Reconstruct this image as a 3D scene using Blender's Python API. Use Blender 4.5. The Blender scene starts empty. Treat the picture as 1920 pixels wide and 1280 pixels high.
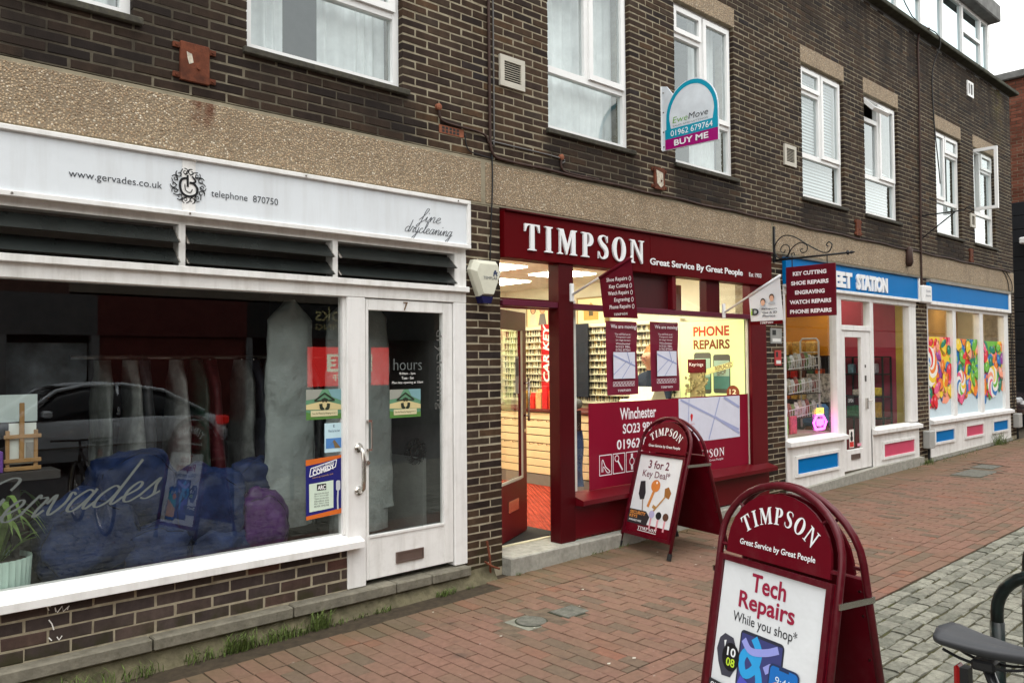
import bpy, math, random
from mathutils import Vector, Matrix, noise as mnoise

RND = random.Random(11)
rad = math.radians
sc = bpy.context.scene
C = sc.collection

# ------------------------------------------------------------------ camera
CAM = Vector((0, -4.95, 1.74))
YAW, PIT, ROL, FPX = 0.73958, 0.02612, -0.00809, 1509.0
fw = Vector((math.sin(YAW) * math.cos(PIT), math.cos(YAW) * math.cos(PIT), math.sin(PIT)))
rt = Vector((math.cos(YAW), -math.sin(YAW), 0))
up = rt.cross(fw)
rt, up = rt * math.cos(ROL) + up * math.sin(ROL), up * math.cos(ROL) - rt * math.sin(ROL)
cam = bpy.data.cameras.new('camera')
cam.sensor_width = 36
cam.lens = FPX / 1920 * 36
cam.clip_start = 0.05
cam.clip_end = 2000
camo = bpy.data.objects.new('camera', cam)
camo.matrix_world = Matrix((rt, up, -fw)).transposed().to_4x4()
camo.location = CAM
C.objects.link(camo)
sc.camera = camo

# ------------------------------------------------------------------ overcast sky, soft sun, exposure
world = bpy.data.worlds.new('World')
sc.world = world
world.use_nodes = True
wn = world.node_tree
bg = wn.nodes['Background']
sky = wn.nodes.new('ShaderNodeTexSky')
sky.sky_type = 'NISHITA'
sky.sun_disc = False
sky.sun_elevation = rad(70)
sky.sun_rotation = rad(200)
sky.air_density = 4.0
sky.dust_density = 0.3
sky.ozone_density = 0.0
hs = wn.nodes.new('ShaderNodeHueSaturation')
hs.inputs['Saturation'].default_value = 0.10
wn.links.new(sky.outputs[0], hs.inputs['Color'])
wn.links.new(hs.outputs[0], bg.inputs['Color'])
bg.inputs['Strength'].default_value = 0.15
sun = bpy.data.lights.new('sun', 'SUN')
sun.energy = 0.6
sun.angle = rad(40)
sun.color = (1, 0.96, 0.9)
suno = bpy.data.objects.new('sun', sun)
C.objects.link(suno)
az, el = rad(200), rad(70)
suno.rotation_euler = Vector((math.sin(az) * math.cos(el), math.cos(az) * math.cos(el), math.sin(el))).to_track_quat('Z', 'Y').to_euler()
sc.view_settings.view_transform = 'Standard'
sc.view_settings.look = 'None'
sc.view_settings.exposure = 1.2
sc.view_settings.gamma = 1.0
sc.cycles.max_bounces = 8
sc.cycles.transparent_max_bounces = 16
sc.cycles.use_denoising = True


# ------------------------------------------------------------------ helpers: materials
def lin(c):
    return tuple((x / 255 / 12.92 if x <= 10 else ((x / 255 + 0.055) / 1.055) ** 2.4) for x in c)


def nodes(name):
    m = bpy.data.materials.new(name)
    m.use_nodes = True
    nt = m.node_tree
    return m, nt, nt.nodes['Principled BSDF']


def N(nt, t, **kw):
    n = nt.nodes.new('ShaderNode' + t)
    for k, v in kw.items():
        if k.startswith('i_'):
            n.inputs[k[2:].replace('_', ' ')].default_value = v
        else:
            setattr(n, k, v)
    return n


def coords(nt):
    return N(nt, 'NewGeometry').outputs['Position']


def noise_tex(nt, scale, detail=4, rough=0.55, vec=None):
    n = N(nt, 'TexNoise')
    n.inputs['Scale'].default_value = scale
    n.inputs['Detail'].default_value = detail
    n.inputs['Roughness'].default_value = rough
    nt.links.new(vec if vec is not None else coords(nt), n.inputs['Vector'])
    return n.outputs['Fac']


def maprange(nt, src, a, b, c, d):
    n = N(nt, 'MapRange')
    for k, v in zip(('From Min', 'From Max', 'To Min', 'To Max'), (a, b, c, d)):
        n.inputs[k].default_value = v
    nt.links.new(src, n.inputs['Value'])
    return n.outputs['Result']


def mixc(nt, fac, a, b, mode='MIX'):
    n = N(nt, 'Mix', data_type='RGBA', blend_type=mode)
    for i, s in ((0, fac), (6, a), (7, b)):
        if hasattr(s, 'is_linked'):
            nt.links.new(s, n.inputs[i])
        elif i == 0:
            n.inputs[0].default_value = s
        else:
            n.inputs[i].default_value = (*s, 1)
    return n.outputs[2]


def math_n(nt, op, a, b=None):
    n = N(nt, 'Math', operation=op)
    for i, s in enumerate((a, b)):
        if s is None:
            continue
        if hasattr(s, 'is_linked'):
            nt.links.new(s, n.inputs[i])
        else:
            n.inputs[i].default_value = s
    return n.outputs[0]


def bump(nt, b, h, strength, dist=0.01):
    n = N(nt, 'Bump')
    n.inputs['Strength'].default_value = strength
    n.inputs['Distance'].default_value = dist
    nt.links.new(h, n.inputs['Height'])
    nt.links.new(n.outputs[0], b.inputs['Normal'])


MATS = {}


def mat(name, col, rough=0.6, metal=0.0, var=0.10, scale=6.0, bmp=0.0, bscale=80.0, emit=0.0, ecol=None, coat=0.0, dirt=0.0, dcol=(0.10, 0.085, 0.06), spec=0.3, streak=0.0, wrinkle=0.0):
    """plain painted / cast / woven surface with uneven tone, optional dirt and fine relief"""
    if name in MATS:
        return MATS[name]
    m, nt, b = nodes(name)
    f = noise_tex(nt, scale, 5, 0.6)
    v = maprange(nt, f, 0.3, 0.7, 1 - var, 1 + var)
    vm = N(nt, 'VectorMath', operation='SCALE')
    vm.inputs[0].default_value = col
    nt.links.new(v, vm.inputs['Scale'])
    c = vm.outputs[0]
    if dirt:
        d = noise_tex(nt, scale * 2.3, 6, 0.7)
        c = mixc(nt, maprange(nt, d, 0.5, 0.75, 0, dirt), c, dcol)
    if streak:
        mp2 = N(nt, 'Mapping')
        mp2.inputs['Scale'].default_value = (9, 9, 0.8)
        nt.links.new(coords(nt), mp2.inputs[0])
        c = mixc(nt, maprange(nt, noise_tex(nt, 1.0, 6, 0.65, mp2.outputs[0]), 0.48, 0.78, 0, streak), c, (0.30, 0.27, 0.22))
    nt.links.new(c, b.inputs['Base Color'])
    b.inputs['Roughness'].default_value = rough
    b.inputs['Metallic'].default_value = metal
    b.inputs['Coat Weight'].default_value = coat
    b.inputs['Specular IOR Level'].default_value = spec
    if emit:
        b.inputs['Emission Color'].default_value = (*(ecol or col), 1)
        b.inputs['Emission Strength'].default_value = emit
    if wrinkle:
        bump(nt, b, noise_tex(nt, 7, 3), wrinkle, 0.03)
    if bmp:
        bump(nt, b, noise_tex(nt, bscale, 4), bmp, 0.004)
    MATS[name] = m
    return m


def pm(r, g, b, rough=0.45):
    """printed colour given as 0-255"""
    return mat('print_%d_%d_%d' % (r, g, b), lin((r, g, b)), rough, var=0.04, scale=14)


def piece_mat(name, stops, rough, nscale, nvar, bmp, bscale, extra=None):
    """bricks, pavers, setts: every piece its own tone"""
    m, nt, b = nodes(name)
    oi = N(nt, 'ObjectInfo').outputs['Random']
    at = N(nt, 'Attribute', attribute_name='rnd').outputs['Fac']
    r = math_n(nt, 'FRACT', math_n(nt, 'ADD', oi, at))
    cr = N(nt, 'ValToRGB')
    el_ = cr.color_ramp.elements
    while len(el_) < len(stops):
        el_.new(0.5)
    for e, (p, c) in zip(el_, stops):
        e.position = p
        e.color = (*c, 1)
    nt.links.new(r, cr.inputs[0])
    n1 = noise_tex(nt, nscale, 6, 0.65)
    c = mixc(nt, 1.0, cr.outputs[0], maprange(nt, n1, 0.25, 0.75, 1 - nvar, 1 + nvar), 'MULTIPLY')
    if extra:
        c = extra(nt, c)
    nt.links.new(c, b.inputs['Base Color'])
    b.inputs['Roughness'].default_value = rough
    b.inputs['Specular IOR Level'].default_value = 0.1
    bump(nt, b, noise_tex(nt, bscale, 6, 0.7), bmp, 0.004)
    MATS[name] = m
    return m


def sep(nt):
    n = N(nt, 'SeparateXYZ')
    nt.links.new(coords(nt), n.inputs[0])
    return n.outputs


WINX = [(0.40, 1.52), (2.217, 3.43), (4.97, 6.10), (6.825, 7.94), (9.48, 10.63), (11.26, 12.40), (13.88, 15.0), (15.63, 16.73)]


def soot(nt):
    """weather stain: sooty panels under the sills and below the parapet, broken up by noise"""
    x, y, z = sep(nt)
    n = noise_tex(nt, 1.3, 6, 0.6)
    st = N(nt, 'Mapping')
    st.inputs['Scale'].default_value = (3.0, 1, 0.35)
    nt.links.new(coords(nt), st.inputs[0])
    n2 = noise_tex(nt, 1.6, 5, 0.6, st.outputs[0])
    top = math_n(nt, 'MULTIPLY', maprange(nt, z, 5.0, 6.2, 0.0, 0.95), maprange(nt, n2, 0.30, 0.55, 0.45, 1.0))
    acc = top
    for a, b_ in WINX[:7]:
        inx = math_n(nt, 'MULTIPLY', maprange(nt, x, a - 0.14, a + 0.02, 0, 1), maprange(nt, x, b_ + 0.02, b_ + 0.3, 1, 0))
        s = math_n(nt, 'MULTIPLY', inx, maprange(nt, z, 3.70, 3.80, 1.0, 0))
        acc = math_n(nt, 'MAXIMUM', acc, s)
    left = math_n(nt, 'MULTIPLY', maprange(nt, x, 3.0, 1.8, 0, 0.92), maprange(nt, z, 3.3, 3.5, 0, 1))
    acc = math_n(nt, 'MAXIMUM', acc, left)
    far = math_n(nt, 'MULTIPLY', maprange(nt, x, 5.5, 11.0, 0.22, 0.6), maprange(nt, n2, 0.3, 0.62, 0.5, 1.0))
    acc = math_n(nt, 'MAXIMUM', acc, far)
    up_ = maprange(nt, z, 3.35, 3.41, 0, 1)
    return math_n(nt, 'MULTIPLY', math_n(nt, 'MULTIPLY', acc, maprange(nt, n, 0.25, 0.55, 0.55, 1)), up_)


def brick_extra(nt, c):
    sm = N(nt, 'Mapping')
    sm.inputs['Scale'].default_value = (4.0, 1, 0.45)
    nt.links.new(coords(nt), sm.inputs[0])
    c = mixc(nt, 1.0, c, maprange(nt, noise_tex(nt, 1.4, 5, 0.6, sm.outputs[0]), 0.35, 0.65, 0.78, 1.15), 'MULTIPLY')
    c = mixc(nt, 1.0, c, maprange(nt, noise_tex(nt, 0.9, 5, 0.6), 0.3, 0.7, 0.72, 1.3), 'MULTIPLY')
    c = mixc(nt, math_n(nt, 'MULTIPLY', soot(nt), 0.6), c, (0.017, 0.015, 0.014))
    x, y, z = sep(nt)
    moss = math_n(nt, 'MULTIPLY', maprange(nt, z, 0.30, 0.17, 0, 0.75), maprange(nt, noise_tex(nt, 9, 5), 0.42, 0.6, 0, 1))
    c = mixc(nt, moss, c, (0.035, 0.035, 0.012))
    g = math_n(nt, 'MULTIPLY', math_n(nt, 'MULTIPLY', maprange(nt, x, 16.6, 16.9, 0, 1), maprange(nt, x, 17.1, 17.4, 1, 0)), maprange(nt, z, 5.6, 6.6, 0, 0.6))
    return mixc(nt, math_n(nt, 'MULTIPLY', g, maprange(nt, noise_tex(nt, 4, 5), 0.4, 0.6, 0, 1)), c, (0.09, 0.075, 0.015))


BRICK = piece_mat('dark_brick', [(0, (0.0231, 0.0160, 0.0137)), (0.22, (0.0366, 0.0235, 0.0180)), (0.45, (0.0482, 0.0294, 0.0194)), (0.65, (0.0578, 0.0353, 0.0216)), (0.8, (0.0433, 0.0319, 0.0246)), (0.93, (0.0819, 0.0462, 0.0246)), (1, (0.0270, 0.0210, 0.0209))], 0.8, 18, 0.35, 0.5, 120, brick_extra)
PLINTHB = piece_mat('plinth_brick', [(0, (0.050, 0.038, 0.035)), (0.5, (0.062, 0.047, 0.041)), (0.9, (0.074, 0.053, 0.045)), (0.96, (0.085, 0.052, 0.042)), (1, (0.12, 0.042, 0.03))], 0.75, 22, 0.25, 0.4, 140, brick_extra)
REDB = piece_mat('red_brick', [(0, (0.10, 0.035, 0.022)), (0.5, (0.145, 0.052, 0.034)), (1, (0.19, 0.07, 0.045))], 0.85, 12, 0.25, 0.4, 90)


def paver_extra(nt, c):
    x, y, z = sep(nt)
    d = noise_tex(nt, 1.1, 6, 0.6)
    c = mixc(nt, maprange(nt, d, 0.42, 0.72, 0, 0.45), c, (0.15, 0.115, 0.075))
    c = mixc(nt, maprange(nt, noise_tex(nt, 6.5, 3, 0.5), 0.64, 0.74, 0, 0.5), c, (0.06, 0.05, 0.042))
    c = mixc(nt, maprange(nt, noise_tex(nt, 23, 2, 0.5), 0.73, 0.77, 0, 0.55), c, (0.30, 0.27, 0.23))
    edge = math_n(nt, 'MULTIPLY', maprange(nt, y, -0.85, -0.15, 0, 0.75), maprange(nt, noise_tex(nt, 3, 5), 0.35, 0.6, 0.3, 1))  # wall-foot dirt plus a contact shadow painted into the colour
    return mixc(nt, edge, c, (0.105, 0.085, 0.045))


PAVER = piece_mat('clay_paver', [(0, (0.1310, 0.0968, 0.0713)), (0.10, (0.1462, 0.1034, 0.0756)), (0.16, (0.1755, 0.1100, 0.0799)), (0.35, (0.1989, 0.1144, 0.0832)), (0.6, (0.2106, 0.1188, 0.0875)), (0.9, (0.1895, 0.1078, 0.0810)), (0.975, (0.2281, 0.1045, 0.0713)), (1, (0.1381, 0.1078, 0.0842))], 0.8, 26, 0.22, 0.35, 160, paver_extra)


def sett_extra(nt, c):
    sp = noise_tex(nt, 130, 3, 0.7)
    return mixc(nt, maprange(nt, sp, 0.55, 0.7, 0, 0.5), c, (0.07, 0.068, 0.06))


SETT = piece_mat('granite_sett', [(0, (0.150, 0.150, 0.122)), (0.5, (0.205, 0.20, 0.165)), (1, (0.255, 0.25, 0.205))], 0.85, 26, 0.4, 0.9, 70, sett_extra)


def mk_mortar():
    m, nt, b = nodes('mortar')
    c = mixc(nt, maprange(nt, noise_tex(nt, 14, 6), 0.3, 0.7, 0, 1), (0.25, 0.21, 0.145), (0.44, 0.39, 0.285))
    c = mixc(nt, soot(nt), c, (0.036, 0.030, 0.024))
    nt.links.new(c, b.inputs['Base Color'])
    b.inputs['Roughness'].default_value = 0.95
    b.inputs['Specular IOR Level'].default_value = 0.1
    bump(nt, b, noise_tex(nt, 180, 5), 0.6, 0.004)
    return m


MORTAR = mk_mortar()


def mk_aggregate(name, base):
    """exposed-aggregate concrete: pebbles set in a sandy matrix"""
    m, nt, b = nodes(name)
    v = N(nt, 'TexVoronoi')
    v.inputs['Scale'].default_value = 80
    nt.links.new(coords(nt), v.inputs['Vector'])
    cr = N(nt, 'ValToRGB')
    e = cr.color_ramp.elements
    for p in (0.3, 0.6, 0.85):
        e.new(p)
    for q, c in zip(e, ((0.10, 0.062, 0.032), (0.24, 0.165, 0.095), (0.36, 0.275, 0.175), (0.21, 0.13, 0.07), (0.52, 0.46, 0.36))):
        q.color = (*[x * base for x in c], 1)
    hue = N(nt, 'SeparateColor')
    nt.links.new(v.outputs['Color'], hue.inputs[0])
    nt.links.new(hue.outputs[0], cr.inputs[0])
    d = maprange(nt, v.outputs['Distance'], 0.25, 0.62, 0, 1)
    c = mixc(nt, d, cr.outputs[0], (0.13 * base, 0.10 * base, 0.065 * base))
    x, y, z = sep(nt)
    st = N(nt, 'Mapping')
    st.inputs['Scale'].default_value = (2.2, 1, 0.5)
    nt.links.new(coords(nt), st.inputs[0])
    c = mixc(nt, maprange(nt, noise_tex(nt, 1.5, 5, 0.6, st.outputs[0]), 0.5, 0.75, 0, 0.5), c, (0.13, 0.09, 0.055))
    for rx, w_ in ((1.955, 0.03), (1.895, 0.06), (1.975, 0.045)):
        rust = math_n(nt, 'MULTIPLY', math_n(nt, 'MULTIPLY', maprange(nt, x, rx - w_, rx - w_ * 0.3, 0, 1), maprange(nt, x, rx + w_ * 0.3, rx + w_, 1, 0)), maprange(nt, z, 3.16, 3.33, 0, 1))
        c = mixc(nt, math_n(nt, 'MULTIPLY', rust, maprange(nt, noise_tex(nt, 14, 5), 0.35, 0.6, 0.25, 0.95)), c, (0.11, 0.035, 0.01))
    nt.links.new(c, b.inputs['Base Color'])
    b.inputs['Roughness'].default_value = 0.75
    bump(nt, b, maprange(nt, v.outputs['Distance'], 0, 0.6, 1, 0), 0.9, 0.006)
    return m


AGG = mk_aggregate('exposed_aggregate', 1.65)
AGGL = mk_aggregate('exposed_aggregate_lintel', 1.6)


def mk_glass(name, tint, k, rough=0.0, gtint=(0.95, 0.98, 1)):
    m, nt, b = nodes(name)
    nt.nodes.remove(b)
    fr = N(nt, 'Fresnel')
    bfc = N(nt, 'NewGeometry').outputs['Backfacing']   # a thin pane reflects alike from either side
    nt.links.new(math_n(nt, 'ADD', math_n(nt, 'MULTIPLY', bfc, 1 / 1.52 - 1.52), 1.52), fr.inputs['IOR'])
    tr = N(nt, 'BsdfTransparent')
    tr.inputs[0].default_value = (*tint, 1)
    gl = N(nt, 'BsdfGlossy')
    gl.inputs['Roughness'].default_value = rough
    gl.inputs['Color'].default_value = (*gtint, 1)
    mx = N(nt, 'MixShader')
    f = math_n(nt, 'MINIMUM', math_n(nt, 'MULTIPLY', fr.outputs[0], k), 1.0)
    nt.links.new(f, mx.inputs[0])
    nt.links.new(tr.outputs[0], mx.inputs[1])
    nt.links.new(gl.outputs[0], mx.inputs[2])
    nt.links.new(mx.outputs[0], nt.nodes['Material Output'].inputs[0])
    MATS[name] = m
    return m


GLASS = mk_glass('shop_glass', (0.95, 0.98, 0.965), 2.0)
GLASSC = mk_glass('clear_glass', (0.95, 0.97, 0.95), 1.0)
GLASSU = mk_glass('double_glazing', (0.86, 0.90, 0.90), 2.6, 0.0, (0.78, 0.84, 0.86))
GLASST = mk_glass('attic_glazing', (0.55, 0.62, 0.62), 6.5, 0.0, (0.62, 0.72, 0.75))
GLASSD = mat('louvre_glass', (0.018, 0.021, 0.020), 0.25, var=0.2)
PLASTIC = mk_glass('clear_polythene', (0.70, 0.74, 0.72), 2.2, 0.25)

WHITE = mat('white_gloss_paint', (0.80, 0.79, 0.77), 0.35, var=0.035, scale=3, streak=0.35, dirt=0.12, bmp=0.12, bscale=25)
WHITEW = mat('weathered_white_paint', (0.79, 0.78, 0.755), 0.5, var=0.05, scale=4, streak=0.45, dirt=0.3, dcol=(0.42, 0.39, 0.34), bmp=0.2, bscale=30)
UPVC = mat('white_upvc', (0.80, 0.80, 0.79), 0.3, var=0.03)
SIGNW = mat('sign_white_panel', (0.70, 0.735, 0.765), 0.3, var=0.03, scale=2, streak=0.22, dirt=0.05)
MAROON = mat('maroon_paint', (0.105, 0.003, 0.007), 0.35, var=0.10, scale=3, spec=0.16)
MAROOND = mat('maroon_dark_paint', (0.060, 0.002, 0.004), 0.4, var=0.10, scale=3, spec=0.14)
MAROONS = mat('maroon_sign_panel', (0.088, 0.0012, 0.003), 0.5, var=0.06, scale=2, spec=0.05)
VINYL = mat('crimson_vinyl', (0.22, 0.004, 0.022), 0.4, var=0.05, scale=2, spec=0.15)
BLUE = mat('sky_blue_sign', (0.0, 0.155, 0.44), 0.45, var=0.04, scale=2, spec=0.05)
PINK = mat('pink_panel', (0.58, 0.06, 0.13), 0.4, var=0.04)
CONC = mat('grey_concrete', (0.17, 0.155, 0.12), 0.9, var=0.3, scale=9, bmp=0.6, bscale=60, dirt=0.6, dcol=(0.05, 0.045, 0.02))
CONCL = mat('pale_step_concrete', (0.31, 0.30, 0.26), 0.9, var=0.22, scale=14, bmp=0.7, bscale=70, dirt=0.35, dcol=(0.10, 0.095, 0.06))
SOIL = mat('mossy_footing', (0.115, 0.10, 0.06), 0.95, var=0.4, scale=9, bmp=1.0, bscale=30, dirt=0.6, dcol=(0.035, 0.04, 0.012))
BLACK = mat('black_metal', (0.012, 0.012, 0.013), 0.45, var=0.15)
RUBBER = mat('black_rubber', (0.015, 0.015, 0.015), 0.7, var=0.1)
STEEL = mat('brushed_steel', (0.55, 0.52, 0.48), 0.25, 1.0, var=0.05)
LEAD = mat('grey_lead', (0.13, 0.13, 0.125), 0.7, var=0.35, scale=5)
RUST = mat('rusty_iron', (0.115, 0.032, 0.014), 0.85, var=0.5, scale=12, bmp=0.5, dirt=0.5, dcol=(0.035, 0.012, 0.008))
PVENT = mat('aged_vent_plastic', (0.50, 0.47, 0.40), 0.5, var=0.08)
CABLE = mat('brown_cable', (0.045, 0.022, 0.016), 0.6, var=0.3, scale=20)
CREAM = mat('cream_wall', (0.74, 0.70, 0.56), 0.7, var=0.05)
DARKI = mat('dark_interior', (0.045, 0.040, 0.038), 0.9, var=0.3, scale=2)


# ------------------------------------------------------------------ helpers: geometry
class MB:
    def __init__(s):
        s.v, s.f, s.a = [], [], []

    def quad(s, *p):
        n = len(s.v)
        s.v += [tuple(q) for q in p]
        s.f.append(tuple(range(n, n + len(p))))
        return s

    def box(s, x0, x1, y0, y1, z0, z1):
        n = len(s.v)
        s.v += [(x, y, z) for z in (z0, z1) for y in (y0, y1) for x in (x0, x1)]
        s.f += [tuple(n + i for i in q) for q in ((0, 2, 3, 1), (4, 5, 7, 6), (0, 1, 5, 4), (2, 6, 7, 3), (0, 4, 6, 2), (1, 3, 7, 5))]
        return s

    def cbox(s, x0, x1, y0, y1, z0, z1, b=0.004):
        """box with chamfered edges"""
        n = len(s.v)
        X, Y, Z = (x0, x1), (y0, y1), (z0, z1)
        idx = {}
        for i in (0, 1):
            for j in (0, 1):
                for k in (0, 1):
                    cx, cy, cz = X[i], Y[j], Z[k]
                    dx, dy, dz = (b if i == 0 else -b), (b if j == 0 else -b), (b if k == 0 else -b)
                    for a, p in (('x', (cx, cy + dy, cz + dz)), ('y', (cx + dx, cy, cz + dz)), ('z', (cx + dx, cy + dy, cz))):
                        idx[i, j, k, a] = len(s.v)
                        s.v.append(p)
        g = lambda *k: idx[k]
        F = []
        for i in (0, 1):
            F.append([g(i, 0, 0, 'x'), g(i, 1, 0, 'x'), g(i, 1, 1, 'x'), g(i, 0, 1, 'x')])
            F.append([g(0, i, 0, 'y'), g(1, i, 0, 'y'), g(1, i, 1, 'y'), g(0, i, 1, 'y')])
            F.append([g(0, 0, i, 'z'), g(1, 0, i, 'z'), g(1, 1, i, 'z'), g(0, 1, i, 'z')])
            for j in (0, 1):
                F.append([g(i, j, 0, 'x'), g(i, j, 1, 'x'), g(i, j, 1, 'y'), g(i, j, 0, 'y')])
                F.append([g(i, 0, j, 'x'), g(i, 1, j, 'x'), g(i, 1, j, 'z'), g(i, 0, j, 'z')])
                F.append([g(0, i, j, 'y'), g(1, i, j, 'y'), g(1, i, j, 'z'), g(0, i, j, 'z')])
                for k in (0, 1):
                    F.append([g(i, j, k, 'x'), g(i, j, k, 'y'), g(i, j, k, 'z')])
        ctr = Vector(((x0 + x1) / 2, (y0 + y1) / 2, (z0 + z1) / 2))
        for q in F:
            P = [Vector(s.v[i]) for i in q]
            nn = (P[1] - P[0]).cross(P[2] - P[0])
            if nn.dot(sum(P, Vector()) / len(P) - ctr) < 0:
                q.reverse()
            s.f.append(tuple(q))
        return s

    def prism(s, poly, fn, d0, d1):
        """extrude a 2D polygon between depths; fn(u, v, d) -> point"""
        n, k = len(s.v), len(poly)
        s.v += [tuple(fn(u, v, d0)) for u, v in poly] + [tuple(fn(u, v, d1)) for u, v in poly]
        s.f.append(tuple(range(n, n + k)))
        s.f.append(tuple(range(n + 2 * k - 1, n + k - 1, -1)))
        for i in range(k):
            j = (i + 1) % k
            s.f.append((n + i, n + k + i, n + k + j, n + j))
        return s

    def tube(s, pts, r, n=8, closed=False):
        P = [Vector(p) for p in pts]
        R_ = r if isinstance(r, (list, tuple)) else [r] * len(P)
        base = len(s.v)
        ref = None
        for i, p in enumerate(P):
            a = P[i - 1] if (i or closed) else P[i]
            b = P[(i + 1) % len(P)] if (i < len(P) - 1 or closed) else P[i]
            t = (b - a).normalized()
            if ref is None:
                ref = t.orthogonal().normalized()
            ref = (ref - t * ref.dot(t)).normalized()
            o = t.cross(ref)
            for k in range(n):
                an = 2 * math.pi * k / n
                s.v.append(tuple(p + (ref * math.cos(an) + o * math.sin(an)) * R_[i]))
        m = len(P)
        for i in range(m if closed else m - 1):
            j = (i + 1) % m
            for k in range(n):
                l = (k + 1) % n
                s.f.append((base + i * n + k, base + i * n + l, base + j * n + l, base + j * n + k))
        if not closed:
            s.f.append(tuple(base + k for k in range(n))[::-1])
            s.f.append(tuple(base + (m - 1) * n + k for k in range(n)))
        return s

    def lathe(s, prof, c, n=20, axis='z'):
        base = len(s.v)
        for r, h in prof:
            for k in range(n):
                a = 2 * math.pi * k / n
                p = (r * math.cos(a), r * math.sin(a), h)
                if axis == 'y':
                    p = (p[0], p[2], p[1])
                elif axis == 'x':
                    p = (p[2], p[0], p[1])
                s.v.append((c[0] + p[0], c[1] + p[1], c[2] + p[2]))
        for i in range(len(prof) - 1):
            for k in range(n):
                l = (k + 1) % n
                s.f.append((base + i * n + k, base + i * n + l, base + (i + 1) * n + l, base + (i + 1) * n + k))
        s.f.append(tuple(base + k for k in range(n))[::-1])
        s.f.append(tuple(base + (len(prof) - 1) * n + k for k in range(n)))
        return s

    def grid(s, nu, nv, fn):
        b = len(s.v)
        for j in range(nv + 1):
            for i in range(nu + 1):
                s.v.append(tuple(fn(i / nu, j / nv)))
        for j in range(nv):
            for i in range(nu):
                a = b + j * (nu + 1) + i
                s.f.append((a, a + 1, a + nu + 2, a + nu + 1))
        return s

    def build(s, name, m, parent=None, smooth=False, **props):
        org = ORG.get(parent.name, Vector()) if parent else Vector()
        me = bpy.data.meshes.new(name)
        me.from_pydata([(x - org[0], y - org[1], z - org[2]) for x, y, z in s.v], [], s.f)
        me.materials.append(m)
        if s.a:
            at = me.attributes.new('rnd', 'FLOAT', 'POINT')
            at.data.foreach_set('value', s.a)
        if smooth:
            me.polygons.foreach_set('use_smooth', [True] * len(me.polygons))
        me.update()
        o = bpy.data.objects.new(name, me)
        C.objects.link(o)
        if parent:
            o.parent = parent
            ORG[o.name] = org
        for k, v in props.items():
            o[k] = v
        return o


ORG = {}


def thing(name, label, cat, loc=(0, 0, 0), group=None):
    o = bpy.data.objects.new(name, None)
    o.empty_display_size = 0.1
    C.objects.link(o)
    o.location = loc
    o['label'] = label
    o['category'] = cat
    if group:
        o['group'] = group
    ORG[o.name] = Vector(loc)
    return o


def tag(o, label, cat, group=None):
    o['label'] = label
    o['category'] = cat
    if group:
        o['group'] = group
    return o


def gz(x):
    """the street climbs gently to the right"""
    return 0.014 * x - 0.04


def inview(p, m=0.02):
    d = Vector(p) - CAM
    z = d.dot(fw)
    if z < 0.3:
        return None
    u, v = d.dot(rt) / z * FPX / 960, d.dot(up) / z * FPX / 640
    return 1 / z if abs(u) < 1 + m and abs(v) < 1 + m else None


class Plane:
    """a flat printed surface: origin, right, up; d lifts along the outward normal"""
    def __init__(s, o, u, v):
        s.o, s.u, s.v = Vector(o), Vector(u).normalized(), Vector(v).normalized()
        s.n = s.u.cross(s.v)

    def __call__(s, a, b, d=0.0):
        return s.o + s.u * a + s.v * b + s.n * d


TEXTS = []


def text(pl, s, u0, u1, v0, v1, m, parent, d=0.003, bold=0.0, ext=0.0, shear=0.0, rot=0.0, name='lettering', res=3, align='CENTER'):
    """lettering fitted to the rectangle u0..u1, v0..v1 of a plane"""
    cu = bpy.data.curves.new('t', 'FONT')
    cu.body = s
    cu.offset = bold
    cu.shear = shear
    cu.resolution_u = res
    cu.align_x = align
    o = bpy.data.objects.new('t', cu)
    C.objects.link(o)
    TEXTS.append((o, pl, u0, u1, v0, v1, m, parent, d, ext, rot, name))


def put_mesh(vs, fs, name, m, parent):
    mb = MB()
    mb.v, mb.f = vs, fs
    return mb.build(name, m, parent)


def extrude_flat(pts, faces, pl, d, ext):
    """flat glyph faces -> points on the plane, with a raised edge when ext > 0"""
    if ext <= 0:
        return [tuple(pl(u, v, d)) for u, v in pts], faces
    n = len(pts)
    vs = [tuple(pl(u, v, d + ext)) for u, v in pts] + [tuple(pl(u, v, d)) for u, v in pts]
    fs = list(faces)
    cnt = {}
    for f in faces:
        for i in range(len(f)):
            e = (f[i], f[(i + 1) % len(f)])
            cnt[e] = 1
    for a, b in cnt:
        if (b, a) not in cnt:
            fs.append((b, a, a + n, b + n))
    return vs, fs


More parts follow.
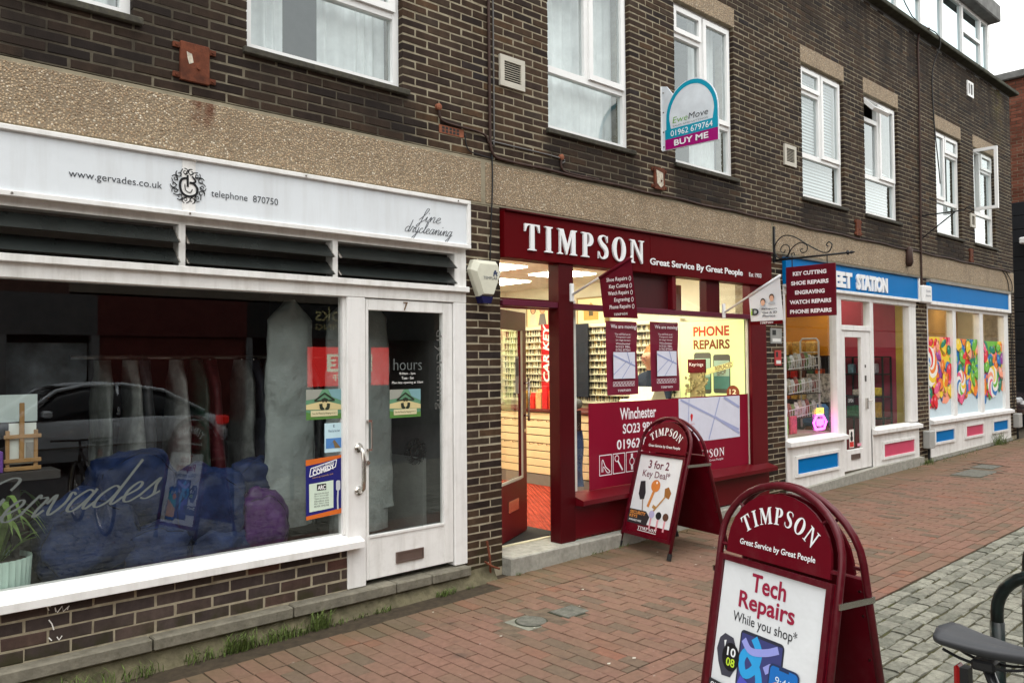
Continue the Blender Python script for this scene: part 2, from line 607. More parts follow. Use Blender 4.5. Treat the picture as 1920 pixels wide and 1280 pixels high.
def finish_text():
    bpy.context.view_layer.update()
    dg = bpy.context.evaluated_depsgraph_get()
    for o, pl, u0, u1, v0, v1, m, parent, d, ext, rot, name in TEXTS:
        me = o.evaluated_get(dg).to_mesh()
        P = [(v.co.x, v.co.y) for v in me.vertices]
        F = [tuple(p.vertices) for p in me.polygons]
        o.evaluated_get(dg).to_mesh_clear()
        if not P:
            continue
        ax, bx = min(p[0] for p in P), max(p[0] for p in P)
        ay, by = min(p[1] for p in P), max(p[1] for p in P)
        sx, sy = (u1 - u0) / max(bx - ax, 1e-6), (v1 - v0) / max(by - ay, 1e-6)
        Q = [(u0 + (x - ax) * sx, v0 + (y - ay) * sy) for x, y in P]
        if rot:
            cx, cy, cs, sn = (u0 + u1) / 2, (v0 + v1) / 2, math.cos(rot), math.sin(rot)
            Q = [(cx + (x - cx) * cs - (y - cy) * sn, cy + (x - cx) * sn + (y - cy) * cs) for x, y in Q]
        # orient faces outward (glyph faces are counter-clockwise)
        FF = []
        for f in F:
            ar = sum(Q[f[i]][0] * Q[f[(i + 1) % len(f)]][1] - Q[f[(i + 1) % len(f)]][0] * Q[f[i]][1] for i in range(len(f)))
            FF.append(f if ar > 0 else f[::-1])
        vs, fs = extrude_flat(Q, FF, pl, d, ext)
        put_mesh(vs, fs, name, m, parent)
    for t in TEXTS:
        cu = t[0].data
        bpy.data.objects.remove(t[0])
        bpy.data.curves.remove(cu)


def rect(pl, u0, u1, v0, v1, m, parent, d=0.002, name='print'):
    return MB().quad(pl(u0, v0, d), pl(u1, v0, d), pl(u1, v1, d), pl(u0, v1, d)).build(name, m, parent)


def poly(pl, pts, m, parent, d=0.002, name='print'):
    return MB().quad(*[pl(u, v, d) for u, v in pts]).build(name, m, parent)


def ell(cx, cy, rx, ry, n=20, rot=0.0, a0=0, a1=2 * math.pi):
    out = []
    for k in range(n):
        a = a0 + (a1 - a0) * k / (n if abs(a1 - a0) > 6.2 else n - 1)
        x, y = rx * math.cos(a), ry * math.sin(a)
        out.append((cx + x * math.cos(rot) - y * math.sin(rot), cy + x * math.sin(rot) + y * math.cos(rot)))
    return out


def rrect(u0, u1, v0, v1, r, n=4):
    out = []
    for cx, cy, a in ((u1 - r, v0 + r, -math.pi / 2), (u1 - r, v1 - r, 0), (u0 + r, v1 - r, math.pi / 2), (u0 + r, v0 + r, math.pi)):
        for k in range(n + 1):
            t = a + math.pi / 2 * k / n
            out.append((cx + r * math.cos(t), cy + r * math.sin(t)))
    return out


def smooth_path(pts, n=6):
    out = []
    P = [pts[0]] + list(pts) + [pts[-1]]
    for i in range(1, len(P) - 2):
        p0, p1, p2, p3 = (Vector(p) for p in P[i - 1:i + 3])
        for k in range(n):
            t = k / n
            out.append(0.5 * (2 * p1 + (p2 - p0) * t + (2 * p0 - 5 * p1 + 4 * p2 - p3) * t * t + (3 * p1 - p0 - 3 * p2 + p3) * t ** 3))
    out.append(Vector(P[-2]))
    return out


def stroke(mb, pl, pts, w, d, sm=True, taper=False):
    """pen stroke of width w along 2D points"""
    P = smooth_path([(p[0], p[1], 0) for p in pts], 5) if sm else [Vector((p[0], p[1], 0)) for p in pts]
    b = len(mb.v)
    for i, p in enumerate(P):
        t = (P[min(i + 1, len(P) - 1)] - P[max(i - 1, 0)])
        if t.length < 1e-9:
            t = Vector((1, 0, 0))
        t.normalize()
        nrm = Vector((-t.y, t.x, 0))
        ww = w * (0.35 + 0.65 * abs(t.y)) if taper else w
        for sg in (1, -1):
            q = p + nrm * ww / 2 * sg
            mb.v.append(tuple(pl(q.x, q.y, d + i * 1e-6)))
    for i in range(len(P) - 1):
        mb.f.append((b + 2 * i + 1, b + 2 * i + 3, b + 2 * i + 2, b + 2 * i))


# serif capitals for the maroon signs, drawn as outlines (cap height 1)
def s_outline():
    c = [(0.50, 0.80), (0.44, 0.93), (0.30, 0.97), (0.16, 0.92), (0.11, 0.78), (0.20, 0.63), (0.36, 0.50), (0.47, 0.35), (0.46, 0.16), (0.32, 0.04), (0.17, 0.05), (0.08, 0.14), (0.04, 0.28)]
    w = [0.05, 0.05, 0.06, 0.10, 0.15, 0.19, 0.21, 0.18, 0.15, 0.08, 0.055, 0.05, 0.06]
    P = smooth_path([(x, y, ww) for (x, y), ww in zip(c, w)], 4)
    L, R_ = [], []
    for i, p in enumerate(P):
        t = Vector((P[min(i + 1, len(P) - 1)] - P[max(i - 1, 0)]).xy).normalized()
        nn = Vector((-t.y, t.x))
        L.append((p.x + nn.x * p.z / 2, p.y + nn.y * p.z / 2))
        R_.append((p.x - nn.x * p.z / 2, p.y - nn.y * p.z / 2))
    L[0] = (0.53, 0.70)
    R_[0] = (0.53, 0.98)
    L[-1] = (0.02, 0.01)
    R_[-1] = (0.02, 0.31)
    return L + R_[::-1]


SERIF = {
    'T': (0.70, [[(0, 1), (0.70, 1), (0.70, 0.70), (0.67, 0.70), (0.61, 0.88), (0.55, 0.94), (0.445, 0.95), (0.445, 0.07), (0.54, 0.035), (0.54, 0), (0.16, 0), (0.16, 0.035), (0.255, 0.07), (0.255, 0.95), (0.15, 0.94), (0.09, 0.88), (0.03, 0.70), (0, 0.70)]]),
    'I': (0.38, [[(0, 1), (0.38, 1), (0.38, 0.965), (0.285, 0.93), (0.285, 0.07), (0.38, 0.035), (0.38, 0), (0, 0), (0, 0.035), (0.095, 0.07), (0.095, 0.93), (0, 0.965)]]),
    'M': (0.98, [[(0, 1), (0.28, 1), (0.50, 0.34), (0.72, 1), (0.98, 1), (0.98, 0.965), (0.90, 0.93), (0.90, 0.07), (0.98, 0.035), (0.98, 0), (0.63, 0), (0.63, 0.035), (0.71, 0.07), (0.71, 0.74), (0.46, 0), (0.42, 0), (0.15, 0.79), (0.15, 0.07), (0.25, 0.035), (0.25, 0), (0, 0), (0, 0.035), (0.09, 0.07), (0.09, 0.93), (0, 0.965)]]),
    'P': (0.64, [[(0, 1), (0.36, 1)] + [(0.36 + 0.27 * math.sin(a), 0.725 + 0.275 * math.cos(a)) for a in [k * math.pi / 10 for k in range(1, 10)]] + [(0.36, 0.45), (0.285, 0.45), (0.285, 0.07), (0.40, 0.035), (0.40, 0), (0, 0), (0, 0.035), (0.095, 0.07), (0.095, 0.93), (0, 0.965)],
                 [(0.285, 0.94), (0.285, 0.51), (0.33, 0.51)] + [(0.33 + 0.10 * math.sin(a), 0.725 - 0.215 * math.cos(a)) for a in [k * math.pi / 8 for k in range(1, 8)]] + [(0.33, 0.94)]]),
    'S': (0.57, [s_outline()]),
    'O': (0.76, [ell(0.38, 0.5, 0.38, 0.52, 24), ell(0.38, 0.5, 0.175, 0.455, 20)[::-1]]),
    'N': (0.86, [[(0, 1), (0.27, 1), (0.665, 0.33), (0.665, 0.93), (0.57, 0.965), (0.57, 1), (0.86, 1), (0.86, 0.965), (0.765, 0.93), (0.765, 0), (0.715, 0), (0.19, 0.86), (0.19, 0.07), (0.29, 0.035), (0.29, 0), (0, 0), (0, 0.035), (0.10, 0.07), (0.10, 0.93), (0, 0.965)]]),
}
GLY = {}
_tmp = []
for ch, (w_, outs) in SERIF.items():
    cu = bpy.data.curves.new('g', 'CURVE')
    cu.dimensions = '2D'
    cu.fill_mode = 'BOTH'
    for o_ in outs:
        sp = cu.splines.new('POLY')
        sp.points.add(len(o_) - 1)
        for p_, (x, y) in zip(sp.points, o_):
            p_.co = (x, y, 0, 1)
        sp.use_cyclic_u = True
    ob = bpy.data.objects.new('g', cu)
    C.objects.link(ob)
    _tmp.append((ch, w_, ob))
bpy.context.view_layer.update()
_dg = bpy.context.evaluated_depsgraph_get()
for ch, w_, ob in _tmp:
    me = ob.evaluated_get(_dg).to_mesh()
    P = [(v.co.x, v.co.y) for v in me.vertices]
    F = []
    for p_ in me.polygons:
        f = tuple(p_.vertices)
        ar = sum(P[f[i]][0] * P[f[(i + 1) % len(f)]][1] - P[f[(i + 1) % len(f)]][0] * P[f[i]][1] for i in range(len(f)))
        if abs(ar) > 1e-9:
            F.append(f if ar > 0 else f[::-1])
    GLY[ch] = (w_, P, F)
    ob.evaluated_get(_dg).to_mesh_clear()
for ch, w_, ob in _tmp:
    cu = ob.data
    bpy.data.objects.remove(ob)
    bpy.data.curves.remove(cu)


def serif(pl, u0, u1, v0, v1, m, parent, d=0.003, ext=0.0, gap=0.16, arc=None, each=False):
    """TIMPSON in serif capitals, straight or along an arc (cx, cy, radius, a0, a1)"""
    s = 'TIMPSON'
    tot = sum(GLY[c][0] for c in s) + gap * (len(s) - 1)
    x = 0
    vs, fs = [], []
    for c in s:
        w, P, F = GLY[c]
        if arc:
            cx, cy, r, a0, a1 = arc
            a = a0 + (a1 - a0) * (x + w / 2) / tot
            h = v1 - v0
            sc_ = (u1 - u0) / tot
            Q = []
            for px, py in P:
                lx, ly = (px - w / 2) * sc_, py * h + r
                Q.append((cx + lx * math.cos(a) + ly * math.sin(a), cy - lx * math.sin(a) + ly * math.cos(a)))
        else:
            Q = [(u0 + (x + px) * (u1 - u0) / tot, v0 + py * (v1 - v0)) for px, py in P]
        v_, f_ = extrude_flat(Q, F, pl, d, ext)
        if each:
            put_mesh(v_, f_, 'letter', m, parent)
        else:
            n = len(vs)
            vs += v_
            fs += [tuple(n + i for i in f) for f in f_]
        x += w + gap
    if not each:
        put_mesh(vs, fs, 'lettering', m, parent)


# joined-up script letters as pen strokes (x-height 1)
CUR = {
    'f': (0.75, [[(0, 0.2), (0.45, 1.1), (0.75, 2.1), (0.6, 2.4), (0.42, 2.0), (0.35, 0.2), (0.2, -0.9), (0.0, -1.0), (0.05, -0.6), (0.75, 0.3)]]),
    'i': (0.5, [[(0, 0.25), (0.18, 0.9), (0.16, 0.2), (0.28, 0.0), (0.5, 0.25)], [(0.22, 1.45), (0.25, 1.62)]]),
    'n': (0.95, [[(0, 0.3), (0.2, 0.95), (0.22, 0.0), (0.3, 0.5), (0.55, 1.0), (0.7, 0.8), (0.68, 0.15), (0.8, 0.0), (1.0, 0.3)]]),
    'e': (0.7, [[(0, 0.25), (0.45, 0.6), (0.5, 0.9), (0.32, 1.0), (0.12, 0.6), (0.2, 0.1), (0.45, 0.0), (0.75, 0.3)]]),
    'd': (0.95, [[(0.65, 0.85), (0.4, 1.0), (0.1, 0.6), (0.1, 0.1), (0.35, 0.0), (0.65, 0.5), (0.8, 2.3), (0.68, 0.3), (0.8, 0.0), (1.0, 0.3)]]),
    'r': (0.65, [[(0, 0.25), (0.2, 1.1), (0.3, 0.95), (0.55, 0.9), (0.45, 0.3), (0.52, 0.0), (0.7, 0.3)]]),
    'y': (0.85, [[(0, 0.7), (0.15, 1.0), (0.2, 0.3), (0.35, 0.0), (0.6, 0.5), (0.65, 1.0), (0.5, -0.5), (0.25, -1.2), (0.05, -0.9), (0.9, 0.3)]]),
    'c': (0.65, [[(0.5, 0.8), (0.35, 1.0), (0.1, 0.6), (0.15, 0.1), (0.4, 0.0), (0.7, 0.3)]]),
    'l': (0.5, [[(0, 0.2), (0.45, 1.5), (0.45, 2.2), (0.3, 2.1), (0.2, 0.4), (0.32, 0.0), (0.55, 0.3)]]),
    'a': (0.9, [[(0.65, 0.85), (0.4, 1.0), (0.1, 0.6), (0.1, 0.1), (0.35, 0.0), (0.6, 0.5), (0.7, 1.0), (0.62, 0.2), (0.75, 0.0), (0.95, 0.3)]]),
    'g': (0.85, [[(0.65, 0.85), (0.4, 1.0), (0.1, 0.6), (0.1, 0.1), (0.35, 0.0), (0.6, 0.5), (0.68, 1.0), (0.5, -0.6), (0.25, -1.2), (0.05, -0.9), (0.9, 0.3)]]),
    'v': (0.8, [[(0, 0.6), (0.15, 1.0), (0.25, 0.2), (0.4, 0.0), (0.65, 0.5), (0.65, 1.0), (0.85, 0.85)]]),
    's': (0.65, [[(0, 0.2), (0.4, 1.05), (0.42, 0.7), (0.55, 0.2), (0.35, 0.0), (0.1, 0.1)], [(0.4, 0.02), (0.75, 0.3)]]),
    'G': (1.5, [[(1.25, 1.6), (1.3, 2.1), (0.9, 2.2), (0.3, 1.5), (0.15, 0.6), (0.5, 0.1), (1.0, 0.5), (1.25, 1.2), (1.0, -0.6), (0.4, -1.1), (0.1, -0.7), (1.5, 0.4)]]),
}


def script(pl, s, u0, u1, v, xh, m, parent, w, d=0.003, slant=0.55, rise=0.0):
    tot = sum(CUR[c][0] for c in s)
    k = (u1 - u0) / (tot * xh)
    mb = MB()
    x = 0
    for c in s:
        for st in CUR[c][1]:
            stroke(mb, pl, [(u0 + (x + px + slant * py * 0.8) * xh * k, v + py * xh + rise * (x + px) / tot) for px, py in st], w, d, taper=True)
        x += CUR[c][0]
    mb.build('lettering', m, parent)


def emblem(pl, cx, cy, r, m, parent, d=0.003):
    """ornate scrollwork roundel with a black-letter initial"""
    mb = MB()
    for k in range(14):
        a = k * 2 * math.pi / 14
        sx, sy = cx + math.cos(a) * r * 0.80, cy + math.sin(a) * r * 0.80
        sg = 1 if k % 2 else -1
        pts = [(sx + math.cos(a + sg * t * 1.0) * r * 0.20 * (1 - t / 8.5), sy + math.sin(a + sg * t * 1.0) * r * 0.20 * (1 - t / 8.5)) for t in [q * 0.7 for q in range(11)]]
        stroke(mb, pl, pts, r * 0.045, d + k * 4e-5)
        stroke(mb, pl, [(cx + math.cos(a + 0.1) * r * 0.98, cy + math.sin(a + 0.1) * r * 0.98), (cx + math.cos(a + 0.3) * r * 0.84, cy + math.sin(a + 0.3) * r * 0.84), (cx + math.cos(a + 0.5) * r * 0.62, cy + math.sin(a + 0.5) * r * 0.62)], r * 0.05, d + 0.0007 + k * 4e-5)
    for q, (pts, w) in enumerate((([(-0.05, 0.45), (-0.38, 0.32), (-0.47, -0.05), (-0.32, -0.45), (0.05, -0.58), (0.42, -0.42), (0.5, -0.1), (0.3, 0.16), (0.05, 0.2)], 0.13), ([(-0.05, 0.62), (-0.04, -0.05)], 0.12), ([(0.2, 0.58), (0.4, 0.3), (0.1, 0.18)], 0.1), ([(-0.2, 0.1), (-0.15, -0.25), (0.1, -0.35), (0.22, -0.15)], 0.05))):
        stroke(mb, pl, [(cx + x * r, cy + y * r) for x, y in pts], w * r, d + 0.0016 + q * 1e-4)
    mb.build('emblem', m, parent)


# bricks -----------------------------------------------------------------
def brick_verts(w, h, dep, b, j):
    """open-backed box with a softened, slightly uneven front edge"""
    r = lambda: (RND.random() - 0.5) * j
    fr = [(-w / 2 + b + r(), -h / 2 + b + r()), (w / 2 - b + r(), -h / 2 + b + r()), (w / 2 - b + r(), h / 2 - b + r()), (-w / 2 + b + r(), h / 2 - b + r())]
    ou = [(-w / 2 + r(), -h / 2 + r()), (w / 2 + r(), -h / 2 + r()), (w / 2 + r(), h / 2 + r()), (-w / 2 + r(), h / 2 + r())]
    V = [(x, z, 0.0) for x, z in fr] + [(x, z, b) for x, z in ou] + [(x, z, dep) for x, z in ou]
    F = [(0, 1, 2, 3)]
    for i in range(4):
        k = (i + 1) % 4
        F += [(i, 4 + i, 4 + k, k), (4 + i, 8 + i, 8 + k, 4 + k)]
    return V, F


def lay(x0, x1, z0, z1, L, Cc, joint, openings=(), phase=0.0):
    out = []
    n = int((z1 - z0) / Cc + 0.3)
    for i in range(n):
        za, zb = z0 + i * Cc + joint / 2, min(z0 + (i + 1) * Cc - joint / 2, z1 - joint / 2)
        zm = (za + zb) / 2
        iv = [(x0, x1, 0)]
        for a, b, c, d in openings:
            if c < zm < d:
                nv = []
                for p, q, dp in iv:
                    if b <= p or a >= q:
                        nv.append((p, q, dp))
                        continue
                    if a > p:
                        nv.append((p, a, dp))
                    if b < q:
                        nv.append((b, q, 1))
                iv = nv
        for p, q, dp in iv:
            k = math.floor((p - phase - (i % 2) * L / 2) / L)
            if phase + (i % 2) * L / 2 + (k + 1) * L - p < 0.05:
                k += 1
            first_ = True
            while True:
                a = phase + (i % 2) * L / 2 + k * L
                if a >= q:
                    break
                xa, xb = max(a, p) + (joint / 2 if a > p + 0.001 else 0), min(a + L, q) - (joint / 2 if a + L < q - 0.001 else 0)
                if first_:
                    xa = p
                if 0 < q - (a + L) < 0.05:
                    xb = q
                if xb - xa > 0.03:
                    out.append((xa, xb, za, zb, dp and first_))
                first_ = False
                if xb >= q:
                    break
                k += 1
    return out


def bricks(items, fn, m, parent, name, limit, full, bev=0.0035, jit=0.003, dep=0.022, deep=0.1, wob=0.0015, rest='rest', uneven=0.0):
    """items: (a0, a1, b0, b1, deep); fn(a, b, d) -> world point. The `limit` showing largest become objects, the rest one mesh."""
    temps = [brick_verts(full[0], full[1], dep, bev, jit) for _ in range(6)]
    meshes = []
    org = ORG.get(parent.name, Vector())
    o0, ea, eb, ed = fn(0, 0, 0), None, None, None
    ea, eb, ed = fn(1, 0, 0) - o0, fn(0, 1, 0) - o0, fn(0, 0, 1) - o0
    for V, F in temps:
        me = bpy.data.meshes.new(name)
        me.from_pydata([tuple(ea * x + eb * y + ed * z) for x, y, z in V], [], F)
        me.materials.append(m)
        me.update()
        meshes.append(me)
    sc_items = []
    for it in items:
        p = fn((it[0] + it[1]) / 2, (it[2] + it[3]) / 2, 0)
        s = inview(p, 0.0)
        sc_items.append(((s or 0) * (it[1] - it[0]) ** 0.5, it))
    sc_items.sort(key=lambda t: -t[0])
    mb = MB()
    for rank, (s, it) in enumerate(sc_items):
        a0, a1, b0, b1, dp = it
        w, h = (RND.random() - 0.5) * 2 * wob, RND.randrange(6)
        ca, cb = (a0 + a1) / 2, (b0 + b1) / 2
        if uneven and not dp:
            ca += (RND.random() - 0.5) * uneven
        cb += uneven * 1.2 * mnoise.noise((ca * 0.7, cb * 3.1, 2.0)) + (RND.random() - 0.5) * uneven * 0.6
        sa, sb, sd = (a1 - a0) / full[0], (b1 - b0) / full[1], (deep / dep if dp else 1)
        if rank < limit and s > 0:
            o = bpy.data.objects.new(name, meshes[h])
            C.objects.link(o)
            o.parent = parent
            o.location = fn(ca, cb, w) - org
            sv = [1, 1, 1]
            for vec, k in ((ea, sa), (eb, sb), (ed, sd)):
                i = max(range(3), key=lambda q: abs(vec[q]))
                sv[i] = k
            o.scale = sv
        else:
            V, F = temps[h]
            n = len(mb.v)
            r = RND.random()
            ox, oy, oz = o0
            for x, y, z in V:
                mb.v.append(tuple(fn(ca + x * sa, cb + y * sb, w + z * sd)))
                mb.a.append(r)
            mb.f += [tuple(n + i for i in f) for f in F]
    if mb.v:
        mb.build(rest, m, parent, kind='stuff')


# ================================================================== GROUND
def gp(x, y, d=0.0):
    return Vector((x, y, gz(x) + d))


BED = mat('sandy_bedding', (0.045, 0.033, 0.021), 0.95, var=0.35, scale=20, dirt=0.4, dcol=(0.05, 0.05, 0.015))
MOSSBED = mat('mossy_bedding', (0.050, 0.044, 0.022), 0.95, var=0.5, scale=5, dirt=0.8, dcol=(0.085, 0.092, 0.014))
ASPH = mat('asphalt', (0.05, 0.05, 0.052), 0.9, var=0.2, scale=3, bmp=0.4)


def sheet(name, x0, x1, y0, y1, d, m, **kw):
    return MB().quad(gp(x0, y0, d), gp(x1, y0, d), gp(x1, y1, d), gp(x0, y1, d)).build(name, m, None, kind='structure', **kw)


sheet('ground', -300, 320, -300, 320, -0.030, ASPH)
pavement = sheet('pavement', -6, 24, -2.435, 0.6, -0.007, BED)
setts = sheet('sett_paving', -6, 24, -6.4, -2.435, -0.011, MOSSBED)

# clay pavers: two aligned rows along the wall, a running-bond field, three border rows
pav = []
L, Wd = 0.2185, 0.1003
nx = int(26 / Wd)
COVERS = [(3.56, 3.93, -1.14, -0.90), (3.93, 4.20, -1.16, -0.96), (12.0, 12.9, -1.15, -0.72), (12.95, 13.5, -1.0, -0.68)]


def covered(x, y):
    return any(a - 0.02 < x < b + 0.02 and c - 0.02 < y < d + 0.02 for a, b, c, d in COVERS)


for i in range(nx):
    xa = -3.0 + i * Wd
    jx = 0.0034
    for y1_ in (-0.09, -0.316):
        y0_ = y1_ - 0.232
        pav.append((xa + jx, xa + Wd - jx, y0_ + 0.004, y1_ - 0.002, 0))
    y = -0.553
    first = (i % 2) * L / 2
    while y > -2.025:
        ln = first if first else L
        first = 0
        y2 = max(y - ln, -2.027)
        if y - y2 > 0.04 and not covered(xa + Wd / 2, (y + y2) / 2):
            pav.append((xa + jx, xa + Wd - jx, y2 + jx, y - jx, 0))
        y -= ln
x = -3.0
while x < 23:
    pav.append((x + 0.003, x + 0.2 - 0.003, -2.131, -2.033, 0))
    x += 0.2
x = -3.05
while x < 23:
    pav.append((x + 0.003, x + 0.205 - 0.003, -2.236, -2.139, 0))
    pav.append((x + 0.103, x + 0.305 - 0.003, -2.338, -2.242, 0))
    pav.append((x + 0.003, x + 0.205 - 0.003, -2.430, -2.344, 0))
    x += 0.205
pav = [p for p in pav if not (p[0] < 4.05 and p[3] > -0.14)]
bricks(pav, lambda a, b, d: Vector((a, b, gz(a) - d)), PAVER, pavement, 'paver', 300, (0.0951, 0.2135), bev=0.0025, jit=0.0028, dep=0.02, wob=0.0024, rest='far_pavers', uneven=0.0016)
# granite setts in courses
st = []
y = -2.441
while y > -6.3:
    h = 0.096 + RND.random() * 0.022
    x = -1.0 + RND.random() * 0.2
    while x < 23:
        w = 0.09 + RND.random() * 0.10
        g = 0.009 + RND.random() * 0.011
        st.append((x + g / 2, x + w - g / 2, y - h + 0.003 + RND.random() * 0.011, y - 0.003 - RND.random() * 0.010, 0))
        x += w
    y -= h
bricks(st, lambda a, b, d: Vector((a, b, gz(a) - d)), SETT, setts, 'sett', 300, (0.145, 0.096), bev=0.007, jit=0.016, dep=0.03, wob=0.003, rest='far_setts')

# ================================================================== BRICK TERRACE
BX0, BX1 = -4.6, 17.72
bld = thing('brick_building', 'long dark brick terrace with pebbled concrete band above its shops', 'building', (6.5, 0, 0))
PIERS = [(-0.95, -0.45), (4.02, 4.39), (8.535, 8.94), (12.92, 13.365), (17.28, 17.72)]
WZ0, WZ1 = 3.80, 5.50
ops = [(a, b, WZ0 - 0.05, WZ1) for a, b in WINX] + [(a - 0.02, b + 0.02, WZ1, 5.72) for a, b in WINX]
ops.append((3.765, 4.015, 3.525, 3.592))
face = lambda a, b, d: Vector((a, d, b))
wallb = lay(BX0, BX1, 3.40, 6.84, 0.225, 0.0627, 0.0125, ops, 0.06)
for a, b in PIERS:
    ph = a - 0.1125 * 0 + 0.0
    z0 = 0.06 + gz(a)
    wallb += lay(a, b, z0, 3.02, 0.225, 0.0627, 0.0125, (), a + 0.02)
plinth = lay(-0.45, 3.035, 0.165, 0.456, 0.225, 0.0765, 0.0115, (), 0.085)
bricks(plinth, face, PLINTHB, bld, 'brick', 100, (0.2135, 0.065), bev=0.004, jit=0.0055, wob=0.002, rest='plinth_bricks', uneven=0.004)
bricks(wallb, face, BRICK, bld, 'brick', 300, (0.2125, 0.0502), bev=0.003, jit=0.0055, wob=0.002, rest='wall_bricks', uneven=0.004)
# mortar backing in bands around the openings
mb = MB()
YM0, YM1 = 0.0032, 0.25
mb.box(BX0, BX1, YM0, YM1, 3.40, WZ0 - 0.05)
xs = [BX0] + [v for a, b in WINX for v in (a, b)] + [BX1]
for i in range(0, len(xs), 2):
    mb.box(xs[i] + 0.004, xs[i + 1] - 0.004, YM0, YM1, WZ0 - 0.05, WZ1)
mb.box(BX0, BX1, YM0, YM1, WZ1, 6.85)
for a, b in PIERS:
    mb.box(a + 0.001, b - 0.001, YM0, 0.4, -0.1, 3.02)
mb.box(-0.45, 3.035, YM0, 0.12, 0.06, 0.456)
mb.build('mortar', MORTAR, bld)
MB().box(BX1 - 0.003, BX1 + 0.001, YM0, 8, 0, 6.85).build('gable_wall', MORTAR, bld)
# band panels with plain margins and pier strips
bz0, bz1 = 3.022, 3.392
edges = [BX0, -0.70, 4.212, 8.72, 13.14, BX1]
CMARG = mat('concrete_margin', (0.27, 0.235, 0.165), 0.9, var=0.2, scale=8, bmp=0.3, dirt=0.3)
for a, b in zip(edges, edges[1:]):
    MB().cbox(a + 0.024, b - 0.024, -0.006, 0.2, bz0 + 0.016, bz1 - 0.022, 0.003).build('band_panel', AGG, bld)
MB().box(BX0, BX1, -0.001, 0.2, bz0, bz1).build('band_margin', CMARG, bld)
for i, (a, b) in enumerate(WINX):
    MB().cbox(a - 0.018, b + 0.018, -0.004, 0.12, 5.505, 5.718, 0.003).build('lintel', AGGL, bld)
    MB().cbox(a - 0.03, b + 0.05, -0.035, 0.09, 3.742, 3.786, 0.006).build('window_sill', mat('dark_tile_sill', (0.05, 0.045, 0.035), 0.8, var=0.4, scale=20, dirt=0.4, dcol=(0.12, 0.12, 0.06)), bld)
# parapet coping, flat roof edge and set-back attic glazing
MB().cbox(BX0, BX1 + 0.12, -0.14, 0.30, 6.86, 6.93, 0.01).build('coping', mat('mossy_coping', (0.045, 0.045, 0.032), 0.9, var=0.5, scale=9, dirt=0.5, dcol=(0.05, 0.06, 0.015)), bld)
MB().box(BX0, BX1, 0.0, 8, 6.80, 6.865).build('flat_roof', LEAD, bld)
ax0, ax1, ay = 9.3, 17.62, 0.34
attic = MB()
for z0, z1 in ((6.94, 7.0), (8.30, 8.37)):
    attic.box(ax0, ax1, ay - 0.02, ay + 0.05, z0, z1)
fr = attic.build('attic_frame', UPVC, bld)
k = 0
xx = ax0
while xx < ax1 - 0.2:
    w = 0.98
    x1_ = min(xx + w, ax1)
    MB().box(xx, xx + 0.07, ay - 0.03, ay + 0.05, 7.0, 8.30).build('mullion', UPVC, fr)
    if k % 3 == 1:
        MB().box(xx + 0.07, x1_, ay - 0.03, ay + 0.05, 7.82, 7.88).build('transom', UPVC, fr)
    MB().quad((xx + 0.07, ay + 0.01, 7.0), (x1_, ay + 0.01, 7.0), (x1_, ay + 0.01, 8.30), (xx + 0.07, ay + 0.01, 8.30)).build('pane', GLASST, fr)
    xx += w
    k += 1
MB().box(ax1 - 0.06, ax1, ay - 0.03, ay + 0.05, 7.0, 8.30).build('mullion', UPVC, fr)
MB().cbox(ax0 - 0.1, ax1 + 0.14, ay - 0.22, 6.0, 8.37, 8.70, 0.02).build('attic_roof', LEAD, bld)
MB().box(ax1, ax1 + 0.06, ay - 0.02, 6.0, 6.93, 8.37).build('attic_cheek', LEAD, bld)
MB().box(16.9, 17.35, 0.9, 1.4, 8.70, 8.95).build('roof_upstand', LEAD, bld)
MB().box(ax0, ax1, 2.4, 2.5, 6.9, 8.37).build('attic_wall', mat('pale_room', (0.55, 0.56, 0.55), 0.8), bld)
# dividing walls, floors and backs of the shops
for x in (-0.7, 4.2, 8.735, 13.14, 17.5):
    MB().box(x - 0.15, x + 0.15, 0.41, 5.0, 0.0, 3.35).build('party_wall', CREAM, bld)
MB().box(BX0, BX1 - 0.01, 0.26, 5.0, 3.05, 3.38).build('floor_slab', mat('plaster', (0.5, 0.48, 0.44), 0.9), bld)
MB().box(BX0, BX1 - 0.01, 5.0, 5.2, 0, 6.8).build('rear_wall', DARKI, bld)
# rooms upstairs
MB().box(BX0, BX1 - 0.01, 3.2, 3.3, 3.38, 6.8).build('bedroom_wall', mat('dim_room', (0.20, 0.19, 0.17), 0.9), bld)

NET = mat('net_curtain', (0.80, 0.81, 0.80), 0.9, var=0.15, scale=5)
DRAPE = mat('beige_curtain', (0.40, 0.34, 0.25), 0.9, var=0.2, scale=5)
BLIND = mat('white_blind', (0.62, 0.66, 0.66), 0.5, var=0.03)


def bars(mb, x0, x1, z0, z1, w, y0, y1):
    mb.box(x0, x1, y0, y1, z0, z0 + w)
    mb.box(x0, x1, y0, y1, z1 - w, z1)
    mb.box(x0, x0 + w, y0, y1, z0 + w, z1 - w)
    mb.box(x1 - w, x1, y0, y1, z0 + w, z1 - w)
    return mb


def pane(x0, x1, z0, z1, y, parent, m=None):
    return MB().quad((x0, y, z0), (x1, y, z0), (x1, y, z1), (x0, y, z1)).build('pane', m or GLASSU, parent)


